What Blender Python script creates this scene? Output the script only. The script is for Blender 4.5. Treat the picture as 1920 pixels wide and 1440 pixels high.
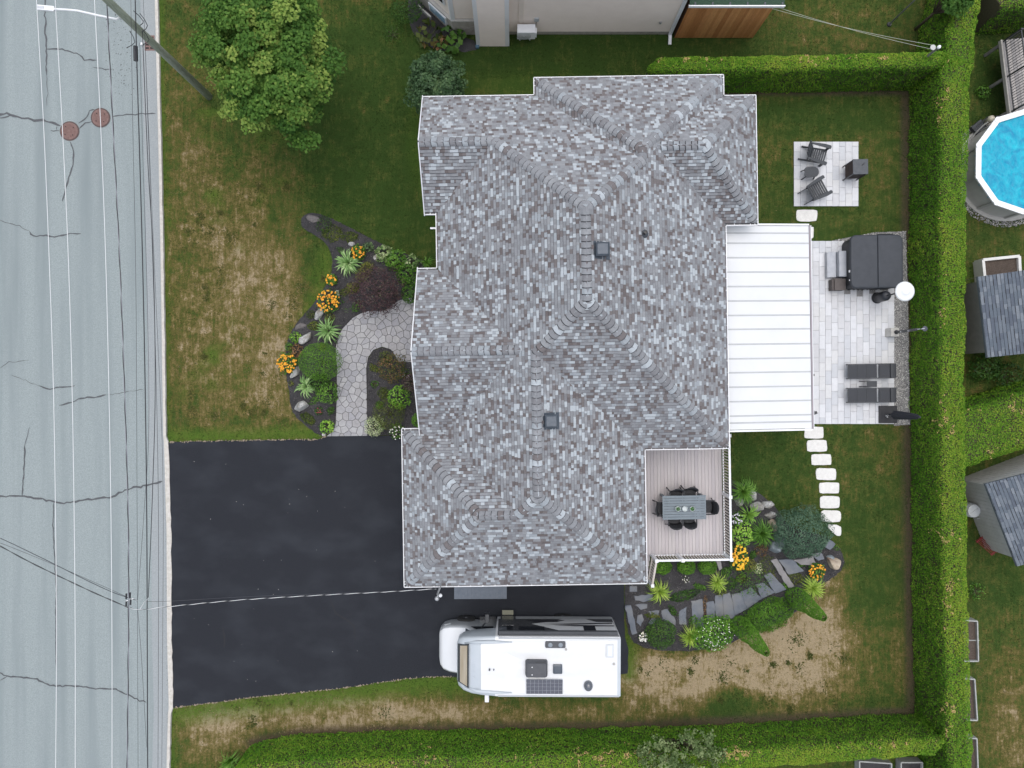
import bpy, bmesh, math, random
import numpy as np
from mathutils import Vector, Matrix
from mathutils.geometry import delaunay_2d_cdt

random.seed(7); rng = np.random.default_rng(7)
sc = bpy.context.scene
for o in list(bpy.data.objects): bpy.data.objects.remove(o)
COL = sc.collection
PI = math.pi; R = math.radians

# ------------------------------------------------------------ camera, sky, sun, exposure
HC = 30.0                     # drone height above the ground, looking straight down
FP = 1378.0                   # focal length in pixels of the 1920 px wide photograph
cam = bpy.data.cameras.new('camera'); co = bpy.data.objects.new('camera', cam); COL.objects.link(co)
cam.sensor_fit = 'HORIZONTAL'; cam.sensor_width = 36; cam.lens = FP / 1920 * 36
cam.clip_start = 0.5; cam.clip_end = 2000
co.location = (0, 0, HC); co.rotation_euler = (0, 0, 0); sc.camera = co

SUN_EL, SUN_AZ = R(79), R(12)      # high sun behind thin cloud, beyond the top of the picture
world = bpy.data.worlds.new('World'); sc.world = world; world.use_nodes = True
wn = world.node_tree; wn.nodes.clear()
sky = wn.nodes.new('ShaderNodeTexSky'); sky.sky_type = 'NISHITA'; sky.sun_disc = False
sky.sun_elevation = SUN_EL; sky.sun_rotation = SUN_AZ
sky.air_density = 1.0; sky.dust_density = 3.0; sky.ozone_density = 1.0
hsv = wn.nodes.new('ShaderNodeHueSaturation'); hsv.inputs['Saturation'].default_value = 0.48
bg = wn.nodes.new('ShaderNodeBackground'); bg.inputs['Strength'].default_value = 0.15
wo = wn.nodes.new('ShaderNodeOutputWorld')
wn.links.new(sky.outputs[0], hsv.inputs['Color']); wn.links.new(hsv.outputs[0], bg.inputs[0]); wn.links.new(bg.outputs[0], wo.inputs[0])

sl = bpy.data.lights.new('sun', 'SUN'); sl.energy = 0.7; sl.angle = R(75); sl.color = (1.0, 0.97, 0.92)
so = bpy.data.objects.new('sun', sl); COL.objects.link(so)
sd = Vector((math.sin(SUN_AZ) * math.cos(SUN_EL), math.cos(SUN_AZ) * math.cos(SUN_EL), math.sin(SUN_EL)))
so.rotation_euler = sd.to_track_quat('Z', 'Y').to_euler(); so.location = (0, 0, 40)

sc.render.engine = 'CYCLES'
sc.view_settings.view_transform = 'Standard'; sc.view_settings.look = 'None'
sc.view_settings.exposure = 0.6; sc.view_settings.gamma = 1.0
sc.render.resolution_x = 1024; sc.render.resolution_y = 768

# ------------------------------------------------------------ helpers
def at(px, py, z=0.0):
    """point of the place at height z seen at a pixel of the 1920 x 1440 photograph"""
    k = (HC - z) / FP
    return Vector(((px - 960) * k, -(py - 720) * k, z))
def at2(px, py, z=0.0):
    v = at(px, py, z); return (v.x, v.y)

class MB:
    def __init__(s): s.v = []; s.f = []; s.m = []
    def add(s, vs, fs, m=0):
        b = len(s.v); s.v += [tuple(v) for v in vs]
        for f in fs: s.f.append([b + i for i in f]); s.m.append(m)
        return s
    def box(s, c, d, m=0, rz=0.0, rx=0.0, ry=0.0):
        M = Matrix.Translation(c) @ Matrix.Rotation(rz, 4, 'Z') @ Matrix.Rotation(ry, 4, 'Y') @ Matrix.Rotation(rx, 4, 'X')
        vs = [M @ Vector((x * d[0] / 2, y * d[1] / 2, z * d[2] / 2)) for z in (-1, 1) for x, y in ((-1, -1), (1, -1), (1, 1), (-1, 1))]
        return s.add(vs, [(3, 2, 1, 0), (4, 5, 6, 7), (0, 1, 5, 4), (1, 2, 6, 5), (2, 3, 7, 6), (3, 0, 4, 7)], m)
    def bbox(s, x0, x1, y0, y1, z0, z1, m=0):
        return s.box(((x0 + x1) / 2, (y0 + y1) / 2, (z0 + z1) / 2), (abs(x1 - x0), abs(y1 - y0), abs(z1 - z0)), m)
    def beam(s, a, b, w, h, m=0):
        a = Vector(a); b = Vector(b); d = b - a; L = d.length
        if L < 1e-6: return s
        d.normalize(); up = Vector((0, 0, 1)) if abs(d.z) < .95 else Vector((0, 1, 0))
        r = d.cross(up).normalized(); u = r.cross(d)
        vs = []
        for p in (a, b):
            vs += [p - r * w / 2 - u * h / 2, p + r * w / 2 - u * h / 2, p + r * w / 2 + u * h / 2, p - r * w / 2 + u * h / 2]
        return s.add(vs, [(0, 1, 2, 3), (7, 6, 5, 4), (0, 4, 5, 1), (1, 5, 6, 2), (2, 6, 7, 3), (3, 7, 4, 0)], m)
    def prism(s, poly, z0, z1, m=0, top=True, bevel=0.0):
        n = len(poly)
        a = sum(poly[i][0] * poly[(i + 1) % n][1] - poly[(i + 1) % n][0] * poly[i][1] for i in range(n))
        if a < 0: poly = poly[::-1]
        if bevel > 0:
            cx = sum(p[0] for p in poly) / n; cy = sum(p[1] for p in poly) / n
            ins = []
            for p in poly:
                dx, dy = cx - p[0], cy - p[1]; L = math.hypot(dx, dy) or 1
                ins.append((p[0] + dx / L * bevel, p[1] + dy / L * bevel))
            vs = [(p[0], p[1], z0) for p in poly] + [(p[0], p[1], z1 - bevel * .7) for p in poly] + [(p[0], p[1], z1) for p in ins]
            fs = [(i, (i + 1) % n, n + (i + 1) % n, n + i) for i in range(n)] + [(n + i, n + (i + 1) % n, 2 * n + (i + 1) % n, 2 * n + i) for i in range(n)]
            fs.append(list(range(2 * n, 3 * n)))
            return s.add(vs, fs, m)
        vs = [(p[0], p[1], z0) for p in poly] + [(p[0], p[1], z1) for p in poly]
        fs = [(i, (i + 1) % n, n + (i + 1) % n, n + i) for i in range(n)]
        if top: fs.append(list(range(n, 2 * n)))
        fs.append(list(range(n - 1, -1, -1)))
        return s.add(vs, fs, m)
    def tube(s, path, r, n=6, m=0, cap=True):
        P = [Vector(p) for p in path]; k = len(P)
        rs = r if isinstance(r, (list, tuple)) else [r] * k
        vs = []
        for i, p in enumerate(P):
            d = (P[min(i + 1, k - 1)] - P[max(i - 1, 0)]).normalized()
            up = Vector((0, 0, 1)) if abs(d.z) < .9 else Vector((1, 0, 0))
            a = d.cross(up).normalized(); b = a.cross(d)
            for j in range(n):
                t = 2 * PI * j / n; vs.append(p + (a * math.cos(t) + b * math.sin(t)) * rs[i])
        fs = [(i * n + j, i * n + (j + 1) % n, (i + 1) * n + (j + 1) % n, (i + 1) * n + j) for i in range(k - 1) for j in range(n)]
        if cap: fs += [list(range(n - 1, -1, -1)), list(range((k - 1) * n, k * n))]
        return s.add(vs, fs, m)
    def lathe(s, c, prof, n=24, m=0, sx=1.0, sy=1.0):
        vs = []
        for (r, z) in prof:
            for j in range(n):
                t = 2 * PI * j / n; vs.append((c[0] + r * math.cos(t) * sx, c[1] + r * math.sin(t) * sy, c[2] + z))
        k = len(prof)
        fs = [(i * n + j, i * n + (j + 1) % n, (i + 1) * n + (j + 1) % n, (i + 1) * n + j) for i in range(k - 1) for j in range(n)]
        fs.append(list(range((k - 1) * n, k * n))); fs.append(list(range(n - 1, -1, -1)))
        return s.add(vs, fs, m)
    def loft(s, rings, m=0, cap=True, mfun=None):
        n = len(rings[0]); vs = [v for r in rings for v in r]; b = len(s.v)
        s.v += [tuple(v) for v in vs]
        for i in range(len(rings) - 1):
            for j in range(n):
                s.f.append([b + i * n + j, b + i * n + (j + 1) % n, b + (i + 1) * n + (j + 1) % n, b + (i + 1) * n + j])
                s.m.append(mfun(i, j) if mfun else m)
        if cap:
            s.f.append([b + j for j in range(n - 1, -1, -1)]); s.m.append(m)
            s.f.append([b + (len(rings) - 1) * n + j for j in range(n)]); s.m.append(m)
        return s
    def mesh(s, name, mats, smooth=False, off=(0, 0, 0)):
        me = bpy.data.meshes.new(name)
        me.from_pydata([(v[0] - off[0], v[1] - off[1], v[2] - off[2]) for v in s.v], [], s.f)
        for mt in (mats if isinstance(mats, (list, tuple)) else [mats]): me.materials.append(mt)
        if any(s.m): me.polygons.foreach_set('material_index', s.m)
        if smooth: me.polygons.foreach_set('use_smooth', [True] * len(s.f))
        me.update(); return me
    def build(s, name, mats, parent=None, smooth=False, world=False, bevel=0.0):
        off = (0, 0, 0)
        if world and parent is not None: off = origin(parent)
        o = bpy.data.objects.new(name, s.mesh(name, mats, smooth, off)); COL.objects.link(o)
        if parent is not None: o.parent = parent
        if bevel > 0:
            b = o.modifiers.new('bevel', 'BEVEL'); b.width = bevel; b.segments = 2; b.limit_method = 'ANGLE'
        return o
def origin(o):
    p = Vector((0, 0, 0))
    while o is not None: p += o.location; o = o.parent
    return p
def tag(o, label=None, cat=None, group=None, kind=None):
    if label: o['label'] = label
    if cat: o['category'] = cat
    if group: o['group'] = group
    if kind: o['kind'] = kind
    return o
def thing(name, loc, label, cat, rz=0.0, group=None):
    o = bpy.data.objects.new(name, None); COL.objects.link(o); o.empty_display_size = .2
    o.location = loc; o.rotation_euler = (0, 0, rz)
    return tag(o, label, cat, group)
def dup(o, parent=None, **kw):
    c = o.copy(); COL.objects.link(c); c.parent = parent
    for ch in list(o.children): dup(ch, c)
    return c
def placed(o, loc, rz, label, group=None):
    o.location = loc; o.rotation_euler = (0, 0, rz); o['label'] = label
    if group: o['group'] = group
    return o
def obj(name, me, parent=None, mat=None):
    o = bpy.data.objects.new(name, me); COL.objects.link(o)
    if parent is not None: o.parent = parent
    if mat is not None:
        o.material_slots[0].link = 'OBJECT'; o.material_slots[0].material = mat
    return o

# numpy value noise
def vn(p, seed=0):
    p = np.asarray(p, float); i = np.floor(p).astype(np.int64); f = p - i; f = f * f * (3 - 2 * f)
    D = p.shape[1]; out = np.zeros(len(p))
    pr = np.array([73856093, 19349663, 83492791][:D], dtype=np.int64)
    for c in range(2 ** D):
        o = np.array([(c >> d) & 1 for d in range(D)])
        h = ((i + o) * pr).sum(1) + seed * 7919
        h = (h ^ (h >> 13)) * 1274126177 & 0x7fffffff
        h = (h ^ (h >> 16)) & 0xffff
        w = np.prod(np.where(o, f, 1 - f), axis=1); out += w * h / 65535.0
    return out
def fbm(p, seed=0, oct=3):
    p = np.asarray(p, float); s = 0; a = .5; t = 0
    for k in range(oct): s = s + a * vn(p * 2 ** k, seed + k); t += a; a *= .5
    return s / t

# ------------------------------------------------------------ materials
MATS = {}
def nd(nt, t, **kw):
    n = nt.nodes.new(t)
    for k, v in kw.items(): setattr(n, k, v)
    return n
def pm(name, col, col2=None, scale=3.0, rough=.7, bump=0.0, bscale=None, metal=0.0, spec=.5, detail=4, c3=None, s3=.4, coat=0.0, stretch=None, st3=None):
    """procedural paint / stone / wood: two tones mixed by noise, an optional third by larger noise, relief by bump"""
    if name in MATS: return MATS[name]
    m = bpy.data.materials.new(name); m.use_nodes = True; nt = m.node_tree; b = nt.nodes['Principled BSDF']
    b.inputs['Roughness'].default_value = rough; b.inputs['Metallic'].default_value = metal
    b.inputs['Specular IOR Level'].default_value = spec; b.inputs['Coat Weight'].default_value = coat
    b.inputs['Base Color'].default_value = (*col, 1)
    g = nd(nt, 'ShaderNodeNewGeometry'); vec = g.outputs['Position']
    if stretch:
        mp = nd(nt, 'ShaderNodeMapping'); mp.inputs['Scale'].default_value = stretch
        nt.links.new(vec, mp.inputs['Vector']); vec = mp.outputs[0]
    if col2 is not None:
        n = nd(nt, 'ShaderNodeTexNoise'); n.inputs['Scale'].default_value = scale; n.inputs['Detail'].default_value = detail; n.inputs['Roughness'].default_value = .65
        nt.links.new(vec, n.inputs['Vector'])
        r = nd(nt, 'ShaderNodeValToRGB'); r.color_ramp.elements[0].position = .32; r.color_ramp.elements[1].position = .68
        r.color_ramp.elements[0].color = (*col, 1); r.color_ramp.elements[1].color = (*col2, 1)
        nt.links.new(n.outputs['Fac'], r.inputs[0]); out = r.outputs[0]
        if c3 is not None:
            n3 = nd(nt, 'ShaderNodeTexNoise'); n3.inputs['Scale'].default_value = s3; n3.inputs['Detail'].default_value = 3
            v3 = vec
            if st3:
                mp3 = nd(nt, 'ShaderNodeMapping'); mp3.inputs['Scale'].default_value = st3; nt.links.new(g.outputs['Position'], mp3.inputs['Vector']); v3 = mp3.outputs[0]
            nt.links.new(v3, n3.inputs['Vector'])
            r3 = nd(nt, 'ShaderNodeValToRGB'); r3.color_ramp.elements[0].position = .45; r3.color_ramp.elements[1].position = .7
            nt.links.new(n3.outputs['Fac'], r3.inputs[0])
            mx = nd(nt, 'ShaderNodeMix', data_type='RGBA'); nt.links.new(r3.outputs[0], mx.inputs['Factor'])
            nt.links.new(out, mx.inputs['A']); mx.inputs['B'].default_value = (*c3, 1); out = mx.outputs['Result']
        nt.links.new(out, b.inputs['Base Color'])
    if bump > 0:
        n2 = nd(nt, 'ShaderNodeTexNoise'); n2.inputs['Scale'].default_value = bscale or scale * 4; n2.inputs['Detail'].default_value = 4
        nt.links.new(vec, n2.inputs['Vector'])
        bp = nd(nt, 'ShaderNodeBump'); bp.inputs['Strength'].default_value = bump; bp.inputs['Distance'].default_value = .02
        nt.links.new(n2.outputs['Fac'], bp.inputs['Height']); nt.links.new(bp.outputs[0], b.inputs['Normal'])
    MATS[name] = m; return m
def leafmat(name, stops, trans=.25, rough=.55, spec=.3):
    """leaf colour from the leaf's own 'tint' attribute"""
    if name in MATS: return MATS[name]
    m = bpy.data.materials.new(name); m.use_nodes = True; nt = m.node_tree; b = nt.nodes['Principled BSDF']; out = nt.nodes['Material Output']
    a = nd(nt, 'ShaderNodeAttribute', attribute_name='tint')
    r = nd(nt, 'ShaderNodeValToRGB'); e = r.color_ramp.elements
    while len(e) < len(stops): e.new(.5)
    for i, (p, c) in enumerate(stops): e[i].position = p; e[i].color = (*c, 1)
    nt.links.new(a.outputs['Fac'], r.inputs[0]); nt.links.new(r.outputs[0], b.inputs['Base Color'])
    b.inputs['Roughness'].default_value = rough; b.inputs['Specular IOR Level'].default_value = spec
    t = nd(nt, 'ShaderNodeBsdfTranslucent'); nt.links.new(r.outputs[0], t.inputs['Color'])
    mx = nd(nt, 'ShaderNodeMixShader'); mx.inputs[0].default_value = trans
    nt.links.new(b.outputs[0], mx.inputs[1]); nt.links.new(t.outputs[0], mx.inputs[2]); nt.links.new(mx.outputs[0], out.inputs['Surface'])
    MATS[name] = m; return m

WHITE = pm('white_paint', (.80, .81, .82), (.74, .75, .77), 2.0, .45)
WHITE_METAL = pm('white_metal', (.82, .83, .84), (.78, .79, .81), 1.2, .35)
BLACK_METAL = pm('black_metal', (.02, .022, .026), (.03, .032, .037), 8, .4)
DARK_PLASTIC = pm('charcoal_plastic', (.045, .052, .062), (.065, .073, .085), 12, .5)
GLASS = pm('dark_glass', (.012, .014, .018), rough=.06, spec=.8)
BARK = pm('bark', (.07, .05, .035), (.13, .1, .075), 18, .9, .6, 30)
TWIG = pm('twigs', (.045, .045, .02), (.08, .07, .035), 25, .9)
SOIL = pm('mulch', (.020, .019, .021), (.085, .082, .086), 60, .95, 1.0, 90, c3=(.036, .034, .036), s3=1.2)
EARTH = pm('bare_earth', (.10, .07, .05), (.16, .12, .085), 12, .95, .8, 60)
CONCRETE = pm('concrete', (.42, .41, .38), (.52, .51, .48), 6, .85, .3, 60)
STONE_GREY = pm('grey_stone', (.20, .20, .195), (.56, .56, .55), 13, .85, 1.0, 26, detail=8, c3=(.22, .20, .17), s3=3.5)
STONE_BEIGE = pm('beige_stone', (.30, .24, .17), (.55, .48, .38), 5, .85, .8, 22, c3=(.12, .07, .05), s3=2.5)
STONE_BLUE = pm('blue_grey_stone', (.13, .16, .18), (.28, .32, .34), 5, .75, .7, 18)
SLATE = pm('slate', (.10, .115, .14), (.15, .165, .19), 3.5, .7, .5, 30, c3=(.18, .18, .18), s3=1.1)
SLATE2 = pm('weathered_slate', (.19, .18, .18), (.26, .25, .25), 5, .75, .5, 30)

# leaf clouds --------------------------------------------------
def leaf_mesh(name, P, N, size, tint, mat, jitter=.7, aspect=.55, droop=0.0, sizevar=.4, dirs=None):
    n = len(P); P = np.asarray(P, float); N = np.asarray(N, float)
    N = N / (np.linalg.norm(N, axis=1, keepdims=True) + 1e-9) + jitter * rng.normal(size=(n, 3)) * .6
    N /= np.linalg.norm(N, axis=1, keepdims=True) + 1e-9
    T = rng.normal(size=(n, 3)) if dirs is None else np.asarray(dirs) + .35 * rng.normal(size=(n, 3))
    T -= (T * N).sum(1, keepdims=True) * N; T /= np.linalg.norm(T, axis=1, keepdims=True) + 1e-9
    B = np.cross(N, T)
    L = (np.asarray(size) * (1 + sizevar * (rng.random(n) - .5)))[:, None] if np.ndim(size) else (size * (1 + sizevar * (rng.random((n, 1)) - .5)))
    Wd = L * aspect
    V = np.empty((n, 4, 3)); V[:, 0] = P - T * L * .5; V[:, 2] = P + T * L * .5 - np.array([0, 0, 1.0]) * droop * L
    V[:, 1] = P + B * Wd * .5 + N * L * .08; V[:, 3] = P - B * Wd * .5 + N * L * .08
    return raw_mesh(name, V.reshape(-1, 3), np.arange(4 * n).reshape(n, 4), mat, np.repeat(np.asarray(tint, float), 4))
def raw_mesh(name, V, F, mats, tint=None, midx=None):
    me = bpy.data.meshes.new(name); V = np.asarray(V, np.float32); F = np.asarray(F, np.int32)
    k = F.shape[1]; me.vertices.add(len(V)); me.vertices.foreach_set('co', V.ravel())
    me.loops.add(F.size); me.loops.foreach_set('vertex_index', F.ravel())
    me.polygons.add(len(F)); me.polygons.foreach_set('loop_start', np.arange(len(F), dtype=np.int32) * k)
    me.polygons.foreach_set('loop_total', np.full(len(F), k, np.int32))
    for mt in (mats if isinstance(mats, (list, tuple)) else [mats]): me.materials.append(mt)
    if midx is not None: me.polygons.foreach_set('material_index', np.asarray(midx, np.int32))
    me.update(calc_edges=True)
    if tint is not None:
        a = me.attributes.new('tint', 'FLOAT', 'POINT'); a.data.foreach_set('value', np.asarray(tint, np.float32))
    return me
def dirs_sphere(n, zmin=-.3):
    z = rng.uniform(zmin, 1, n); t = rng.uniform(0, 2 * PI, n); r = np.sqrt(np.maximum(0, 1 - z * z))
    return np.stack([r * np.cos(t), r * np.sin(t), z], 1)

def ipoly(poly, px=True, z=0.0):
    return [at2(x, y, z) for x, y in poly] if px else poly
def inside(P, poly):
    P = np.asarray(P); x, y = P[:, 0], P[:, 1]; c = np.zeros(len(P), bool); n = len(poly)
    for i in range(n):
        x0, y0 = poly[i]; x1, y1 = poly[(i + 1) % n]
        if y0 == y1: continue
        k = (y0 > y) != (y1 > y)
        c ^= k & (x < (x1 - x0) * (y - y0) / (y1 - y0) + x0)
    return c
def polydist(P, poly):
    P = np.asarray(P); d = np.full(len(P), 1e9); n = len(poly)
    for i in range(n):
        a = np.array(poly[i]); b = np.array(poly[(i + 1) % n]); ab = b - a
        t = np.clip(((P - a) @ ab) / (ab @ ab + 1e-12), 0, 1)
        d = np.minimum(d, np.linalg.norm(P - (a + t[:, None] * ab), axis=1))
    return d
def smoothpoly(poly, it=2, closed=True):
    for _ in range(it):
        q = []; n = len(poly)
        for i in range(n):
            a = poly[i]; b = poly[(i + 1) % n]
            q += [(a[0] * .75 + b[0] * .25, a[1] * .75 + b[1] * .25), (a[0] * .25 + b[0] * .75, a[1] * .25 + b[1] * .75)]
        poly = q
    return poly
def resample(poly, step):
    out = []; n = len(poly)
    for i in range(n):
        a = np.array(poly[i]); b = np.array(poly[(i + 1) % n]); L = np.linalg.norm(b - a); k = max(1, int(L / step))
        out += [tuple(a + (b - a) * j / k) for j in range(k)]
    return out
def mound(name, poly, mat, h=.12, step=.12, z0=.006, rim=.35, bumps=.02, rough_edge=.02):
    """a bed of soil or gravel: rises from its edge, lumpy"""
    poly = resample(poly, step)
    poly = [(x + random.uniform(-1, 1) * rough_edge, y + random.uniform(-1, 1) * rough_edge) for x, y in poly]
    xs = [p[0] for p in poly]; ys = [p[1] for p in poly]
    gx, gy = np.meshgrid(np.arange(min(xs), max(xs), step), np.arange(min(ys), max(ys), step))
    G = np.stack([gx.ravel(), gy.ravel()], 1) + rng.uniform(-.3, .3, (gx.size, 2)) * step
    G = G[inside(G, poly)]; G = G[polydist(G, poly) > step * .4]
    pts = [Vector(p) for p in poly] + [Vector(p) for p in G]
    n = len(poly); res = delaunay_2d_cdt(pts, [(i, (i + 1) % n) for i in range(n)], [], 1, 1e-5)
    V = np.array([(v.x, v.y) for v in res[0]]); d = polydist(V, poly)
    z = z0 + h * np.clip(d / rim, 0, 1) ** .7 + bumps * fbm(V * 3.0, 3) * np.clip(d / .1, 0, 1)
    me = bpy.data.meshes.new(name); me.from_pydata([(a, b, c) for (a, b), c in zip(V, z)], [], [list(f) for f in res[2]])
    me.materials.append(mat); me.polygons.foreach_set('use_smooth', [True] * len(me.polygons)); me.update()
    return obj(name, me)
def clip_poly(poly, nx, ny, d):
    """keep the part of a 2-D polygon where nx*x + ny*y <= d"""
    out = []; n = len(poly)
    for i in range(n):
        a = poly[i]; b = poly[(i + 1) % n]; da = nx * a[0] + ny * a[1] - d; db = nx * b[0] + ny * b[1] - d
        if da <= 0: out.append(a)
        if (da < 0 < db) or (db < 0 < da):
            t = da / (da - db); out.append((a[0] + (b[0] - a[0]) * t, a[1] + (b[1] - a[1]) * t))
    return out
def area2(p):
    return .5 * sum(p[i][0] * p[(i + 1) % len(p)][1] - p[(i + 1) % len(p)][0] * p[i][1] for i in range(len(p)))
# ============================================================ THE SETTING
# ---- lawn: one sheet to the horizon, dryness of the turf stored per vertex
def lawn_material():
    m = bpy.data.materials.new('lawn_grass'); m.use_nodes = True; nt = m.node_tree; b = nt.nodes['Principled BSDF']
    b.inputs['Roughness'].default_value = .95; b.inputs['Specular IOR Level'].default_value = .1
    g = nd(nt, 'ShaderNodeNewGeometry'); L = nt.links
    a = nd(nt, 'ShaderNodeAttribute', attribute_name='dry'); a2 = nd(nt, 'ShaderNodeAttribute', attribute_name='lush'); a3 = nd(nt, 'ShaderNodeAttribute', attribute_name='soil')
    def noise(s, d=5, r=.6, st=None):
        n = nd(nt, 'ShaderNodeTexNoise'); n.inputs['Scale'].default_value = s; n.inputs['Detail'].default_value = d; n.inputs['Roughness'].default_value = r
        if st:
            mp = nd(nt, 'ShaderNodeMapping'); mp.inputs['Scale'].default_value = st; L.new(g.outputs['Position'], mp.inputs[0]); L.new(mp.outputs[0], n.inputs['Vector'])
        else: L.new(g.outputs['Position'], n.inputs['Vector'])
        return n.outputs['Fac']
    def mth(op, x, y):
        n = nd(nt, 'ShaderNodeMath', operation=op)
        for i, q in enumerate((x, y)):
            if hasattr(q, 'is_linked'): L.new(q, n.inputs[i])
            else: n.inputs[i].default_value = q
        return n.outputs[0]
    patch = noise(1.1, 6, .7); mid = noise(2.9, 4, .6); fine = noise(9, 5, .7); blade = noise(45, 3, .75); streak = noise(9, 4, .7, (1, .14, 1))
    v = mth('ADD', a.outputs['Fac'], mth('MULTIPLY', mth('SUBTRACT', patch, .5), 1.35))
    v = mth('ADD', v, mth('MULTIPLY', mth('SUBTRACT', mid, .5), 1.1))
    v = mth('ADD', v, mth('MULTIPLY', mth('SUBTRACT', fine, .5), .8))
    v = mth('ADD', v, mth('MULTIPLY', mth('SUBTRACT', streak, .5), 1.0))
    v = mth('ADD', v, mth('MULTIPLY', mth('SUBTRACT', blade, .5), .5))
    r = nd(nt, 'ShaderNodeValToRGB'); e = r.color_ramp.elements
    for _ in range(3): e.new(.5)
    for i, (p, c) in enumerate([(.0, (.040, .076, .016)), (.3, (.073, .100, .023)), (.52, (.120, .108, .031)), (.76, (.205, .160, .066)), (1.05, (.37, .295, .185))]):
        e[i].position = min(1, p); e[i].color = (*c, 1)
    L.new(v, r.inputs[0])
    mx = nd(nt, 'ShaderNodeMix', data_type='RGBA'); mx.inputs['B'].default_value = (.085, .15, .022, 1)
    lf = mth('MULTIPLY', a2.outputs['Fac'], mth('ADD', .45, fine)); L.new(lf, mx.inputs['Factor']); L.new(r.outputs[0], mx.inputs['A'])
    ms = nd(nt, 'ShaderNodeMix', data_type='RGBA'); ms.inputs['B'].default_value = (.085, .062, .046, 1); sf_ = mth('MULTIPLY', a3.outputs['Fac'], mth('ADD', .5, mth('MULTIPLY', fine, 1.2))); sf_.node.use_clamp = True; L.new(sf_, ms.inputs['Factor']); L.new(mx.outputs['Result'], ms.inputs['A']); mx = ms
    m2 = nd(nt, 'ShaderNodeMix', data_type='RGBA', blend_type='MULTIPLY'); m2.inputs['Factor'].default_value = .5
    rb = nd(nt, 'ShaderNodeValToRGB'); rb.color_ramp.elements[0].position = .3; rb.color_ramp.elements[0].color = (.45, .45, .45, 1)
    rb.color_ramp.elements[1].position = .7; rb.color_ramp.elements[1].color = (1.35, 1.35, 1.35, 1)
    L.new(blade, rb.inputs[0]); L.new(mx.outputs['Result'], m2.inputs['A']); L.new(rb.outputs[0], m2.inputs['B'])
    L.new(m2.outputs['Result'], b.inputs['Base Color'])
    bp = nd(nt, 'ShaderNodeBump'); bp.inputs['Strength'].default_value = .9; bp.inputs['Distance'].default_value = .04
    L.new(mth('ADD', blade, mth('MULTIPLY', fine, .7)), bp.inputs['Height']); L.new(bp.outputs[0], b.inputs['Normal'])
    return m
LAWN = lawn_material()

def blob(X, Y, cx, cy, rx, ry, v, soft=.5):
    d = np.sqrt(((X - cx) / rx) ** 2 + ((Y - cy) / ry) ** 2)
    return v * np.clip((1 + soft - d) / (2 * soft), 0, 1)
def seg_near(X, Y, pts, w):
    P = np.stack([X, Y], 1); d = np.full(len(X), 1e9)
    for i in range(len(pts) - 1):
        a = np.array(pts[i], float); b = np.array(pts[i + 1], float); ab = b - a
        t = np.clip(((P - a) @ ab) / (ab @ ab), 0, 1); d = np.minimum(d, np.linalg.norm(P - (a + t[:, None] * ab), axis=1))
    return np.clip(1 - d / w, 0, 1)
xs = np.concatenate([[-900, -400, -180, -90, -50, -32], np.arange(-24, 24.01, .18), [32, 50, 90, 180, 400, 900]])
ys = np.concatenate([[-900, -400, -180, -90, -50, -28], np.arange(-18, 18.01, .18), [28, 50, 90, 180, 400, 900]])
gx, gy = np.meshgrid(xs, ys); gx = gx.ravel(); gy = gy.ravel()
PX = gx * FP / HC + 960; PY = 720 - gy * FP / HC
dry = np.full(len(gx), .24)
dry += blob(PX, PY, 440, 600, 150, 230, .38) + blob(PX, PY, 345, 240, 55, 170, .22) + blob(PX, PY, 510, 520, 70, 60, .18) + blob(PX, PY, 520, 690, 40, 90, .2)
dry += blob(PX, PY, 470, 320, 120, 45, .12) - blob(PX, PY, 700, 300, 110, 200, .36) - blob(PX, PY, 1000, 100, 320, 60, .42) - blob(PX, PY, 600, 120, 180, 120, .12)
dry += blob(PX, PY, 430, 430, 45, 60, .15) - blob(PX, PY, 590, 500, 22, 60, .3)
dry += blob(PX, PY, 1470, 1235, 185, 80, .80) + blob(PX, PY, 1250, 1270, 95, 55, .70) + blob(PX, PY, 1520, 1150, 60, 60, .38) + blob(PX, PY, 620, 1335, 230, 45, .55) + blob(PX, PY, 1000, 1340, 260, 22, .35)
dry += blob(PX, PY, 400, 1370, 70, 60, .42) - blob(PX, PY, 1370, 1320, 45, 28, .5) - blob(PX, PY, 1285, 1220, 55, 18, .5) - blob(PX, PY, 1280, 1260, 22, 24, .4)
dry -= blob(PX, PY, 1630, 1080, 50, 260, .14) + blob(PX, PY, 1610, 1250, 60, 60, .2); dry += blob(PX, PY, 1560, 1090, 30, 40, .3)
dry -= blob(PX, PY, 1430, 880, 80, 80, .22); dry += blob(PX, PY, 1650, 860, 40, 60, .14) - blob(PX, PY, 1560, 400, 140, 60, .1) - blob(PX, PY, 1560, 215, 140, 30, .2)
dry += blob(PX, PY, 1640, 350, 30, 70, .12) + blob(PX, PY, 1900, 1380, 60, 70, .35) + blob(PX, PY, 1880, 1270, 50, 60, .2) - blob(PX, PY, 1860, 150, 40, 120, .2) - blob(PX, PY, 1880, 1100, 60, 50, .15)
dry += blob(PX, PY, 1540, 50, 90, 40, .08)
lush = np.zeros(len(gx))
for pts, w, k in (([(300, 0), (312, 826)], 10, .9), ([(312, 818), (460, 818), (596, 812)], 22, 1.0), ([(320, 1340), (480, 1318), (640, 1302), (760, 1284), (860, 1282)], 34, 1.0),
                  ([(322, 1340), (320, 1440)], 14, .8), ([(1182, 1215), (1180, 1265)], 22, .9), ([(575, 600), (605, 540), (612, 480)], 26, .7), ([(1180, 1196), (1190, 1230)], 14, .8)):
    lush = np.maximum(lush, k * seg_near(PX, PY, pts, w))
lush = np.maximum(lush, np.clip(fbm(np.stack([gx, gy], 1) * .9, 21, 3) - .60, 0, 1) * 3.0 * (PX > 300) * (PX < 640) * (PY > 200) * (PY < 830))
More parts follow.
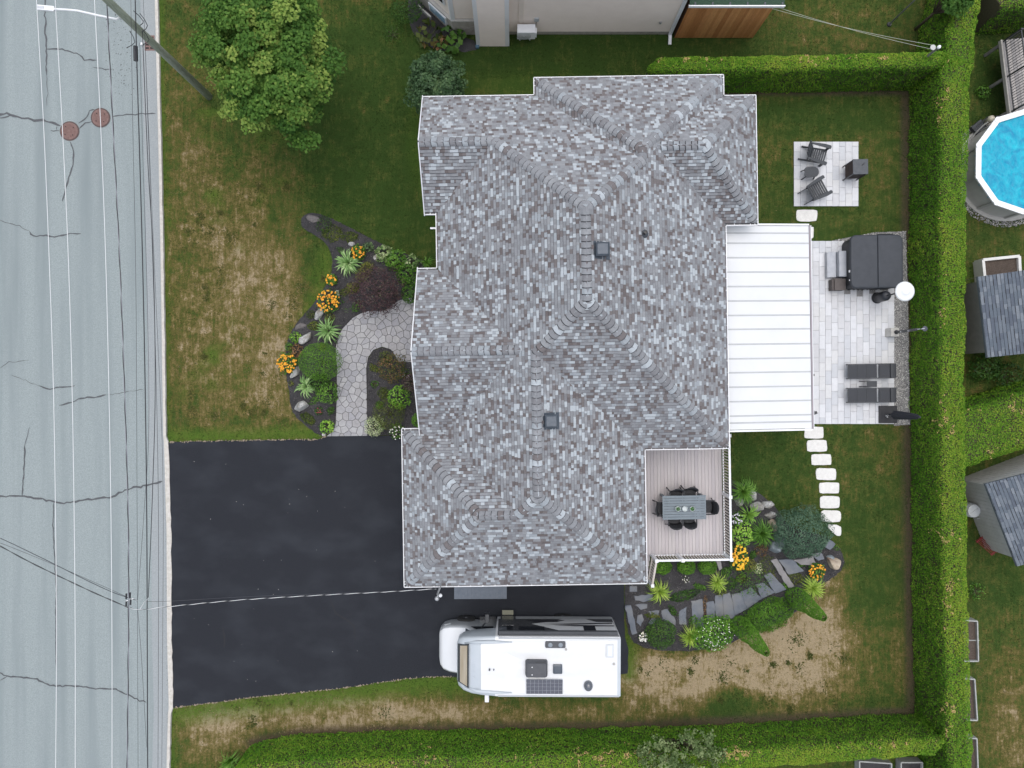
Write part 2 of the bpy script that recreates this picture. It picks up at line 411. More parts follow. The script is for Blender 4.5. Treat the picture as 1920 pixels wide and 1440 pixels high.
lush = np.maximum(lush, blob(PX, PY, 800, 260, 30, 90, .5) + blob(PX, PY, 1000, 160, 120, 25, .25))
soil_line = np.maximum(seg_near(PX, PY, [(1699, 175), (1702, 640), (1703, 900), (1710, 1335)], 15), seg_near(PX, PY, [(470, 1392), (560, 1374), (800, 1366), (1180, 1361), (1500, 1346), (1715, 1334)], 13))
soil_line = np.maximum(soil_line, seg_near(PX, PY, [(1340, 172), (1700, 172)], 9)); soil_line = np.maximum(soil_line, seg_near(PX, PY, [(1815, 764), (1920, 728)], 12))
dry = np.clip(dry, 0, 1.02)
dry[(np.abs(gx) > 26) | (np.abs(gy) > 20)] = .35
gz = -.018 * fbm(np.stack([gx, gy], 1) * 2.0, 5)
nx_, ny_ = len(xs), len(ys); ii = np.arange(nx_ * ny_).reshape(ny_, nx_)
F = np.stack([ii[:-1, :-1].ravel(), ii[:-1, 1:].ravel(), ii[1:, 1:].ravel(), ii[1:, :-1].ravel()], 1)
lm = raw_mesh('lawn', np.stack([gx, gy, gz], 1), F, LAWN)
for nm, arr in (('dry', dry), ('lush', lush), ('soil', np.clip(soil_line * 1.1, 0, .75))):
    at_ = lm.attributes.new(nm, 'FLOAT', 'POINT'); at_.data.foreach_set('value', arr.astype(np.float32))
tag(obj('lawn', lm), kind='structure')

# short turf blades and tufts over the lawn in view
GRASSM = leafmat('turf_blades', [(0, (.026, .046, .010)), (.3, (.055, .075, .018)), (.55, (.12, .11, .04)), (.8, (.24, .19, .095)), (1, (.34, .27, .16))], trans=.1, rough=.9, spec=.1)
def in_px(P, poly): return inside(np.stack([P[:, 0] * FP / HC + 960, 720 - P[:, 1] * FP / HC], 1), poly)
DRIVE_PX = [(316, 829), (400, 827), (500, 825), (596, 824), (613, 818), (690, 816), (760, 818), (1000, 818), (1000, 1040), (1168, 1060), (1170, 1100), (1170, 1160), (1172, 1195), (1178, 1215), (1177, 1262), (1100, 1270), (980, 1270), (850, 1268), (800, 1269), (760, 1272), (700, 1281), (640, 1290), (560, 1298), (480, 1306), (400, 1317), (320, 1327)]
BED_PX = [(563, 412), (572, 400), (598, 400), (640, 418), (700, 450), (740, 468), (800, 490), (800, 562), (752, 562), (722, 583), (684, 585), (662, 597), (642, 617), (631, 653), (631, 700), (631, 793), (620, 814), (600, 819), (560, 787), (546, 768), (540, 720), (533, 690), (535, 660), (541, 630), (560, 600), (588, 570), (609, 540), (621, 515), (624, 480), (612, 455), (588, 440), (567, 428)]
ISLAND_PX = [(688, 816), (688, 745), (687, 690), (690, 672), (700, 657), (717, 651), (733, 655), (742, 668), (746, 678), (775, 679), (810, 680), (810, 816)]
WALK_PX = [(613, 818), (626, 806), (630, 793), (632, 740), (632, 690), (630, 653), (634, 632), (643, 616), (662, 596), (684, 584), (722, 582), (752, 560), (812, 555), (812, 680), (775, 679), (746, 678), (742, 668), (733, 655), (717, 650), (700, 656), (690, 671), (687, 690), (688, 745), (689, 817)]
BACKBED_PX = [(1171, 1080), (1360, 1020), (1352, 905), (1378, 900), (1410, 915), (1443, 940), (1462, 960), (1480, 990), (1550, 1005), (1577, 1030), (1585, 1062), (1560, 1086), (1530, 1100), (1512, 1132), (1470, 1165), (1410, 1185), (1360, 1212), (1290, 1222), (1215, 1218), (1180, 1200), (1172, 1150)]
nb = 210000
Q = np.stack([rng.uniform(-14.3, 20.9, nb), rng.uniform(-15.7, 15.7, nb)], 1)
keep = np.ones(nb, bool)
for pl in (DRIVE_PX, BED_PX, ISLAND_PX, WALK_PX, BACKBED_PX): keep &= ~in_px(Q, pl)
for pl in ([(790, 150), (1400, 140), (1430, 430), (1690, 440), (1690, 800), (1360, 810), (1360, 1050), (1200, 1100), (760, 1100), (780, 500)],): keep &= ~in_px(Q, pl)
keep &= (Q[:, 0] * FP / HC + 960) > 302 + (720 - Q[:, 1] * FP / HC) * .009
Q = Q[keep]; n = len(Q)
ix = np.clip(((Q[:, 0] + 24) / .18).astype(int), 0, 266) + 6; iy = np.clip(((Q[:, 1] + 18) / .18).astype(int), 0, 199) + 6
d0 = dry[iy * nx_ + ix]; l0 = lush[iy * nx_ + ix]
tv = d0 + (fbm(Q * 1.1, 31, 4) - .5) * .9 + rng.normal(size=n) * .12 - l0 * .3
hgt = rng.uniform(.025, .05, n); th = rng.uniform(0, 2 * PI, n); lean = rng.uniform(.02, .06, n)
c = np.stack([np.cos(th), np.sin(th)], 1); s = np.stack([-c[:, 1], c[:, 0]], 1)
wd = rng.uniform(.008, .018, n)[:, None]
# coarse green tufts and weeds standing in the dry turf
tq, tt_, tw = [], [], []
for (x0, x1, y0, y1, cnt) in ((1190, 1640, 1190, 1330, 26), (340, 615, 340, 800, 40), (340, 850, 1300, 1355, 8)):
    for k in range(cnt):
        cpt = np.array(at2(random.uniform(x0, x1), random.uniform(y0, y1))); m_ = int(random.uniform(14, 90)); rr_ = random.uniform(.05, .20) * (1.3 if y0 > 1100 else 1)
        tq.append(cpt + rng.normal(size=(m_, 2)) * rr_ * np.array([random.uniform(.5, 1), random.uniform(.5, 1)])); tt_.append(np.clip(rng.normal(.30 if y0 > 1100 else .42, .10, m_), 0, 1)); tw.append(rng.uniform(.016, .03, m_))
tq = np.concatenate(tq); ok = np.ones(len(tq), bool)
for pl in (DRIVE_PX, BED_PX, ISLAND_PX, WALK_PX, BACKBED_PX, [(1480, 262), (1615, 262), (1615, 395), (1480, 395)], [(1500, 400), (1560, 400), (1600, 1010), (1540, 1010)]): ok &= ~in_px(tq, pl)
tq = tq[ok]; n2 = len(tq)
Q = np.concatenate([Q, tq]); tv = np.concatenate([tv, np.concatenate(tt_)[ok]]); hgt = np.concatenate([hgt, rng.uniform(.03, .055, n2)]); th2 = rng.uniform(0, 2 * PI, n2)
c2_ = np.stack([np.cos(th2), np.sin(th2)], 1); c = np.concatenate([c, c2_]); s = np.stack([-c[:, 1], c[:, 0]], 1); lean = np.concatenate([lean, rng.uniform(.04, .10, n2)]); wd = np.concatenate([wd, np.concatenate(tw)[ok][:, None]]); n = len(Q)
V = np.zeros((n, 3, 3)); V[:, 0, :2] = Q + s * wd; V[:, 1, :2] = Q - s * wd; V[:, :2, 2] = -.012; V[:, 2, :2] = Q + c * lean[:, None]; V[:, 2, 2] = hgt
tag(obj('grass', raw_mesh('grass', V.reshape(-1, 3), np.arange(3 * n).reshape(n, 3), GRASSM, np.repeat(np.clip(tv, 0, 1), 3))), 'short mown turf, green in places and straw dry in others', 'grass', kind='stuff')

# ---- road and kerb
ROADM = pm('pale_asphalt', (.200, .236, .240), (.318, .360, .360), 30, .9, .5, 90, c3=(.208, .244, .250), s3=1.0, detail=8, st3=(1.6, .07, 1))
GUTTERM = pm('kerbside_asphalt', (.245, .268, .275), (.325, .348, .355), 30, .9, .3, 90)
KERBM = pm('kerb_concrete', (.46, .43, .38), (.58, .56, .52), 8, .9, .5, 40)
kl = [(288, -300), (292, 0), (298, 240), (303, 480), (306, 700), (308, 828), (313, 1000), (314, 1200), (317, 1327), (314, 1440), (312, 1700)]
edge = [at2(x, y) for x, y in kl]
mb = MB(); road_l = -26.0
seg = []
for i in range(len(edge)): seg.append((edge[i], (road_l, edge[i][1])))
seg = [((edge[0][0], 300), (road_l, 300))] + seg + [((edge[-1][0], -300), (road_l, -300))]
for i in range(len(seg) - 1):
    (a, b), (c_, d_) = seg[i], seg[i + 1]
    mb.add([(b[0], b[1], .01), (d_[0], d_[1], .01), (c_[0], c_[1], .01), (a[0], a[1], .01)], [(0, 1, 2, 3)])
road = tag(mb.build('road', ROADM), kind='structure')
mb = MB()
for i in range(len(edge) - 1):
    a, b = edge[i], edge[i + 1]; w = .62
    mb.add([(a[0] - w, a[1], .014), (b[0] - w, b[1], .014), (b[0], b[1], .014), (a[0], a[1], .014)], [(0, 1, 2, 3)])
mb.build('gutter_strip', GUTTERM, road)
def kerb_w(py): return .16 if 828 <= py <= 1327 else .115
mb = MB(); k2 = []
for i in range(len(kl) - 1):
    for j in range(12):
        t = j / 12; k2.append((kl[i][0] + (kl[i + 1][0] - kl[i][0]) * t, kl[i][1] + (kl[i + 1][1] - kl[i][1]) * t))
rings = []
for (x, y) in k2:
    p = at2(x, y); low = 820 < y < 1335; h = .045 if low else .10; w = .19 if low else .12
    w *= random.uniform(.9, 1.1)
    rings.append([(p[0] - .01, p[1], 0), (p[0] - .004, p[1], h - .02), (p[0] + .015, p[1], h), (p[0] + w, p[1], h), (p[0] + w + .01, p[1], 0)])
mb.loft(rings, cap=False); tag(mb.build('kerb', KERBM), kind='structure')
# far kerb and verge across the road lie outside the picture; the sheet of lawn goes on there

TAR = pm('crack_sealant', (.055, .06, .066), (.085, .09, .098), 20, .6)
def crack(pts, w, wob=.02):
    P = [np.array(at2(x, y)) for x, y in pts]; Q = []
    for i in range(len(P) - 1):
        k = max(2, int(np.linalg.norm(P[i + 1] - P[i]) / .12))
        for j in range(k): Q.append(P[i] + (P[i + 1] - P[i]) * j / k + rng.normal(size=2) * wob)
    Q.append(P[-1]); n = len(Q); vs = []; fs = []
    for i in range(n):
        d = Q[min(i + 1, n - 1)] - Q[max(i - 1, 0)]; d = d / (np.linalg.norm(d) + 1e-9); s_ = np.array([-d[1], d[0]])
        ww = w * random.uniform(.55, 1.25) * (1 if 0 < i < n - 1 else .3)
        a = Q[i] + s_ * ww / 2; b = Q[i] - s_ * ww / 2; vs += [(a[0], a[1], .0195), (b[0], b[1], .0195)]
    for i in range(n - 1): fs.append((2 * i, 2 * i + 1, 2 * i + 3, 2 * i + 2))
    MB().add(vs, fs).build('crack_seal', TAR, road)
crack([(84, -5), (86, 40), (87, 92), (88, 142)], .06); crack([(88, 92), (112, 92), (150, 102), (158, 113), (182, 113)], .055); crack([(174, 126), (190, 129), (212, 130)], .05)
crack([(88, 142), (90, 175), (88, 200)], .02)
crack([(-5, 215), (14, 213), (40, 221), (66, 227), (82, 224), (114, 236)], .09); crack([(-5, 222), (10, 221), (20, 216)], .05); crack([(95, 244), (112, 245)], .05); crack([(106, 237), (106, 244)], .03)
crack([(147, 232), (160, 225), (170, 209), (178, 206)], .05); crack([(147, 241), (160, 232), (174, 228)], .06)
crack([(210, 219), (225, 216), (255, 214), (292, 213)], .05); crack([(133, 266), (139, 285), (137, 310), (126, 345), (117, 378)], .06, .01)
crack([(0, 413), (30, 422), (55, 433)], .025); crack([(55, 433), (64, 442), (110, 443), (125, 438), (152, 438)], .06)
crack([(0, 690), (18, 679), (55, 676)], .02); crack([(20, 702), (50, 714), (72, 723)], .02); crack([(72, 723), (94, 729), (120, 727), (141, 723)], .055)
crack([(111, 760), (135, 754), (153, 746), (182, 745), (200, 740)], .06); crack([(200, 740), (245, 734), (270, 731)], .02)
crack([(56, 800), (50, 825), (46, 840)], .025); crack([(46, 836), (47, 855), (45, 890), (42, 930)], .06, .008)
crack([(-5, 932), (35, 929), (70, 934), (100, 940), (120, 943), (160, 937), (205, 932), (240, 917), (270, 911), (305, 902)], .075)
crack([(101, 942), (100, 985), (103, 1050), (106, 1100), (105, 1155), (106, 1250)], .045, .008)
crack([(-5, 1260), (15, 1268), (64, 1271), (95, 1285), (140, 1285), (180, 1291), (218, 1291), (235, 1301), (275, 1317)], .06); crack([(0, 1276), (14, 1268)], .05)
# manholes and the gully grate
RUST = pm('rusty_iron', (.15, .085, .075), (.22, .14, .125), 14, .8, .4, 50)
HOLE = pm('grate_gap', (.02, .018, .018), rough=.9)
for (x, y, lab) in ((131, 246, 'rusty round manhole cover where three sealed cracks meet'), (189, 221, 'rusty round manhole cover nearer the kerb of the two')):
    p = at(x, y); t = thing('manhole_cover', (p.x, p.y, .01), lab, 'manhole', group='manhole covers in the road')
    MB().lathe((0, 0, 0), [(.40, 0), (.40, .012), (.36, .016)], 32).build('frame', pm('iron_frame', (.075, .05, .047), (.11, .075, .07), 14, .8), t)
    m_ = MB().lathe((0, 0, .012), [(.345, 0), (.345, .012), (.33, .016)], 32)
    m_.build('lid', RUST, t)
    g = MB()
    for i in range(-7, 8):
        for j in range(-7, 8):
            if i * i + j * j < 46: g.box((i * .042, j * .042, .031), (.022, .022, .007))
    g.build('tread_studs', RUST, t)
    g = MB()
    for a in range(4): g.lathe((.22 * math.cos(a * PI / 2 + .7), .22 * math.sin(a * PI / 2 + .7), .028), [(.022, 0), (.022, .010)], 8)
    g.build('pick_hole', HOLE, t)
p = at(281, 81); t = thing('storm_drain', (p.x, p.y, .012), 'small rusty storm drain grate beside the kerb near the pole', 'drain')
MB().box((0, 0, .006), (.40, .62, .012)).build('frame', RUST, t)
g = MB()
for i in range(4):
    for j in range(2): g.box((-.09 + j * .18, -.21 + i * .14, .0135), (.13, .07, .006))
g.build('slot', HOLE, t)
# grit and specks on the road by the grate
g = MB()
for k in range(120):
    x = random.gauss(225, 14); y = random.uniform(20, 180); p = at(x, y); r_ = random.uniform(.008, .024)
    g.lathe((p.x, p.y, .011), [(r_, 0), (r_ * .7, .008)], 5)
tag(g.build('gravel_specks', TAR), 'scattered dark specks of tar and grit on the pale road', 'grit', kind='stuff')

# ---- driveway
ASPH = pm('fresh_black_asphalt', (.0100, .0114, .0160), (.025, .0280, .0355), 34, .85, .5, 110, c3=(.026, .0295, .037), spec=.3, s3=1.0, detail=8, st3=(.6, 1.0, 1))
dp = [at2(x, y) for x, y in DRIVE_PX]; dpr = []
for (x, y) in resample(dp, .25): dpr.append((x + random.uniform(-.015, .015), y + random.uniform(-.015, .015)))
drive = tag(MB().prism(dpr, -.02, .03).build('driveway', ASPH), kind='structure')
SKID = pm('tyre_mark', (.0075, .0085, .0115), rough=.7)
def strip_on(pts, w, z, name, mat, parent):
    P = [np.array(at2(x, y)) for x, y in pts]; vs = []; n = len(P)
    for i in range(n):
        d = P[min(i + 1, n - 1)] - P[max(i - 1, 0)]; d /= np.linalg.norm(d); s_ = np.array([-d[1], d[0]]) * w / 2 * (1 if 0 < i < n - 1 else .3)
        vs += [(*(P[i] + s_), z), (*(P[i] - s_), z)]
    return MB().add(vs, [(2 * i, 2 * i + 1, 2 * i + 3, 2 * i + 2) for i in range(n - 1)]).build(name, mat, parent)
strip_on([(418, 1175), (421, 1190), (422, 1205), (420, 1215)], .06, .034, 'tyre_mark', SKID, drive)
strip_on([(620, 1125), (630, 1150), (648, 1160), (664, 1172), (667, 1200)], .05, .034, 'tyre_mark', SKID, drive)
GRIT = pm('pale_grit', (.5, .48, .44), (.6, .58, .55), 40, .9)
g = MB()                         # crumbled pale edge along the driveway
for a, b in ((0, 4), (17, 25)):
    for i in range(a, b):
        p0 = Vector(DRIVE_PX[i] + (0,)); p1 = Vector(DRIVE_PX[i + 1] + (0,)); k = int((p1 - p0).length / 1.4)
        for j in range(k):
            q = p0.lerp(p1, random.random()); w_ = at(q.x, q.y + random.uniform(-1.2, 1.2)); r_ = random.uniform(.012, .035)
            g.lathe((w_.x, w_.y, .0), [(r_, 0), (r_ * .8, random.uniform(.02, .045))], 5)
tag(g.build('driveway_edge_grit', pm('edge_grit', (.22, .17, .12), (.36, .30, .23), 40, .9)), 'crumbs of pale grit along the driveway edge', 'grit', kind='stuff')
g = MB()
for k in range(32):
    x, y = random.gauss(500, 110), random.uniform(860, 1280)
    if not inside([(x, y)], DRIVE_PX)[0]: continue
    w_ = at(x, y); r_ = random.uniform(.005, .014); g.lathe((w_.x, w_.y, .029), [(r_, 0), (r_ * .8, .008)], 5)
tag(g.build('driveway_specks', GRIT), 'tiny pale specks scattered over the black driveway', 'grit', kind='stuff')
mat_ = thing('door_landing', at(901, 1110, .16), 'grey ribbed landing at the side door under the eave', 'landing', .004)
for i in range(12):
    MB().box((-.98 + i * .178, 0, .0), (.175, .55, .05)).build('slat', pm('grey_composite', (.13, .155, .19), (.16, .185, .22), 8, .7), mat_)
MB().bbox(-1.06, 1.06, -.25, .25, -.15, -.026).build('base', DARK_PLASTIC, mat_)

# ---- beds, gravel
front_bed = tag(mound('front_flower_bed', smoothpoly(ipoly(BED_PX), 1), SOIL, .14), kind='structure')
island_bed = tag(mound('island_flower_bed', ipoly(ISLAND_PX), SOIL, .10), kind='structure')
back_bed = tag(mound('back_rock_garden', smoothpoly(ipoly(BACKBED_PX), 1), SOIL, .12), kind='structure')
nbed = tag(mound('neighbour_flower_bed', smoothpoly(ipoly([(790, -30), (800, 10), (850, 62), (900, 80), (890, 98), (820, 95), (780, 72), (765, 40), (765, -10)]), 1), SOIL, .08), kind='structure')
chip = []
# loose chips of mulch
MULCHM = leafmat('mulch_chips', [(0, (.018, .017, .018)), (.5, (.046, .043, .045)), (.85, (.095, .09, .09)), (1, (.22, .20, .19))], 0, .9)
for pl, n_ in ((BED_PX, 9000), (ISLAND_PX, 5000), (BACKBED_PX, 16000)):
    pw = ipoly(pl); a = np.array(pw); Q = rng.uniform(a.min(0), a.max(0), (n_ * 2, 2)); Q = Q[inside(Q, pw)][:n_]
    d_ = np.clip(polydist(Q, pw) / .35, 0, 1) ** .7
    hh = {id(BED_PX): .14, id(ISLAND_PX): .10, id(BACKBED_PX): .12}[id(pl)]
    chip.append(np.column_stack([Q, .022 + hh * d_ + rng.uniform(0, .012, len(Q))]))
C_ = np.concatenate(chip)
tag(obj('mulch_chips', leaf_mesh('mulch_chips', C_, np.tile([0, 0, 1.0], (len(C_), 1)), .045, rng.random(len(C_)), MULCHM, .9, .45)), 'dark bark mulch chips covering the flower beds', 'mulch', kind='stuff')

GRAVELM = leafmat('gravel_stones', [(0, (.10, .10, .10)), (.4, (.22, .22, .22)), (.75, (.36, .35, .33)), (1, (.62, .61, .58))], 0, .8)
def gravel(name, poly, dens, label, size=.04):
    a = np.array(poly); A = abs(area2(poly)); n_ = int(A * dens * 1.5) + 10
    Q = rng.uniform(a.min(0), a.max(0), (n_ * 3, 2)); Q = Q[inside(Q, poly)][:int(A * dens)]; n_ = len(Q)
    r_ = rng.uniform(.45, 1.0, n_) * size; th_ = rng.uniform(0, 2 * PI, n_)
    V = np.zeros((n_, 5, 3))
    for k in range(4):
        V[:, k, 0] = Q[:, 0] + r_ * np.cos(th_ + k * PI / 2) * rng.uniform(.6, 1, n_); V[:, k, 1] = Q[:, 1] + r_ * np.sin(th_ + k * PI / 2) * rng.uniform(.6, 1, n_); V[:, k, 2] = .012 + rng.uniform(0, .012, n_)
    V[:, 4, :2] = Q + rng.normal(size=(n_, 2)) * .006; V[:, 4, 2] = .02 + r_ * .7
    b = np.arange(n_)[:, None] * 5
    F_ = np.concatenate([b + np.array([[k, (k + 1) % 4, 4]]) for k in range(4)])
    t_ = np.repeat(np.clip(rng.normal(.45, .28, n_), 0, 1), 5)
    o = obj(name, raw_mesh(name, V.reshape(-1, 3), F_, GRAVELM, t_)); return tag(o, label, 'gravel', kind='stuff')
GRAV1 = ipoly([(1560, 452), (1598, 444), (1640, 436), (1698, 434), (1702, 560), (1704, 700), (1706, 796), (1676, 798), (1672, 545), (1560, 545)])
tag(MB().prism(GRAV1, -.03, .012).build('gravel_bed', pm('gravel_base', (.09, .09, .09), (.25, .25, .24), 40, .9, .8, 60)), kind='structure')
gravel('gravel', GRAV1, 1700, 'grey gravel strip between the patio and the hedge')

# ---- stamped concrete walkway: every stone its own piece
STONES = [pm('stamped_stone_%d' % i, c, tuple(min(1, q * 1.22) for q in c), 9, .8, .4, 40) for i, c in enumerate([(.29, .288, .30), (.32, .318, .325), (.265, .265, .28), (.305, .302, .305), (.28, .275, .28)])]
JOINT = pm('walk_joint', (.055, .05, .048), (.09, .085, .08), 20, .9)
wp = ipoly(WALK_PX); walk = tag(MB().prism(wp, -.02, .018).build('walkway', JOINT), kind='structure')
a = np.array(wp); x0, y0 = a.min(0); x1, y1 = a.max(0); S_ = .30; pts = []
for r_ in range(int((y1 - y0) / (S_ * .87)) + 2):
    for c_ in range(int((x1 - x0) / S_) + 2):
        pts.append((x0 + (c_ + .5 * (r_ % 2)) * S_ + random.gauss(0, .062), y0 + r_ * S_ * .87 + random.gauss(0, .062)))
pts = np.array(pts); nst = 0
for i, p in enumerate(pts):
    if not (inside([p], wp)[0] or polydist([p], wp)[0] < .3): continue
    cell = list(wp); conv = [(p[0] - .6, p[1] - .6), (p[0] + .6, p[1] - .6), (p[0] + .6, p[1] + .6), (p[0] - .6, p[1] + .6)]
    d_ = np.linalg.norm(pts - p, axis=1); nbs = np.where((d_ < 1.0) & (d_ > 0))[0]
    for half in ((1, 0, p[0] + .6), (-1, 0, -(p[0] - .6)), (0, 1, p[1] + .6), (0, -1, -(p[1] - .6))): cell = clip_poly(cell, *half) if cell else cell
    for j in nbs:
        q = pts[j]; n_ = (q - p) / d_[j]; mid = (p + q) / 2
        if cell: cell = clip_poly(cell, n_[0], n_[1], n_ @ mid - .007)
    if len(cell) < 3 or abs(area2(cell)) < .006: continue
    h = .036 + random.uniform(0, .006)
    MB().prism(cell, .0, h, bevel=.008).build('stone', random.choice(STONES), walk); nst += 1

# ---- patios of pale slabs
PAV = [pm('paver_%d' % i, c, tuple(min(1, q * 1.10) for q in c), 7, .8, .15, 60) for i, c in enumerate([(.55, .56, .58), (.60, .61, .63), (.50, .515, .54), (.575, .58, .585), (.53, .535, .55)])]
PJ = pm('paver_joint', (.22, .215, .21), (.30, .295, .29), 30, .9)
def patio(name, c0, c1, ncol, L, skip=None, rz=.0157, inset=.004):
    """columns of slabs laid in running bond inside the rectangle c0..c1 (metres, along its own axes)"""
    st = tag(MB().bbox(c0[0] + .02, c1[0] - .02, c0[1] + .02, c1[1] - .02, -.03, .012).build(name, PJ), kind='structure')
    st.rotation_euler = (0, 0, 0)
    w = (c1[0] - c0[0]) / ncol; meshes = {}
    for c_ in range(ncol):
        y = c0[1] - (L * .5 if c_ % 2 else 0) - random.uniform(0, .12)
        while y < c1[1] - .02:
            a_, b_ = max(y, c0[1]), min(y + L, c1[1]); y += L
            if b_ - a_ < .06: continue
            cx, cy = c0[0] + (c_ + .5) * w, (a_ + b_) / 2
            if skip and skip(cx, cy): continue
            key = round(b_ - a_, 2)
            if key not in meshes:
                hw, hl = w / 2 - inset, (b_ - a_) / 2 - inset
                meshes[key] = MB().prism([(-hw, -hl), (hw, -hl), (hw, hl), (-hw, hl)], 0, .04, bevel=.007).mesh('paver', PAV[0])
            o = obj('paver', meshes[key], st, random.choice(PAV)); o.location = (cx, cy, random.uniform(-.003, .003)); o.rotation_euler = (0, 0, random.gauss(0, .004))
    return st
P0 = at(1487, 388); P1 = at(1609, 266)
patio('fire_patio', (P0.x + .02, P0.y + .02), (P1.x, P1.y), 10, .56)
Q0 = at(1500, 795); Q1 = at(1676, 452)
tubx0, tuby0 = at(1576, 548).x, at(1576, 546).y
patio('main_patio', (Q0.x, Q0.y), (Q1.x, Q1.y), 15, .56, lambda x, y: x > tubx0 + .05 and y > tuby0 + .02)
sp = tag(MB().bbox(at(1365, 0).x, Q0.x - .01, Q0.y, Q1.y, -.03, .03).build('covered_patio_slab', CONCRETE), kind='structure')
# stepping stones in the grass
STEP = pm('pale_stepping_stone', (.64, .63, .60), (.74, .73, .70), 8, .85, .5, 30)
sroot = tag(MB().prism(ipoly([(1506, 800), (1550, 800), (1580, 1000), (1552, 1004)]), -.05, -.025).build('stepping_stone_path', EARTH), kind='structure')
def slab(pxpoly, name, mat, parent, z0, z1, sm=1, bev=.012):
    P = [at2(x, y, z1) for x, y in pxpoly]; P = smoothpoly(P, sm) if sm else resample(P, .13); j_ = .008 if sm else .022
    P = [(x + random.uniform(-j_, j_), y + random.uniform(-j_, j_)) for x, y in P]
    return MB().prism(P, z0, z1, bevel=bev).build(name, mat, parent)
for (cx, cy, w, h) in ((1513, 404, 39, 22), (1515, 436, 22, 23), (1527, 811, 36, 22), (1532, 836, 38, 22), (1540, 862, 38, 21), (1549, 889, 38, 22), (1555, 915, 38, 21), (1556, 942, 38, 22), (1558, 968, 37, 21)):
    q = .38; P = [(cx - w / 2, cy - h / 2 * .7), (cx - w / 2 * .85, cy - h / 2), (cx, cy - h / 2 * 1.02), (cx + w / 2 * .85, cy - h / 2), (cx + w / 2, cy - h / 2 * .7), (cx + w / 2, cy + h / 2 * .7), (cx + w / 2 * .85, cy + h / 2), (cx, cy + h / 2), (cx - w / 2 * .85, cy + h / 2), (cx - w / 2, cy + h / 2 * .7)]
    P = [(x + random.uniform(-.8, .8), y + random.uniform(-.8, .8)) for x, y in P]
    slab(P, 'stone', STEP, sroot, -.03, .03)
slab([(1546, 983), (1577, 984), (1578, 1000), (1576, 1005), (1568, 1005)], 'stone', STEP, sroot, -.03, .03)

# slate path through the rock garden
SZ = lambda x, y: (1160 + x * .20833, 1050 + y * .20833)
slates = [[(62, 420), (115, 420), (162, 655), (120, 670)], [(150, 325), (300, 310), (290, 360), (220, 375), (160, 360)], [(155, 400), (250, 395), (250, 430), (200, 445)],
 [(170, 500), (205, 490), (220, 540), (200, 600), (165, 560)], [(275, 465), (360, 455), (350, 540), (290, 580), (270, 570), (300, 520)], [(390, 460), (440, 445), (505, 540), (500, 580), (400, 540)],
 [(545, 470), (605, 425), (605, 580), (550, 570)], [(660, 375), (750, 365), (760, 590), (690, 605), (665, 540)], [(795, 390), (850, 375), (870, 440), (860, 540), (800, 540)],
 [(870, 325), (930, 315), (955, 520), (880, 510)], [(945, 320), (1005, 300), (1040, 480), (1035, 520), (950, 525)], [(1025, 320), (1105, 300), (1160, 430), (1050, 490)],
 [(1110, 290), (1190, 250), (1280, 350), (1160, 430)], [(1245, 230), (1310, 210), (1400, 290), (1290, 350)], [(1320, 150), (1370, 120), (1500, 260), (1410, 300)],
 [(1385, 10), (1430, 0), (1570, 230), (1520, 240)], [(1450, 0), (1570, 0), (1655, 100), (1535, 130)], [(1590, 5), (1740, -30), (1770, 40), (1650, 45)], [(100, 235), (160, 235), (160, 285), (100, 280)],
 [(1740, -55), (1830, -60), (1850, -10), (1800, 10)], [(1850, -130), (1900, -180), (1950, -140), (1900, -90)], [(880, 10), (915, 5), (925, 80), (905, 95)]]
slroot = tag(MB().prism(ipoly([(1180, 1140), (1300, 1135), (1300, 1160), (1180, 1170)]), -.05, -.03).build('slate_path', SOIL), kind='structure')
for i, P in enumerate(slates):
    z = .15 if i < 8 or i == 18 else .16 + min(.12, .012 * (i - 7))
    cx_ = sum(p[0] for p in P) / len(P); cy_ = sum(p[1] for p in P) / len(P); P = [(cx_ + (p[0] - cx_) * 1.14, cy_ + (p[1] - cy_) * 1.08) for p in P]
    slab([SZ(*p) for p in P], 'slab', SLATE2 if i in (15, 17, 21) else SLATE, slroot, .0, z + random.uniform(0, .02), 0, .015)
# ============================================================ THE HOUSE
ROT = .0157; HZ = 3.6
HCX, HCY = 2.5, 1.9
def hrot(x, y): return (x * math.cos(ROT) - y * math.sin(ROT), x * math.sin(ROT) + y * math.cos(ROT))
hx, hy = hrot(HCX, HCY)
house = thing('house', (hx, hy, 0), 'large bungalow with mottled grey shingle hip roof and white gutters', 'house', ROT)
def HB(mb):                       # house-frame coordinates -> house local
    mb.v = [(v[0] - HCX, v[1] - HCY, v[2]) for v in mb.v]; return mb

class Plane:                      # z = a*x + b*y + c
    def __init__(s, side, e, k, ze=HZ):
        s.side, s.e, s.k = side, e, k
        if side == 'W': s.abc = (k, 0, ze - k * e)
        if side == 'E': s.abc = (-k, 0, ze + k * e)
        if side == 'N': s.abc = (0, -k, ze + k * e)
        if side == 'S': s.abc = (0, k, ze - k * e)
    def z(s, x, y): return s.abc[0] * x + s.abc[1] * y + s.abc[2]
    def half(s, ins=0.0):         # eave as half-plane n.p <= d
        return {'W': (-1, 0, -(s.e + ins)), 'E': (1, 0, s.e - ins), 'N': (0, 1, s.e - ins), 'S': (0, -1, -(s.e + ins))}[s.side]
pW = Plane('W', -2.65, .69); pE = Plane('E', 7.78, .645); pN = Plane('N', 10.38, .71); pS = Plane('S', -2.45, .69)
gS = Plane('S', 6.12, .70)
bW = Plane('W', .94, .62); bN = Plane('N', 11.0, .66)
nN = Plane('N', 10.25, .78); nS = Plane('S', 5.56, .78); nE = Plane('E', 8.93, .78)
eN = Plane('N', 4.215, .667); eS = Plane('S', -1.954, .667)
wE = Plane('E', 4.75, .60); wS = Plane('S', -7.25, .667)
aW = Plane('W', -4.0, .667); aN = Plane('N', -1.53, .667)
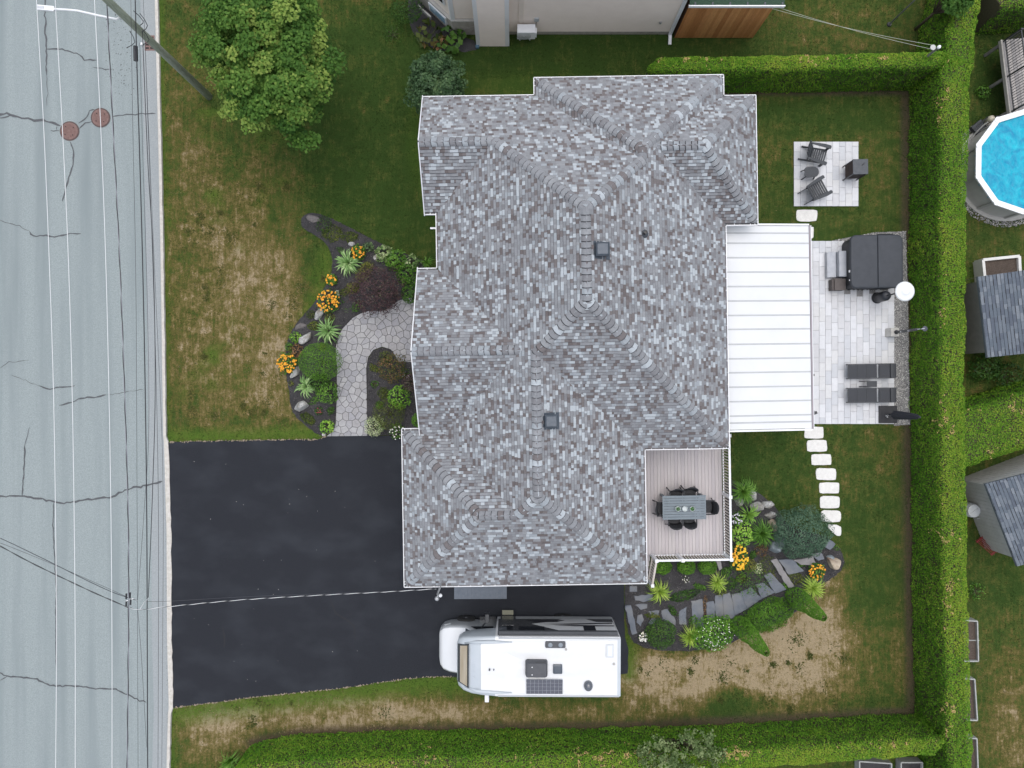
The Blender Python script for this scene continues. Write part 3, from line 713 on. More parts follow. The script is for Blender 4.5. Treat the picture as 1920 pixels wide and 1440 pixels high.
VOLS = [([pW, pE, pN, pS], (-99, 99, -99, 99)), ([pN, gS], (-3.03, 3, -99, 99)), ([bW, pE, bN], (-99, 99, 5, 99)), ([nN, nS, nE], (4, 99, -99, 99)),
        ([eN, eS], (-3.31, 2, -99, 99)), ([pW, wE, wS], (-99, 99, -99, 1.0)), ([aW, aN, wS], (-99, 1.5, -99, 99))]
def vol_z(V, x, y):
    pl, (x0, x1, y0, y1) = V
    if not (x0 - 1e-6 <= x <= x1 and y0 <= y <= y1): return -99
    return min(p.z(x, y) for p in pl)
def face_poly(V, k, ins=.09):
    pl, (x0, x1, y0, y1) = V
    P = [(max(x0, -20), max(y0, -20)), (min(x1, 20), max(y0, -20)), (min(x1, 20), min(y1, 20)), (max(x0, -20), min(y1, 20))]
    for p in pl:
        P = clip_poly(P, *p.half(ins))
        if p is not pl[k]:        # keep where plane k is the lower one
            a = pl[k].abc; b = p.abc
            P = clip_poly(P, a[0] - b[0], a[1] - b[1], b[2] - a[2])
    return P
SHM = [pm('shingle_%d' % i, c, c2, 22, .9, .35, 140) for i, (c, c2) in enumerate([
    ((0.361, 0.397, 0.428), (0.426, 0.461, 0.488)), ((0.259, 0.287, 0.314), (0.315, 0.342, 0.364)), ((0.185, 0.194, 0.208), (0.231, 0.239, 0.253)), ((0.204, 0.213, 0.228), (0.250, 0.259, 0.274)),
    ((0.159, 0.162, 0.173), (0.199, 0.200, 0.212)), ((0.132, 0.119, 0.120), (0.166, 0.151, 0.153)), ((0.103, 0.089, 0.091), (0.139, 0.121, 0.119)), ((0.227, 0.237, 0.251), (0.277, 0.287, 0.300))])]
SHW = [.14, .08, .18, .19, .10, .12, .08, .11]
BUTT = pm('shingle_edge', (.035, .036, .040), (.05, .05, .055), 20, .9); mb_mats = SHM  # dark asphalt butt; near-black tone also stands in for shadow lines at laps
EXPO = .118; WIDTHS = [.07, .10, .12, .13, .15, .18]
def unit_shingle(w, t):
    # u along the course, v up the slope; butt edge at v=0 proud by t
    e = EXPO
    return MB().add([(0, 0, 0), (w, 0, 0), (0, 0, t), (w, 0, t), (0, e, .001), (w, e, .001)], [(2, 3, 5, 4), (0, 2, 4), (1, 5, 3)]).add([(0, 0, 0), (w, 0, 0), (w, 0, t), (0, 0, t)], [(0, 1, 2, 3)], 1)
def shingle_faces(vols, parent, n_parts, off=(0, 0), ins=.09, colours=None, weights=None, widths=WIDTHS, expo=EXPO):
    colours = colours or SHM; weights = weights or SHW
    big = MB(); base = MB(); cand = []
    for vi, V in enumerate(vols):
        for k, pl in enumerate(V[0]):
            P = face_poly(V, k, ins)
            if len(P) < 3 or abs(area2(P)) < .05: continue
            base.add([(x, y, pl.z(x, y) - .004) for x, y in P], [range(len(P))])
            a, b, _ = pl.abc; g = math.hypot(a, b); cs = 1 / math.sqrt(1 + g * g)
            upx, upy = a / g, b / g                     # plan direction up the slope
            ux, uy = upy, -upx                          # along the course
            nrm = Vector((-a, -b, 1)).normalized()
            us = [x * ux + y * uy for x, y in P]; vs = [x * upx + y * upy for x, y in P]
            v = min(vs); step = expo * cs
            while v < max(vs):
                u = min(us) - random.uniform(0, .3)
                while u < max(us):
                    w = random.choice(widths); q = [(u, v), (u + w, v), (u + w, v + step), (u, v + step)]
                    Q = [(cu * ux + cv * upx, cu * uy + cv * upy) for cu, cv in q]; full = all(inside_conv(p_, P) for p_ in Q)
                    u += w
                    if not full:
                        Q = clip_conv(Q, P)
                        if len(Q) < 3 or abs(area2(Q)) < .0008: continue
                    hide = False
                    for vj, V2 in enumerate(vols):
                        if vj == vi: continue
                        if all(vol_z(V2, x, y) > pl.z(x, y) + (.03 if vj > vi else -.02) for x, y in Q): hide = True; break
                    if hide: continue
                    m = random.choices(range(len(colours)), weights)[0]
                    t = .012 + (.010 if random.random() < .45 else 0) + random.uniform(0, .003)
                    if full and n_parts: cand.append((w * random.uniform(.8, 1) , Q, pl, m, t, nrm, (ux, uy), (upx, upy), w, u - w, v, g, cs))
                    else: put_shingle(big, Q, pl, m, t, nrm, upx, upy, v, step)
                v += step
    cand.sort(key=lambda c: -c[0])
    meshes = {}
    for i, (sc_, Q, pl, m, t, nrm, U, UP, w, u0, v0, g, cs) in enumerate(cand):
        if i >= n_parts: put_shingle(big, Q, pl, m, t, nrm, UP[0], UP[1], v0, expo * cs); continue
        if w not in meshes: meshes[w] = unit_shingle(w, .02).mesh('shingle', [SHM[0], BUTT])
        o = obj('shingle', meshes[w], parent, colours[m])
        x = u0 * U[0] + v0 * UP[0]; y = u0 * U[1] + v0 * UP[1]
        e1 = Vector((U[0], U[1], 0)); e2 = Vector((UP[0] * cs, UP[1] * cs, g * cs))
        M = Matrix((( e1.x, e2.x, nrm.x, x - off[0]), (e1.y, e2.y, nrm.y, y - off[1]), (e1.z, e2.z, nrm.z, pl.z(x, y)), (0, 0, 0, 1)))
        o.matrix_local = M
    return big, base
def inside_conv(p, P):
    s = 1 if area2(P) > 0 else -1
    for i in range(len(P)):
        a = P[i]; b = P[(i + 1) % len(P)]
        if s * ((b[0] - a[0]) * (p[1] - a[1]) - (b[1] - a[1]) * (p[0] - a[0])) < -1e-6: return False
    return True
def clip_conv(Q, P):
    s = 1 if area2(P) > 0 else -1
    for i in range(len(P)):
        a = P[i]; b = P[(i + 1) % len(P)]; nx, ny = s * (b[1] - a[1]), -s * (b[0] - a[0])
        Q = clip_poly(Q, nx, ny, nx * a[0] + ny * a[1])
        if len(Q) < 3: return Q
    return Q
def put_shingle(mb, Q, pl, m, t, nrm, upx, upy, v, step):
    n = len(Q); top = []; bot = []
    for x, y in Q:
        f = (x * upx + y * upy - v) / step; h = t * (1 - f) + .001 * f; z = pl.z(x, y)
        top.append((x + nrm.x * h, y + nrm.y * h, z + nrm.z * h)); k_ = .007 + t * .70 if f < .02 else 0; x2, y2 = x - upx * k_, y - upy * k_; bot.append((x2, y2, pl.z(x2, y2) + .0015))  # butt foot pushed downslope so the painted shadow line shows from above
    fs = [list(range(n))] if area2(Q) > 0 else [list(range(n - 1, -1, -1))]
    for i in range(n):
        j = (i + 1) % n
        fi = (Q[i][0] + Q[j][0]) / 2 * upx + (Q[i][1] + Q[j][1]) / 2 * upy - v
        if fi < step * .75: fs.append((i, n + i, n + j, j))
    mb.add(top + bot, fs, m)
    nf = len(fs)
    for q in range(1, nf):
        i = fs[q][0]; j = fs[q][3]
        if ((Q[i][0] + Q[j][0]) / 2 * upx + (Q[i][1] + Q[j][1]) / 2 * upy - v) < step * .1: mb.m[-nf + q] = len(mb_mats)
roof = bpy.data.objects.new('roof', None); COL.objects.link(roof); roof.parent = house
big, base = shingle_faces(VOLS, roof, 300, (HCX, HCY))
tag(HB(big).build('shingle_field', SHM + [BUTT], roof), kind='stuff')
HB(base).build('roof_deck', pm('roof_deck', (.10, .10, .11), rough=.9), roof)

# ridge and hip caps, one by one
def isect(p, q, r=None, x=None, y=None, z=None):
    A = []; B = []
    for s in (p, q) + ((r,) if r is not None else ()): A.append([s.abc[0], s.abc[1], -1]); B.append(-s.abc[2])
    if x is not None: A.append([1, 0, 0]); B.append(x)
    if y is not None: A.append([0, 1, 0]); B.append(y)
    if z is not None: A.append([0, 0, 1]); B.append(z)
    return Vector(np.linalg.solve(np.array(A, float), np.array(B, float)))
def wing_dir(pl, d, other):
    n = Vector((-pl.abc[0], -pl.abc[1], 1)).normalized(); w = n.cross(d).normalized()
    g = Vector((pl.abc[0] - other.abc[0], pl.abc[1] - other.abc[1], 0))      # towards where pl is the lower plane
    if w.dot(g) > 0: w = -w
    return w, n
ncap = 0
def cap_line(lo, hi, p, q, parent=roof, ex=.205, w=.17):
    global ncap
    L = (hi - lo).length; n = max(1, round(L / ex)); e = L / n; d = (hi - lo).normalized()
    wp_, np_ = wing_dir(p, d, q); wq, nq = wing_dir(q, d, p); up = (np_ + nq).normalized()
    def sec(s, h):
        pts = []
        for t in (-1, -.55, -.2, .2, .55, 1):
            ww = wp_ if t < 0 else wq; nn = np_ if t < 0 else nq; b = abs(t)
            arch = .035 * b if False else 0
            pts.append(d * (s - .028 * (1 - b) * 1.0) + ww * (w * b) + nn * (h * (1 if b < .9 else .75)) - up * (.012 if b < .3 else 0))
        return pts
    mb = MB(); lo_s = sec(-.012, .058); hi_s = sec(e + .02, .010); bl = sec(-.048 - .068 * d.z / math.sqrt(1 - d.z * d.z), .004)  # foot pushed out to widen the painted shadow line under each cap
    n6 = 6; vs = lo_s + hi_s + bl
    fs = [(i, i + 1, 6 + i + 1, 6 + i) for i in range(5)] + [(12 + i, 12 + i + 1, i + 1, i) for i in range(5)] + [(0, 6, 12), (5, 17, 11)]
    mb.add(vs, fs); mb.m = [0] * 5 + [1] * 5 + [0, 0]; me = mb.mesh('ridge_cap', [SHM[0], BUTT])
    for i in range(n):
        o = obj('ridge_cap', me, parent, SHM[random.choices([0, 1, 2, 3, 4, 5, 7], [.07, .16, .24, .22, .16, .09, .14])[0]])
        o.location = lo + d * (e * i) - Vector((HCX, HCY, 0)); ncap += 1
A = isect(pW, pE, pN); B = isect(pW, pE, pS); C = isect(pW, pN, gS); D = isect(pE, pN, bW); Fp = isect(pE, bW, bN)
G = isect(pW, pS, wE); I = isect(pW, wE, wS); J = isect(pW, wS, aN); K = isect(aN, wS, aW); Lp = isect(eN, eS, pW); Mp = isect(nN, nS, pE); Np = isect(nN, nS, nE)
ze = HZ + .16
for lo, hi, p, q in [(isect(bW, bN, z=ze), Fp, bW, bN), (isect(pE, bN, z=ze), Fp, pE, bN), (isect(nN, nE, z=ze), Np, nN, nE), (isect(nS, nE, z=ze), Np, nS, nE),
                     (isect(pE, pS, z=ze), B, pE, pS), (isect(wE, wS, z=ze), I, wE, wS), (isect(aW, wS, z=ze), K, aW, wS), (isect(aW, aN, z=ze), K, aW, aN),
                     (C, A, pW, pN), (D, A, pE, pN), (G, B, pW, pS), (J, I, pW, wS),
                     (isect(pN, gS, x=-3.0), C, pN, gS), (isect(eN, eS, x=-3.28), Lp, eN, eS), (Mp, Np, nN, nS), (K, J, aN, wS), (Fp, D, pE, bW), (I, G, pW, wE), (B, A, pW, pE)]:
    cap_line(lo, hi, p, q)

# fascia, gutters with hangers, rakes
GUT_IN = pm('gutter_floor', (.22, .21, .22), (.30, .29, .30), 10, .7)
gutter = bpy.data.objects.new('gutter', None); COL.objects.link(gutter); gutter.parent = house
eaves = [((-3.03, 10.38), (.94, 10.38), 'N'), ((.94, 10.38), (.94, 11.0), 'W'), ((.94, 11.0), (7.78, 11.0), 'N'), ((7.78, 11.0), (7.78, 10.25), 'E'), ((7.78, 10.25), (8.93, 10.25), 'N'),
         ((8.93, 10.25), (8.93, 5.56), 'E'), ((8.93, 5.56), (7.78, 5.56), 'S'), ((7.78, 5.56), (7.78, -2.45), 'E'), ((7.78, -2.45), (4.75, -2.45), 'S'), ((4.75, -2.45), (4.75, -7.25), 'E'),
         ((4.75, -7.25), (-4.0, -7.25), 'S'), ((-4.0, -7.25), (-4.0, -1.53), 'W'), ((-4.0, -1.53), (-3.31, -1.53), 'N'), ((-3.31, 4.215), (-2.65, 4.215), 'N'),
         ((-2.65, 4.215), (-2.65, 6.55), 'W'), ((-2.65, 6.12), (-3.03, 6.12), 'S')]
OUT = {'N': (0, 1), 'S': (0, -1), 'E': (1, 0), 'W': (-1, 0)}
hang = MB().box((0, -.055, .0), (.022, .11, .012)).mesh('gutter_hanger', WHITE_METAL)
fas = MB(); gu = MB()
for (a, b, s) in eaves:
    o_ = OUT[s]; a = Vector((*a, 0)); b = Vector((*b, 0)); o3 = Vector((*o_, 0)); L = (b - a).length; d = (b - a) / L
    zb = Vector((0, 0, 1)); z0 = HZ
    HB(MB().beam(a - o3 * .012 + zb * (z0 - .03), b - o3 * .012 + zb * (z0 - .03), .024, .12)).build('gutter_lip', WHITE_METAL, gutter)
    HB(MB().beam(a - o3 * .065 + zb * (z0 - .085), b - o3 * .065 + zb * (z0 - .085), .082, .012)).build('gutter_floor', GUT_IN, gutter)
    HB(MB().beam(a - o3 * .118 + zb * (z0 - .075), b - o3 * .118 + zb * (z0 - .075), .02, .20)).build('fascia', WHITE, house)
    k = max(1, int(L / .42)); ang = math.atan2(o_[1], o_[0]) - PI / 2
    for i in range(k):
        p = a + d * (L * (i + .5) / k); h = obj('gutter_hanger', hang, gutter); h.location = (p.x - HCX, p.y - HCY, z0 + .026); h.rotation_euler = (0, 0, ang)
rk = MB()
for pts in ([(-3.045, 10.36, 0), (-3.045, None, pN, gS), (-3.045, 6.12, 0)], [(-3.325, 4.2, 0), (-3.325, None, eN, eS), (-3.325, -1.95, 0)]):
    mid = isect(pts[1][2], pts[1][3], x=pts[1][0])
    HB(MB().beam((pts[0][0], pts[0][1], HZ - .03), mid + Vector((0, 0, -.03)), .03, .16)).build('rake_board', WHITE, house); HB(MB().beam(mid + Vector((0, 0, -.03)), (pts[2][0], pts[2][1], HZ - .03), .03, .16)).build('rake_board', WHITE, house)
# walls and soffits below the roof
SIDE = pm('house_siding', (.42, .41, .39), (.48, .47, .45), 3, .7)
wl = MB(); sf = MB()
for (x0, x1, y0, y1) in ((-2.25, 7.35, -2.0, 10.0), (-2.6, 1.0, 6.5, 9.98), (1.35, 7.36, 9.0, 10.6), (6.0, 8.5, 5.95, 9.85), (-2.9, 1.0, -1.5, 3.8), (-2.0, 4.3, -6.85, 0.0), (-3.6, 1.0, -6.84, -1.95)):
    wl.bbox(x0, x1, y0, y1, 0, HZ - .19)
for (x0, x1, y0, y1) in ((-2.54, 7.66, -2.33, 10.26), (-3.0, 1.0, 6.24, 10.255), (1.06, 7.655, 9.0, 10.88), (6.0, 8.81, 5.68, 10.13), (-3.29, 1.0, -1.83, 4.09), (-2.0, 4.63, -7.13, 0.0), (-3.88, 1.0, -7.125, -1.65)):
    i_ = len(sf.v) * .00002; sf.bbox(x0, x1, y0, y1, HZ - .18 - i_, HZ - .165 - i_)
HB(wl).build('wall', SIDE, house); HB(sf).build('soffit', WHITE, house)
# openings under the eaves
def opening(name, x, y, w, z0, z1, face, mat):
    fx, fy = OUT[face]; d = (.05, w) if fx else (w, .05)
    o = HB(MB().box((x, y, (z0 + z1) / 2), (d[0] + (0 if fx else .14), d[1] + (.14 if fx else 0), z1 - z0 + .14))).build(name, WHITE, house)
    HB(MB().box((x + fx * .03, y + fy * .03, (z0 + z1) / 2), (d[0] if fx else w, d[1] if not fx else w, z1 - z0))).build('pane' if mat is GLASS else 'panel', mat, o)
opening('garage_door', -3.62, -4.4, 3.6, .05, 2.3, 'W', WHITE); opening('front_door', -2.92, 1.6, 1.0, .3, 2.4, 'W', DARK_PLASTIC); opening('window', -2.62, 8.2, 1.6, 1.2, 2.6, 'W', GLASS)
opening('window', 2.0, -6.87, 1.2, 1.3, 2.5, 'S', GLASS); opening('window', 8.52, 8.0, 1.6, 1.2, 2.6, 'E', GLASS); opening('patio_door', 7.37, 2.0, 2.2, .2, 2.4, 'E', GLASS); opening('patio_door', 4.32, -3.6, 1.8, 1.0, 3.1, 'E', GLASS)
opening('window', 4.2, 10.62, 1.6, 1.2, 2.6, 'N', GLASS)
# roof vents, pipes, service mast
VENT = pm('vent_grey', (.06, .075, .095), (.085, .10, .12), 10, .45, metal=.3)
def zroof(x, y): return max(vol_z(V, x, y) for V in VOLS)
def hpix(px, py, z):
    k = (HC - z) / FP; x = (px - 960) * k; y = -(py - 720) * k
    return x * math.cos(ROT) + y * math.sin(ROT), -x * math.sin(ROT) + y * math.cos(ROT)
for (px, py) in ((1127, 471), (1036, 792)):
    x, y = hpix(px, py, 6.6); z = zroof(x, y) - .03
    v = HB(MB().bbox(x - .18, x + .18, y - .18, y + .18, z - .25, z + .2)).build('roof_vent', VENT, house, bevel=.01)
    c_ = MB(); c_.loft([[(x - .215, y - .215, z + .225), (x + .215, y - .215, z + .225), (x + .215, y + .215, z + .225), (x - .215, y + .215, z + .225)], [(x - .215, y - .215, z + .28), (x + .215, y - .215, z + .28), (x + .215, y + .215, z + .28), (x - .215, y + .215, z + .28)], [(x - .16, y - .16, z + .33), (x + .16, y - .16, z + .33), (x + .16, y + .16, z + .33), (x - .16, y + .16, z + .33)]])
    HB(c_).build('cap', VENT, v)
    HB(MB().add([(x - .28, y - .28, zroof(x - .28, y - .28) + .02), (x + .28, y - .28, zroof(x + .28, y - .28) + .02), (x + .28, y + .28, zroof(x + .28, y + .28) + .02), (x - .28, y + .28, zroof(x - .28, y + .28) + .02)], [(0, 1, 2, 3)])).build('flashing', VENT, v)
x, y = hpix(1208, 438, 5.8); z = zroof(x, y)
v = HB(MB().lathe((x, y, z - .1), [(.055, 0), (.055, .42), (.045, .42), (.045, .38)], 12)).build('vent_pipe', BLACK_METAL, house)
HB(MB().lathe((x, y, z - .06), [(.15, 0), (.14, .08), (.07, .14)], 14)).build('collar', DARK_PLASTIC, v)
x, y = hpix(822, 1100, 3.9); mast = HB(MB().tube([(x, -7.31, 1.2), (x, -7.31, 4.25), (x + .03, -7.33, 4.42), (x, -7.40, 4.48)], .032, 8)).build('service_mast', pm('galvanised', (.38, .39, .40), (.45, .46, .47), 10, .4, metal=.6), house, smooth=True)
HB(MB().lathe((x, -7.42, 4.38), [(.06, 0), (.085, .06), (.06, .14), (.02, .16)], 10)).build('weatherhead', pm('galvanised', (.38, .39, .4)), mast)
HB(MB().lathe((x + .09, -7.40, 4.1), [(.05, 0), (.07, .05), (.05, .1)], 8)).build('insulator', WHITE, mast)
HB(MB().tube([(x + .02, -7.31, 4.2), (x + .10, -7.1, 4.3), (x + .14, -6.95, zroof(x + .14, -6.95) + .03)], .018, 6)).build('stay', pm('galvanised', (.38, .39, .4)), mast)
x, y = hpix(812, 428, 3.2); HB(MB().beam((x - .1, y, 3.2), (x + .3, y, 3.2), .06, .06)).build('light_bracket', WHITE, house)

# ============================================================ DECK
DZ = .95
DK = [pm('deck_board_%d' % i, c, tuple(q * 1.1 for q in c), 5, .75, .2, 30, stretch=(3, .25, 3)) for i, c in enumerate([(.45, .415, .42), (.48, .445, .445), (.425, .395, .405), (.46, .43, .43)])]
RAIL = pm('ivory_rail', (.66, .60, .54), (.72, .66, .60), 4, .5)
deck = thing('deck', (*hrot(6.3, -4.4), 0), 'raised wooden deck with pinkish grey boards and ivory railing', 'deck', ROT)
def DB(mb): mb.v = [(v[0] - 6.3, v[1] + 4.4, v[2]) for v in mb.v]; return mb
nb_ = 29; bw = (8.24 - 4.34) / nb_
bm_ = MB().bbox(-bw / 2 + .004, bw / 2 - .004, -2.42, 2.42, -.025, 0).mesh('board', DK[0])
for i in range(nb_):
    o = obj('board', bm_, deck, random.choice(DK)); o.location = (4.34 + bw * (i + .5) - 6.3, -4.42 + 4.4, DZ - random.uniform(0, .002))
DB(MB().bbox(4.34, 8.22, -6.82, -2.02, DZ - .22, DZ - .028)).build('frame', pm('deck_frame', (.12, .10, .09), rough=.9), deck)
rails = MB(); rail = DB(rails.beam((8.27, -2.05, DZ + .95), (8.27, -6.86, DZ + .95), .075, .05).beam((8.235, -6.84, DZ + .951), (5.42, -6.84, DZ + .951), .075, .05)
     .beam((8.27, -2.05, DZ + .10), (8.27, -6.86, DZ + .10), .045, .04).beam((8.235, -6.84, DZ + .101), (5.42, -6.84, DZ + .101), .045, .04)).build('railing', WHITE, deck)
bal = MB().bbox(-.018, .018, -.018, .018, .0, .82).mesh('baluster', RAIL)
for i in range(41):
    o = obj('baluster', bal, rail); o.location = (8.27 - 6.3, -2.16 - i * .113 + 4.4, DZ + .105)
for i in range(24):
    o = obj('baluster', bal, rail); o.location = (5.5 + i * .113 - 6.3, -6.84 + 4.4, DZ + .105)
post = MB().bbox(-.05, .05, -.05, .05, -.3, 1.0).bbox(-.062, .062, -.062, .062, 1.0, 1.03).mesh('post', WHITE)
for (x, y) in ((8.27, -2.1), (8.27, -4.45), (8.27, -6.84), (6.42, -6.84), (5.42, -6.84)):
    o = obj('post', post, rail); o.location = (x - 6.3, y + 4.4, DZ)
DB(MB().beam((5.42, -6.9, DZ + .9), (5.42, -8.0, .95), .075, .05).beam((5.42, -6.9, DZ + .1), (5.42, -8.0, .15), .05, .04)).build('stair_rail', RAIL, deck)
for i in range(8):
    t = (i + .7) / 8.4; o = obj('baluster', bal, rail); o.location = (5.42 - 6.3, -6.9 - 1.1 * t + 4.4, DZ + .1 - .8 * t)
o = obj('post', post, rail); o.location = (5.42 - 6.3, -8.05 + 4.4, .0)
for i in range(5): DB(MB().bbox(4.36, 5.38, -6.87 - .25 * (i + 1), -6.87 - .25 * i - .01, DZ - .18 * (i + 1) - .04, DZ - .18 * (i + 1))).build('step', DK[i % 4], deck)
for (x, y) in ((8.1, -6.7), (8.1, -2.2), (5.5, -6.7)): DB(MB().bbox(x - .06, x + .06, y - .06, y + .06, 0, DZ - .22)).build('support_post', WHITE, deck)

# dining set
TBL = pm('slate_blue_table', (.135, .17, .195), (.165, .20, .225), 4, .5)
CHR = pm('black_wicker', (.012, .013, .016), (.028, .030, .034), 60, .6, .6, 120)
tx0, tx1, ty0, ty1 = 5.73, 7.40, -5.33, -4.40
tb = thing('dining_table', (*hrot(6.565, -4.865), DZ), 'slate blue slatted dining table on the deck', 'table', ROT)
for i in range(9):
    w = (ty1 - ty0 - .0) / 9; MB().bbox(-.80, .80, -.465 + w * i + .006, -.465 + w * (i + 1) - .006, .70, .725).build('slat', TBL, tb)
MB().bbox(-.835, -.79, -.465, .465, .695, .728).bbox(.79, .835, -.465, .465, .695, .728).bbox(-.79, .79, -.44, -.40, .64, .695).bbox(-.79, .79, .40, .44, .64, .695).build('frame', TBL, tb)
for sx in (-1, 1):
    for sy in (-1, 1): MB().bbox(sx * .76 - .035, sx * .76 + .035, sy * .41 - .035, sy * .41 + .035, 0, .695).build('leg', TBL, tb)
def make_chair():
    t = thing('dining_chair', (0, 0, DZ), 'x', 'chair')
    MB().box((0, 0, .43), (.48, .46, .06)).build('seat', CHR, t, bevel=.015)
    rings = []
    for (z, y, h) in ((.44, -.22, .24), (.62, -.27, .25), (.80, -.33, .24), (.88, -.36, .2)):
        rings.append([(-h, y + .05, z), (-h * .5, y, z), (0, y - .012, z), (h * .5, y, z), (h, y + .05, z), (h, y + .09, z), (h * .5, y + .04, z), (0, y + .028, z), (-h * .5, y + .04, z), (-h, y + .09, z)])
    MB().loft(rings).build('backrest', CHR, t, smooth=True)
    for sx in (-1, 1):
        MB().beam((sx * .26, -.26, .64), (sx * .26, .20, .64), .05, .03).build('armrest', CHR, t)
        for y, y2 in ((.20, .23), (-.22, -.30)): MB().beam((sx * .25, y, .64 if y > 0 else .45), (sx * .26, y2, 0), .035, .035).build('leg', BLACK_METAL, t)
    return t
ch0 = make_chair(); first = True
for (px, py, rz, lab) in ((1267, 931, PI, 'left black wicker chair on the far side of the dining table'), (1293, 928, PI - .06, 'right black wicker chair on the far side of the dining table'), (1264, 972, 0, 'left black wicker chair on the side of the table facing the garden path'),
                          (1291, 971, .02, 'right black wicker chair on the side of the table facing the garden path'), (1242, 953, -PI / 2, 'black wicker chair at the end of the table by the house'), (1325, 950, PI / 2, 'black wicker chair at the end of the table by the railing')):
    c_ = ch0 if first else dup(ch0); first = False
    placed(c_, at(px, py, DZ + .43) - Vector((0, 0, .43)), rz + ROT, lab, 'dining chairs on the deck')
POTG = leafmat('potted_leaves', [(0, (.03, .12, .02)), (1, (.10, .30, .06))])
for (px, lab, m_, kind_) in ((1271, 'glass jar with green plant on the left of the table', None, 1), (1284, 'glass jar with clear crystals in the middle of the table', None, 0), (1298, 'glass jar with green plant on the right of the table', None, 1)):
    p = at(px, 954, DZ + .8); t = thing('glass_jar', (p.x, p.y, DZ + .726), lab, 'jar', group='jars on the dining table')
    MB().lathe((0, 0, 0), [(.07, 0), (.10, .02), (.105, .10), (.10, .11), (.095, .10), (.09, .03)], 20).build('bowl', pm('pale_glass', (.55, .62, .62), rough=.1, spec=.8), t, smooth=True)
    MB().lathe((0, 0, .012), [(.085, 0), (.085, .04)], 14).build('filling', pm('pebble_filling', (.62, .66, .68), (.3, .33, .33), 60, .5) , t)
    if kind_:
        d_ = dirs_sphere(70, 0); o = obj('foliage', leaf_mesh('foliage', d_ * [.07, .07, .06] + [0, 0, .08], d_, .05, rng.random(70), POTG), t)

# ============================================================ PATIO COVER
PANEL = pm('white_cover_panel', (.62, .635, .645), (.66, .67, .675), .8, .45)
RIB = pm('cover_rib', (.40, .415, .425), (.45, .46, .47), 3, .5)
cz0, cz1 = 2.95, 2.62
cov = thing('patio_cover', (*hrot(9.5, 2.2), 0), 'white ribbed patio cover against the back of the house', 'patio cover', ROT)
cx0, cx1 = 7.55, 11.14
def cov_y(py, px=1440): return hpix(px, py, 2.78)[1]
ribs_px = [422, 437, 456, 483, 510, 537, 564, 591, 617, 645, 672, 698, 725, 752, 779, 792, 806]
ysr = [cov_y(p) for p in ribs_px]
for i in range(len(ysr) - 1):
    ya, yb = ysr[i + 1] + .028, ysr[i] - .028
    MB().add([(cx0 - 9.5, ya - 2.2, cz0), (cx1 - 9.5, ya - 2.2, cz1), (cx1 - 9.5, yb - 2.2, cz1), (cx0 - 9.5, yb - 2.2, cz0), (cx0 - 9.5, ya - 2.2, cz0 - .07), (cx1 - 9.5, ya - 2.2, cz1 - .07), (cx1 - 9.5, yb - 2.2, cz1 - .07), (cx0 - 9.5, yb - 2.2, cz0 - .07)],
             [(0, 1, 2, 3), (7, 6, 5, 4), (0, 4, 5, 1), (2, 6, 7, 3), (1, 5, 6, 2), (0, 3, 7, 4)]).build('panel', PANEL, cov)
for y in ysr[1:-1]:
    MB().beam((cx0 - 9.5, y - 2.2, cz0 - .022), (cx1 - 9.5, y - 2.2, cz1 - .022), .05, .05).build('rib', RIB, cov)
MB().beam((cx0 - 9.5, ysr[0] - 2.2 + .02, cz0 - .02), (cx1 - 9.5, ysr[0] - 2.2 + .02, cz1 - .02), .06, .12).build('side_trim', WHITE_METAL, cov); MB().beam((cx0 - 9.5, ysr[-1] - 2.2 - .02, cz0 - .02), (cx1 - 9.5, ysr[-1] - 2.2 - .02, cz1 - .02), .06, .12).build('side_trim', WHITE_METAL, cov)
MB().beam((cx1 - 9.5 + .05, ysr[0] - 2.2, cz1 - .06), (cx1 - 9.5 + .05, ysr[-1] - 2.2, cz1 - .06), .05, .10).build('gutter', pm('cover_gutter', (.30, .27, .29), rough=.5), cov)
MB().beam((cx1 - 9.5 + .085, ysr[0] - 2.2, cz1 - .04), (cx1 - 9.5 + .085, ysr[-1] - 2.2, cz1 - .04), .018, .10).build('gutter_lip', WHITE_METAL, cov)
for y in (ysr[0] - .2, (ysr[0] + ysr[-1]) / 2, ysr[-1] + .2): MB().bbox(cx1 - 9.5 - .15, cx1 - 9.5 - .05, y - 2.25, y - 2.15, 0, cz1 - .08).build('post', WHITE_METAL, cov)
p = at(1526, 772, 2.2); sp_ = thing('patio_floodlight', p, 'dark floodlight hanging below the corner of the patio cover', 'lamp')
MB().beam((-.16, .22, .05), (0, 0, 0), .06, .05).box((.03, -.06, -.03), (.2, .1, .08), rz=.4).build('lamp_head', BLACK_METAL, sp_)
p = at(1524, 703, 2.3); sp_ = thing('patio_camera', p, 'tiny dark camera at the outer edge of the patio cover', 'camera')
MB().box((0, 0, 0), (.10, .08, .08)).beam((-.12, 0, .02), (0, 0, 0), .03, .03).build('camera_body', BLACK_METAL, sp_)
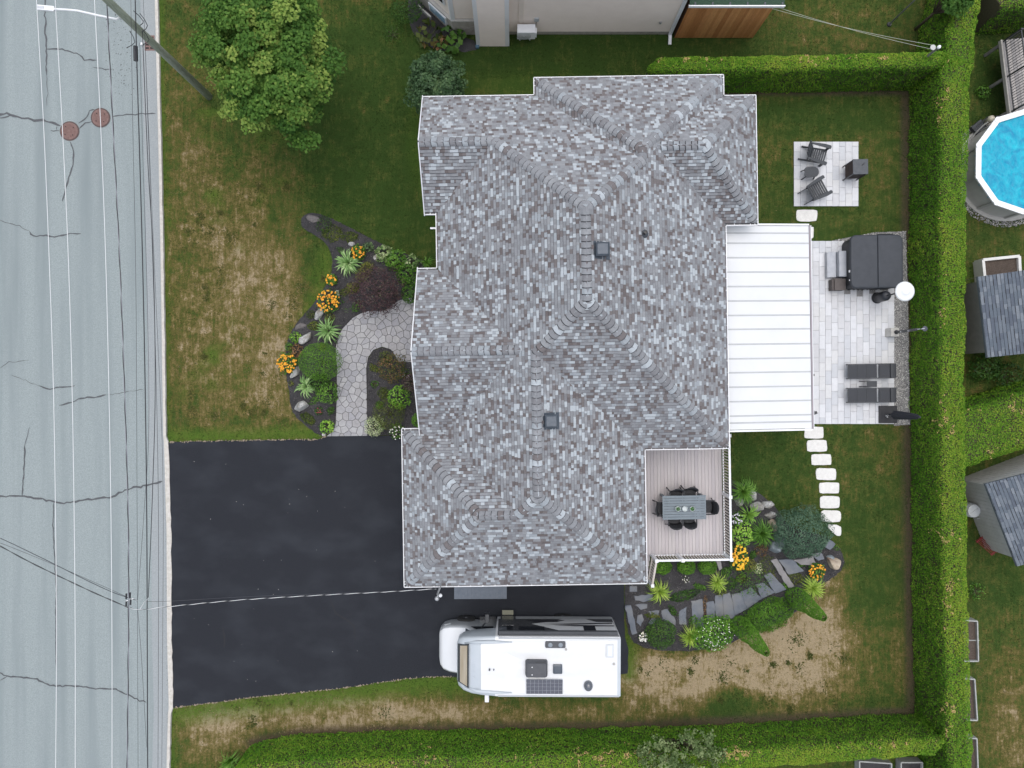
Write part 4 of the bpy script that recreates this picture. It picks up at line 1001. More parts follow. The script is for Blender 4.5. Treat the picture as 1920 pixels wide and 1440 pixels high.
# ============================================================ PATIO FURNITURE
CHAR = pm('charcoal_resin', (.022, .027, .033), (.032, .038, .046), 10, .55)
def make_adirondack(lab):
    t = thing('adirondack_chair', (0, 0, 0), lab, 'chair')                       # faces +x
    for i in range(7):
        f = i / 6; MB().box((.30 - f * .48, 0, .36 - f * .12), (.066, .50, .02), ry=-.25).build('seat_slat', CHAR, t)
    for i in range(5):
        y = -.20 + i * .10; hgt = (.72, .80, .84, .80, .72)[i]
        a = Vector((-.20, y, .22)); b = Vector((-.20 - hgt * .50, y * 1.25, .22 + hgt * .86)); MB().beam(a, b, .092, .022).build('back_slat', CHAR, t)
    MB().beam((-.36, -.27, .50), (-.36, .27, .50), .02, .07).beam((-.52, -.24, .80), (-.52, .24, .80), .02, .05).build('back_brace', CHAR, t)
    for s in (-1, 1):
        MB().prism([(-.42, s * .27), (-.42, s * .33), (.10, s * .41), (.36, s * .41), (.40, s * .36), (.38, s * .27), (.1, s * .27)], .545, .57).build('armrest', CHAR, t)
        MB().box((.30, s * .30, .27), (.10, .035, .54)).build('front_leg', CHAR, t)
        MB().beam((.34, s * .265, .34), (-.62, s * .265, .04), .03, .11).build('rear_leg', CHAR, t)
        MB().beam((-.38, s * .30, .56), (-.30, s * .265, .2), .03, .06).build('arm_support', CHAR, t)
    return t
ad = make_adirondack('x')
placed(ad, at(1531, 291, .3) - Vector((0, 0, .3)), -.28, 'charcoal adirondack chair near the top edge of the small patio', 'adirondack chairs'); ad.location.z = .04
a2 = dup(ad); placed(a2, at(1531, 357, .3) - Vector((0, 0, .3)), .50, 'charcoal adirondack chair near the bottom edge of the small patio', 'adirondack chairs'); a2.location.z = .04
p = at(1521, 323, .45); st = thing('side_table', (p.x, p.y, .04), 'small round-ended charcoal table between the adirondack chairs', 'table', .05)
pts = [(-.28, -.14), (-.20, -.21)] + [(.10 + .2 * math.cos(a), .21 * math.sin(a)) for a in np.linspace(-PI / 2, PI / 2, 9)] + [(-.20, .21), (-.28, .14)]
MB().prism(pts, .43, .455, bevel=.006).build('table_top', CHAR, st)
for i in range(4): MB().box((0, -.13 + i * .086, .457), (.44, .004, .004)).build('groove', BLACK_METAL, st)
for sx in (-1, 1):
    for sy in (-1, 1): MB().beam((sx * .16, sy * .13, .43), (sx * .24, sy * .17, 0), .05, .03).build('leg', CHAR, st)
p = at(1606, 318, .6); fb = thing('outdoor_fireplace', (p.x - .03, p.y, .04), 'black box fireplace on legs at the edge of the small patio', 'fireplace', .02)
IRON = pm('black_iron', (.05, .058, .068), (.075, .082, .09), 8, .55, .2, 40); EMBER = pm('rust_mesh', (.06, .04, .03), (.12, .07, .05), 30, .8)
MB().bbox(-.27, .27, -.27, .27, .22, .90).build('firebox', EMBER, fb)
for sx in (-1, 1):
    for sy in (-1, 1): MB().bbox(sx * .27 - .02, sx * .27 + .02, sy * .27 - .02, sy * .27 + .02, 0, .92).build('leg', BLACK_METAL, fb)
for k in range(6):
    z = .3 + k * .1; MB().bbox(-.285, -.272, -.26, .26, z, z + .012).bbox(-.26, .26, -.285, -.272, z, z + .012).build('grille_bar', BLACK_METAL, fb)
MB().bbox(-.30, .30, -.30, .30, .92, .97).build('lid', IRON, fb, bevel=.01)
MB().tube([(.06, .06, .97), (.06, .06, 1.02), (.14, .12, 1.02), (.14, .12, .97)], .014, 6).build('handle', BLACK_METAL, fb)

# hot tub -------------------------------------------------------
def rrect(x0, x1, y0, y1, r, z, n=5):
    P = []
    for (cx, cy, a0) in ((x1 - r, y1 - r, 0), (x0 + r, y1 - r, PI / 2), (x0 + r, y0 + r, PI), (x1 - r, y0 + r, 1.5 * PI)):
        for k in range(n + 1): a = a0 + PI / 2 * k / n; P.append((cx + r * math.cos(a), cy + r * math.sin(a), z))
    return P
COVERM = pm('tub_cover_vinyl', (.030, .035, .044), (.040, .046, .056), 3, .6, .25, 120); CABM = pm('tub_cabinet', (.022, .024, .028), (.035, .037, .042), 6, .6)
A0 = at(1595, 540, .95); A1 = at(1694, 440, .95); tcx, tcy = (A0.x + A1.x) / 2, (A0.y + A1.y) / 2; hw, hl = (A1.x - A0.x) / 2, (A1.y - A0.y) / 2
tub = thing('hot_tub', (tcx, tcy, .012), 'square hot tub under a dark folding vinyl cover', 'hot tub', .012)
MB().loft([rrect(-hw + .06, hw - .06, -hl + .06, hl - .06, .25, 0), rrect(-hw + .03, hw - .03, -hl + .03, hl - .03, .28, .80)]).build('cabinet', CABM, tub, smooth=False)
for i in range(9):
    x = -hw + .3 + i * (2 * hw - .6) / 8; MB().bbox(x - .012, x + .012, -hl + .03, -hl + .052, .06, .78).build('cabinet_slat', BLACK_METAL, tub)
for (x0, x1) in ((-hw, hw * .03), (hw * .03 + .012, hw)):
    rs = []
    for ins, z in ((.0, .80), (.0, .90), (.03, .935), (.10, .945)):
        P = rrect(-hw + ins, hw - ins, -hl + ins, hl - ins, .24, z); rs.append([(min(max(a, x0 + (ins if x0 > -hw else 0) * .3), x1 - (ins if x1 < hw else 0) * .3), b, c) for a, b, c in P])
    MB().loft(rs).build('cover_half', COVERM, tub)
MB().tube([(hw * .1, hl + .04, .78), (hw * .7, hl + .04, .78)], .02, 8).build('cover_lifter', BLACK_METAL, tub)
for (y, s_) in ((-.35 * hl, .09), (-.68 * hl, .05)): MB().box((-hw - .012, y, .84), (.02, s_, s_)).build('cover_label', WHITE, tub)
MB().box((hw + .012, .38 * hl, .84), (.02, .12, .04)).build('cover_clip', WHITE, tub)
p = at(1564, 498); stp = thing('tub_steps', (p.x + .02, p.y, .04), 'pale grey two-step plastic stair against the hot tub', 'steps', .012)
STEPM = pm('grey_resin_step', (.36, .38, .42), (.45, .47, .50), 4, .6)
s1 = MB().bbox(-.42, -.04, -.52, .52, 0, .22).build('step', STEPM, stp, bevel=.03); s2 = MB().bbox(-.03, .36, -.52, .52, 0, .44).build('step', STEPM, stp, bevel=.03)
p = at(1570, 534, .3); bx_ = thing('storage_box', (p.x, p.y, .04), 'small brown lidded box below the tub steps', 'box', .012)
BRN = pm('brown_resin', (.07, .058, .055), (.095, .08, .075), 8, .6)
MB().bbox(-.25, .27, -.22, .22, 0, .34).build('box_body', BRN, bx_, bevel=.015); MB().bbox(-.17, .285, -.235, .235, .345, .40).build('lid', BRN, bx_, bevel=.012)

# patio heater ----------------------------------------------------
p = at(1643, 559); ht = thing('patio_heater', (p.x, p.y, .04), 'tall patio heater with black base and round white reflector', 'patio heater')
MB().lathe((0, 0, 0), [(.22, 0), (.23, .05), (.21, .09)], 24).build('base', BLACK_METAL, ht, smooth=False)
MB().lathe((0, 0, .09), [(.20, 0), (.20, .62), (.17, .72), (.05, .76)], 24).build('tank_housing', BLACK_METAL, ht, smooth=True)
MB().tube([(0, 0, .8), (0, 0, 1.85)], .03, 10).build('pole', BLACK_METAL, ht)
MB().lathe((0, 0, 1.80), [(.07, 0), (.12, .12), (.14, .30), (.09, .33)], 16).build('burner', pm('steel_mesh', (.3, .3, .3), rough=.4, metal=.7), ht)
MB().lathe((0, 0, 2.13), [(.37, 0), (.375, .012), (.30, .05), (.14, .085), (.13, .11), (.03, .12)], 40).build('reflector', pm('reflector', (.80, .82, .82), (.84, .86, .86), 2, .35), ht, smooth=True)
# outdoor shower --------------------------------------------------
p = at(1668, 624); sh = thing('outdoor_shower', (p.x, p.y, .02), 'black solar shower column on a concrete block beside the gravel', 'shower')
MB().loft([rrect(-.22, .2, -.17, .17, .02, 0, 1), rrect(-.12, .2, -.17, .17, .02, .34, 1)]).build('block', CONCRETE, sh)
MB().lathe((.08, 0, .34), [(.085, 0), (.085, .05)], 14).build('foot', BLACK_METAL, sh)
MB().tube([(.08, 0, .36), (.08, 0, 1.85)], .055, 12).build('column', BLACK_METAL, sh)
CHROME = pm('chrome', (.75, .76, .78), rough=.15, metal=.9)
MB().tube([(.08, 0, 1.85), (.08, 0, 2.05), (.12, 0, 2.12), (.22, .01, 2.12)], .016, 8).build('pipe', CHROME, sh)
MB().lathe((.26, .01, 2.07), [(.10, 0), (.10, .02), (.02, .04)], 18).build('shower_head', DARK_PLASTIC, sh)
for z in (.8, 1.35): MB().lathe((.02, -.02, z), [(.03, 0), (.03, .06)], 8).build('tap', CHROME, sh)

# loungers --------------------------------------------------------
MESH_F = pm('dark_textilene', (.035, .038, .045), (.05, .053, .06), 90, .75, .4, 200); FRM = pm('lounger_frame', (.020, .024, .030), rough=.45)
def make_lounger():
    t = thing('sun_lounger', (0, 0, .04), 'x', 'sun lounger')                       # head at +x
    for s in (-1, 1):
        MB().beam((-1.0, s * .285, .34), (.95, s * .285, .34), .035, .035).build('side_rail', FRM, t)
        for x in (-.82, .70): MB().beam((x, s * .285, .34), (x, s * .285, 0), .035, .035).build('leg', FRM, t)
    for k, (x0, x1) in enumerate(((-.90, -.55), (-.53, -.18), (-.16, .24))): MB().bbox(x0, x1, -.265, .265, .342, .352).build('sling_panel', MESH_F, t)
    MB().bbox(-.93, -.905, -.28, .28, .335, .365).build('foot_bar', FRM, t)
    for x in (-.54, -.17): MB().bbox(x - .008, x + .008, -.265, .265, .34, .36).build('cross_bar', FRM, t)
    MB().bbox(.25, .265, -.26, .26, .345, .357).build('hinge_bar', pm('galvanised', (.38, .39, .4)), t)
    MB().beam((.30, 0, .365), (.96, 0, .44), .53, .012).build('back_panel', MESH_F, t)
    for s in (-1, 1): MB().beam((.28, s * .275, .36), (.97, s * .275, .445), .03, .03).beam((.36, s * .20, .386), (.86, s * .20, .446), .02, .02).build('back_rail', FRM, t)
    MB().beam((.95, -.29, .45), (.95, .29, .45), .03, .03).beam((.36, -.22, .385), (.36, .22, .385), .02, .02).beam((.86, -.22, .445), (.86, .22, .445), .02, .02).build('head_bar', FRM, t)
    MB().box((.80, 0, .465), (.13, .60, .035)).build('head_roll', FRM, t, bevel=.012)
    return t
lg = make_lounger(); p = at(1632, 696, .35); placed(lg, (p.x, p.y, .04), .02, 'dark mesh sun lounger on the hot tub side of the little table', 'sun loungers')
l2 = dup(lg); p = at(1632, 741, .35); placed(l2, (p.x, p.y, .04), .01, 'dark mesh sun lounger next to the closed umbrella', 'sun loungers')
p = at(1633, 720, .4); tt = thing('lounger_table', (p.x, p.y, .04), 'little dark side table between the two loungers', 'table')
MB().box((0, 0, .44), (.40, .24, .025)).build('table_top', FRM, tt)
for s in (-1, 1): MB().beam((-.22, s * .1, .43), (-.30, s * .1, 0), .03, .03).beam((-.30, s * .1, .015), (.18, s * .1, .015), .03, .03).build('leg', FRM, tt)
# umbrella --------------------------------------------------------
p = at(1663, 777); um = thing('patio_umbrella', (p.x, p.y, .02), 'closed black patio umbrella on a square base in the patio corner', 'umbrella')
MB().box((0, 0, .05), (.74, .70, .09)).build('base', pm('umbrella_base', (.012, .013, .017), (.02, .021, .026), 6, .5), um, bevel=.02)
for (x, y) in ((-.1, -.05), (-.06, -.1), (-.02, -.02)): MB().lathe((x, y, .095), [(.035, 0), (.03, .05)], 10).build('knob', pm('galvanised', (.38, .39, .4)), um)
MB().tube([(0, 0, .1), (0, 0, 2.35)], .03, 10).build('pole', FRM, um)
rings = []
for z, r_ in ((.55, .05), (.62, .15), (1.0, .145), (1.6, .12), (2.1, .09), (2.42, .03)):
    rings.append([((r_ * (1 + .22 * (k % 2))) * math.cos(2 * PI * k / 16), (r_ * (1 + .22 * (k % 2))) * math.sin(2 * PI * k / 16), z) for k in range(16)])
MB().loft(rings).build('folded_canopy', pm('umbrella_cloth', (.020, .022, .030), (.03, .032, .042), 12, .8), um)

# ============================================================ MOTORHOME
rv = thing('motorhome', (1.0, -10.43, .03), 'white motorhome with solar panel on its roof parked on the driveway', 'motorhome', -.004)
RVW = pm('rv_white', (.74, .755, .77), (.70, .715, .73), .6, .25, coat=.5); RVS = pm('rv_silver', (.36, .38, .40), (.42, .44, .46), 1, .3, coat=.5, metal=.2); RVG = pm('rv_charcoal', (.06, .063, .068), rough=.25, coat=.6)
RVL = pm('rv_cap_grey', (.42, .465, .50), (.47, .51, .545), 1, .3, coat=.4); RVB = pm('rv_black', (.012, .011, .016), rough=.2, coat=.6)
def sect(x, hw, zb, zt, rt=.10, rb=.06):
    P = []
    for (cy, cz, a0, r) in ((hw - rt, zt - rt, 0, rt), (-hw + rt, zt - rt, PI / 2, rt), (-hw + rb, zb + rb, PI, rb), (hw - rb, zb + rb, 1.5 * PI, rb)):
        for k in range(4): a = a0 + PI / 2 * k / 3; P.append((x, cy + r * math.cos(a), cz + r * math.sin(a)))
    return P
coach = MB().loft([sect(-3.06, .72, 2.06, 2.36, .08), sect(-3.0, .90, 1.98, 2.46, .12), sect(-2.8, 1.0, 1.93, 2.66, .14), sect(-2.5, 1.055, 1.9, 2.80, .14), sect(-2.1, 1.09, 1.88, 2.86, .12), sect(-1.62, 1.115, 1.86, 2.88, .1),
                   sect(-1.58, 1.12, .5, 2.88, .09), sect(-1.2, 1.12, .46, 2.9, .08), sect(2.92, 1.12, .46, 2.9, .08), sect(3.0, 1.10, .5, 2.86, .06)],
                  mfun=lambda i, j: 1 if (i < 5) else 0).build('body', [RVW, RVL], rv)
for q in coach.data.polygons: q.use_smooth = True
ws = coach.modifiers.new('wn', 'WEIGHTED_NORMAL') if False else None
MB().loft([[(-2.14, y, 2.868) for y in (-.86, .86)][:1] + [(-2.10, -.9, 2.872), (-1.3, -.96, 2.912), (2.88, -1.0, 2.912), (2.88, 1.0, 2.912), (-1.3, .96, 2.912), (-2.10, .9, 2.872), (-2.16, .8, 2.868)],
           [(-2.14, -.86, 2.89), (-2.10, -.9, 2.892), (-1.3, -.96, 2.927), (2.88, -1.0, 2.927), (2.88, 1.0, 2.927), (-1.3, .96, 2.927), (-2.10, .9, 2.892), (-2.16, .8, 2.89)]]).build('roof_membrane', pm('rv_roof', (.67, .685, .695), (.73, .735, .74), 2.5, .5, c3=(.63, .64, .64), s3=.9, st3=(.3, 2.5, 1)), rv)
for s in (-1, 1): MB().tube([(-2.75, s * .80, 2.68), (-2.3, s * .90, 2.86), (-1.7, s * .93, 2.92), (-1.0, s * .93, 2.93)], [.03, .07, .06, .02], 8).build('cap_fairing', RVL, rv, smooth=True)
MB().bbox(2.885, 3.0, -1.06, 1.06, 2.86, 2.905).build('rear_trim', RVL, rv)
for s in (-1, 1): MB().beam((-1.5, s * 1.06, 2.905), (2.95, s * 1.06, 2.905), .05, .03).build('roof_rail', pm('rail_grey', (.40, .42, .44), rough=.4), rv)
# over-cab window
def wq(x, y): return (x, y, 2.475 + (x + 3.03) * .82)
wn_ = MB().add([wq(-3.03, -.70), wq(-2.60, -.82), wq(-2.60, .80), wq(-3.03, .70), (-3.03, -.70, 2.28), (-2.60, -.82, 2.6), (-2.60, .80, 2.6), (-3.03, .70, 2.28)], [(0, 1, 2, 3), (0, 4, 5, 1), (1, 5, 6, 2), (2, 6, 7, 3), (3, 7, 4, 0)]).build('overcab_window', GLASS, rv)
MB().add([tuple(Vector(wq(x, y)) + Vector((0, 0, .012))) for x, y in ((-2.94, -.68), (-2.66, -.76), (-2.66, .74), (-2.94, .66))], [(0, 1, 2, 3)]).build('tan_blind', pm('tan_blind', (.30, .23, .14), (.42, .36, .27), 1.5, .15, coat=1.0, stretch=(6, .4, 1)), wn_)
# cab
cst = [(-3.90, .52, .42, .72), (-3.84, .72, .36, .92), (-3.70, .86, .30, 1.05), (-3.45, .93, .28, 1.14), (-3.10, .96, .28, 1.22), (-2.82, .97, .28, 1.30), (-2.25, .92, .28, 1.98), (-1.6, .96, .28, 2.02)]
cab = MB().loft([sect(x, h, a, b, .16, .08) for x, h, a, b in cst], mfun=lambda i, j: (2 if (i == 5 and j in (2, 3, 4)) else (0 if j in (2, 3, 4) or i == 0 else 1))).build('cab', [RVW, RVS, GLASS], rv, smooth=True)
for s in (-1, 1):
    MB().add([(-3.80, s * .72, .90), (-3.62, s * .88, .96), (-3.40, s * .955, .99), (-3.42, s * .965, .90), (-3.66, s * .90, .84), (-3.83, s * .74, .80)], [(0, 1, 2, 3, 4, 5)] if s < 0 else [(5, 4, 3, 2, 1, 0)]).build('headlight', pm('headlight', (.55, .58, .6), rough=.08, spec=.8), cab)
    MB().add([(-2.62, s * .965, 1.30), (-1.72, s * .972, 1.30), (-1.72, s * .965, 1.85), (-2.2, s * .95, 1.85)], [(0, 1, 2, 3)] if s < 0 else [(3, 2, 1, 0)]).build('side_window', GLASS, cab)
    MB().beam((-2.70, s * .5 - .25, 1.405), (-2.86, s * .62, 1.345), .12, .02).build('wiper_cowl', pm('cowl', (.10, .11, .13), rough=.6), cab)
    MB().beam((-2.2, s * .95, 1.45), (-1.95, s * 1.38, 1.85), .05, .04).box((-1.95, s * 1.50, 1.9), (.16, .34, .34)).build('mirror', WHITE if s < 0 else BLACK_METAL, cab, bevel=.03)
TYRE = pm('tyre', (.012, .012, .013), (.02, .02, .021), 30, .85); RIMM = pm('alloy', (.35, .36, .38), rough=.25, metal=.8)
def wheel(x, y):
    s = 1 if y > 0 else -1; n = 24; rr = []
    for (r_, yy) in ((.16, -.10), (.34, -.10), (.37, -.05), (.37, .08), (.34, .12), (.22, .12)): rr.append([(x + r_ * math.cos(2 * PI * k / n), y + s * yy, .37 + r_ * math.sin(2 * PI * k / n)) for k in range(n)])
    w_ = MB().loft(rr).build('wheel', TYRE, rv, smooth=True)
    g = MB()
    for k in range(6): a = 2 * PI * k / 6; g.beam((x, y + s * .10, .37), (x + .2 * math.cos(a), y + s * .10, .37 + .2 * math.sin(a)), .04, .05)
    g.loft([[(x + .06 * math.cos(a), y + s * yy, .37 + .06 * math.sin(a)) for a in np.linspace(0, 2 * PI, 9)[:-1]] for yy in (.06, .13)]).build('rim', RIMM, w_)
for s in (-1, 1): wheel(-2.85, s * .90); wheel(1.05, s * .98)
for s in (-1, 1): MB().beam((-2.3, s * .98, .34), (-1.65, s * .98, .34), .14, .05).build('running_board', BLACK_METAL, rv)
# side livery on the house-facing wall and the other side
def livery(s):
    def pl(pts, m, d): MB().add([(x, s * (1.12 + d), z) for x, z in pts], [range(len(pts))] if s < 0 else [range(len(pts) - 1, -1, -1)]).build('livery', m, rv)
    pl([(-1.54, .56), (2.95, .56), (2.95, .80), (-1.54, .80)], RVS, .003)
    pl([(-1.54, .84), (1.0, .84), (.55, 1.15), (-.25, 1.45), (.3, 1.85), (1.0, 2.35), (-1.54, 2.75)], RVG, .004)
    pl([(-.5, 1.02), (1.1, 1.0), (.75, 1.22), (.0, 1.26)], RVB, .006); pl([(.2, 1.48), (2.9, 1.28), (2.9, 1.40), (1.2, 1.55)], RVB, .006); pl([(.6, 1.62), (1.7, 1.58), (2.92, 1.62), (2.92, 1.72), (1.4, 1.72)], RVB, .0065)
    pl([(1.9, .84), (2.95, .84), (2.95, 1.2), (2.3, 1.2)], RVG, .004); pl([(.9, 2.30), (-.8, 2.44), (2.4, 2.46), (2.6, 2.38)], RVB, .006)
    for (x0, x1, z0, z1) in ((-.74, .24, 1.80, 2.36), (1.72, 2.18, 1.75, 2.42)):
        w_ = MB().bbox(x0, x1, s * 1.121, s * 1.14, z0, z1).build('window', GLASS, rv, bevel=.006)
livery(1); livery(-1)
dr = MB().bbox(-1.46, -.86, 1.123, 1.137, .50, 2.50).build('door', RVG, rv, bevel=.004); MB().bbox(-1.36, -.98, 1.138, 1.15, 1.72, 2.32).build('window', GLASS, dr); MB().beam((-1.38, 1.14, 1.66), (-.96, 1.14, 1.66), .02, .03).build('handle', RIMM, dr)
MB().bbox(-1.40, -.95, 1.14, 1.32, .36, .40).build('entry_step', pm('step_tread', (.2, .2, .15), rough=.8), rv)
MB().loft([[( x, 1.125, 2.44), (x, 1.22, 2.47), (x, 1.24, 2.68), (x, 1.14, 2.79)] for x in (-1.5, 2.92)]).build('awning', pm('awning_grey', (.085, .09, .10), (.115, .12, .13), 2, .4), rv)
MB().beam((-1.5, 1.135, 2.83), (2.95, 1.135, 2.83), .05, .035).build('drip_rail', RVG, rv)
MB().bbox(3.0, 3.1, -1.0, 1.0, .42, .62).build('rear_bumper', BLACK_METAL, rv)
MB().beam((3.05, .55, .9), (3.05, .55, 2.4), .03, .03).beam((3.05, .8, .9), (3.05, .8, 2.4), .03, .03).beam((3.05, .55, 2.0), (3.05, .8, 2.0), .03, .03).beam((3.05, .55, 1.5), (3.05, .8, 1.5), .03, .03).build('ladder', BLACK_METAL, rv)
# rooftop equipment (positions from the photograph, at roof height)
def rp(px, py, z=2.93): v = at(px, py, z + .03); return v.x - 1.0, v.y + 10.43
EQ = pm('roof_unit_grey', (.055, .058, .066), (.075, .078, .086), 6, .55)
x0, y0 = rp(985, 1271, 3.1); x1, y1 = rp(1027, 1239, 3.1)
ac = MB().loft([rrect(x0, x1, y0, y1, .08, 2.93), rrect(x0 + .01, x1 - .01, y0 + .01, y1 - .01, .09, 3.10), rrect(x0 + .06, x1 - .06, y0 + .05, y1 - .08, .08, 3.18)]).build('air_conditioner', EQ, rv)
MB().bbox(x0 + .45 * (x1 - x0), x0 + .9 * (x1 - x0), y1 - .12, y1 - .03, 3.12, 3.16).build('intake', BLACK_METAL, ac)
for f in (.3, .95): MB().lathe((x0 + .3 * (x1 - x0), y0 + .12 + (y1 - y0 - .2) * (1 - f), 3.185), [(.022, 0), (.02, .012)], 8).build('bolt_cap', WHITE, ac)
x0, y0 = rp(987, 1301, 2.98); x1, y1 = rp(1055, 1274, 2.98)
sp_ = MB().bbox(x0, x1, y0, y1, 2.965, 2.99).build('solar_panel', pm('panel_grid', (.30, .33, .37), rough=.3), rv)
CELL = pm('solar_cell', (.018, .024, .045), (.028, .034, .06), 10, .15, coat=.8); cw, chh = (x1 - x0) / 9, (y1 - y0) / 4
cm_ = MB().bbox(-cw / 2 + .004, cw / 2 - .004, -chh / 2 + .004, chh / 2 - .004, 0, .004).mesh('cell', CELL)
for i in range(9):
    for j in range(4): o = obj('cell', cm_, sp_); o.location = (x0 + cw * (i + .5), y0 + chh * (j + .5), 2.99)
x0, y0 = rp(1037, 1262); x1, y1 = rp(1054, 1245)
MB().loft([rrect(x0, x1, y0, y1, .03, 2.92), rrect(x0, x1, y0, y1, .03, 3.0), rrect(x0 + .05, x1 - .05, y0 + .05, y1 - .05, .03, 3.02)]).build('roof_hatch', pm('smoked_hatch', (.05, .065, .085), (.07, .085, .105), 5, .3), rv)
x, y = rp(1103, 1285); MB().lathe((x, y, 2.92), [(.17, 0), (.17, .05), (.15, .12), (.10, .18), (.04, .2)], 24, sy=1.15).build('satellite_dome', pm('smoked_dome', (.03, .035, .045), (.10, .11, .13), 2, .2, coat=.8), rv, smooth=True)
x0, y0 = rp(1022, 1214); x1, y1 = rp(1060, 1202)
fv = MB().loft([rrect(x0, x1, y0, y1, .05, 2.92), rrect(x0, x1, y0, y1, .05, 2.985)]).build('twin_fan_vent', EQ, rv)
for f in (.25, .76): MB().lathe((x0 + f * (x1 - x0), (y0 + y1) / 2 - .01, 2.986), [(.085, 0), (.07, .012), (.03, .02)], 16).build('fan', pm('fan_grey', (.20, .23, .26), rough=.4), fv)
x0, y0 = rp(1136, 1232); x1, y1 = rp(1150, 1207)
hv = MB().bbox(x0, x1, y0, y1, 2.92, 2.965).build('skylight', pm('skylight_frame', (.55, .57, .58), rough=.4), rv, bevel=.01); MB().bbox(x0 + .06, x1 - .05, y0 + .06, y1 - .06, 2.966, 2.975).build('pane', pm('frosted', (.66, .74, .80), rough=.3), hv)
x0, y0 = rp(1103, 1229); x1, y1 = rp(1115, 1215); MB().bbox(x0, x1, y0, y1, 2.92, 2.95).build('plumbing_cover', WHITE, rv, bevel=.01)
for (px, py) in ((1061, 1217), (1151, 1244)): x, y = rp(px, py); MB().lathe((x, y, 2.92), [(.045, 0), (.045, .06), (.025, .06), (.025, .03)], 12).build('vent_stub', pm('stub_grey', (.45, .44, .42), rough=.6), rv)
for (px, r_) in ((918, .03), (926, .018)): x, y = rp(px, 1255, 2.9); MB().lathe((x, y, 2.89), [(r_, 0), (r_, .12), (.01, .14)], 10).build('antenna', DARK_PLASTIC, rv)
for (dy, r_) in ((.27, .05), (.06, .03), (-.16, .06)): MB().box((-2.42, -.25 + dy, 2.832), (.05, r_, .012), ry=-.2).build('emblem_letter', RVL, rv)
# ============================================================ NEIGHBOUR'S HOUSE (beyond the dark lawn)
SID = pm('beige_siding', (.79, .70, .615), (.83, .74, .655), 2.5, .7); FND = pm('foundation', (.30, .275, .24), (.42, .39, .35), 5, .9, .4, 30)
nh = thing('neighbour_house', (3.0, 16.0, 0), 'beige clapboard house with white corner boards across the side lawn', 'house')
Yw = 14.30; lap = .135; TOP = 6.2
def clap(mb, a, b, z0, z1, outv):                 # lapped boards along a->b
    z = z0; o3 = Vector((*outv, 0)); a = Vector((*a, 0)); b = Vector((*b, 0)); k = Vector((0, 0, 1))
    while z < z1:
        mb.add([a + k * z + o3 * .036, b + k * z + o3 * .036, b + k * (z + lap) + o3 * .004, a + k * (z + lap) + o3 * .004, a + k * z, b + k * z], [(0, 1, 2, 3), (4, 5, 1, 0)]); z += lap
xL, xR = -.1, at(1255, 82).x
# main block core, boards, boxed-out stair tower, angled bay
MB().bbox(-1.30, 6.55, Yw + .01, 22, 0, TOP).build('wall', SID, nh, world=True)
w_ = MB(); clap(w_, (-.15, Yw), (xR, Yw), .25, TOP, (0, -1)); w_.build('siding', SID, nh, world=True)
MB().bbox(-.15, xR, Yw - .03, Yw + .01, 0, .25).build('foundation', FND, nh, world=True)
bx0, bx1, by = -1.36, -.18, 13.82
MB().bbox(bx0, bx1, by, Yw, 0, TOP).build('stair_tower', SID, nh, world=True)
w_ = MB(); clap(w_, (bx0, by), (bx1, by), .0, TOP, (0, -1)); clap(w_, (bx1, by), (bx1, Yw), .0, TOP, (1, 0)); w_.build('siding', SID, nh, world=True)
for x in (bx0, bx1): MB().bbox(x - .09, x + .07, by - .035, by + .12, .0, TOP).build('corner_board', WHITE, nh, world=True)
b0, b1, b2 = (bx0, 14.26), (-2.36, 14.26), (-3.75, 15.55)
MB().prism([b0, b1, b2, (-3.75, 22), (bx0, 22)], 0, 1.08).build('bay_foundation', FND, nh, world=True)
MB().prism([(b0[0], b0[1] + .1), (b1[0] + .05, b1[1] + .1), (b2[0] + .1, b2[1] + .12), (-3.65, 22), (bx0, 22)], 1.15, TOP).build('bay', SID, nh, world=True)
w_ = MB(); clap(w_, (b1[0] + .05, b1[1] + .1), (b0[0], b0[1] + .1), 1.2, TOP, (0, -1)); clap(w_, (b2[0] + .1, b2[1] + .12), (b1[0] + .05, b1[1] + .1), 1.2, TOP, (-.68, -.73)); w_.build('siding', SID, nh, world=True)
MB().prism([(b0[0], b0[1] - .02), (b1[0] - .02, b1[1] - .02), (b2[0] - .03, b2[1] - .01), (-3.7, 18), (bx0, 18)], 1.08, 1.15).build('ledge', CONCRETE, nh, world=True)
MB().box((b1[0] + .03, b1[1] + .08, (1.15 + TOP) / 2), (.16, .14, TOP - 1.15), rz=.35).build('corner_board', WHITE, nh, world=True)
dv = Vector((b2[0] - b1[0], b2[1] - b1[1], 0)); L = dv.length; dv /= L; nv = Vector((dv.y, -dv.x, 0)); nv = -nv if nv.y > 0 else nv; ang = math.atan2(dv.y, dv.x)
def bay_box(name, f, w, z0, z1, out, mat, par=nh): c = Vector((*b1, 0)) + dv * (L * f) + nv * out; return MB().box((c.x, c.y, (z0 + z1) / 2), (w, .06, z1 - z0), rz=ang).build(name, mat, par, world=True)
wf = bay_box('window', .42, .95, .35, .95, .02, WHITE); bay_box('pane', .42, .82, .42, .88, .03, pm('sky_glass', (.25, .38, .48), rough=.1, spec=.8), wf)
wf = bay_box('window', .52, 1.3, 1.8, 3.4, -.06, WHITE); bay_box('pane', .52, 1.12, 1.9, 3.3, -.045, GLASS, wf)
bay_box('window_well', .75, .7, .0, .3, .2, CONCRETE)
x0 = at(1183, 2, 3.0).x; wf = MB().bbox(x0, x0 + 1.15, Yw - .06, Yw - .02, 2.92, 4.3).build('window', WHITE, nh, world=True); MB().bbox(x0 + .1, x0 + 1.05, Yw - .075, Yw - .055, 3.1, 4.2).build('pane', GLASS, wf, world=True)
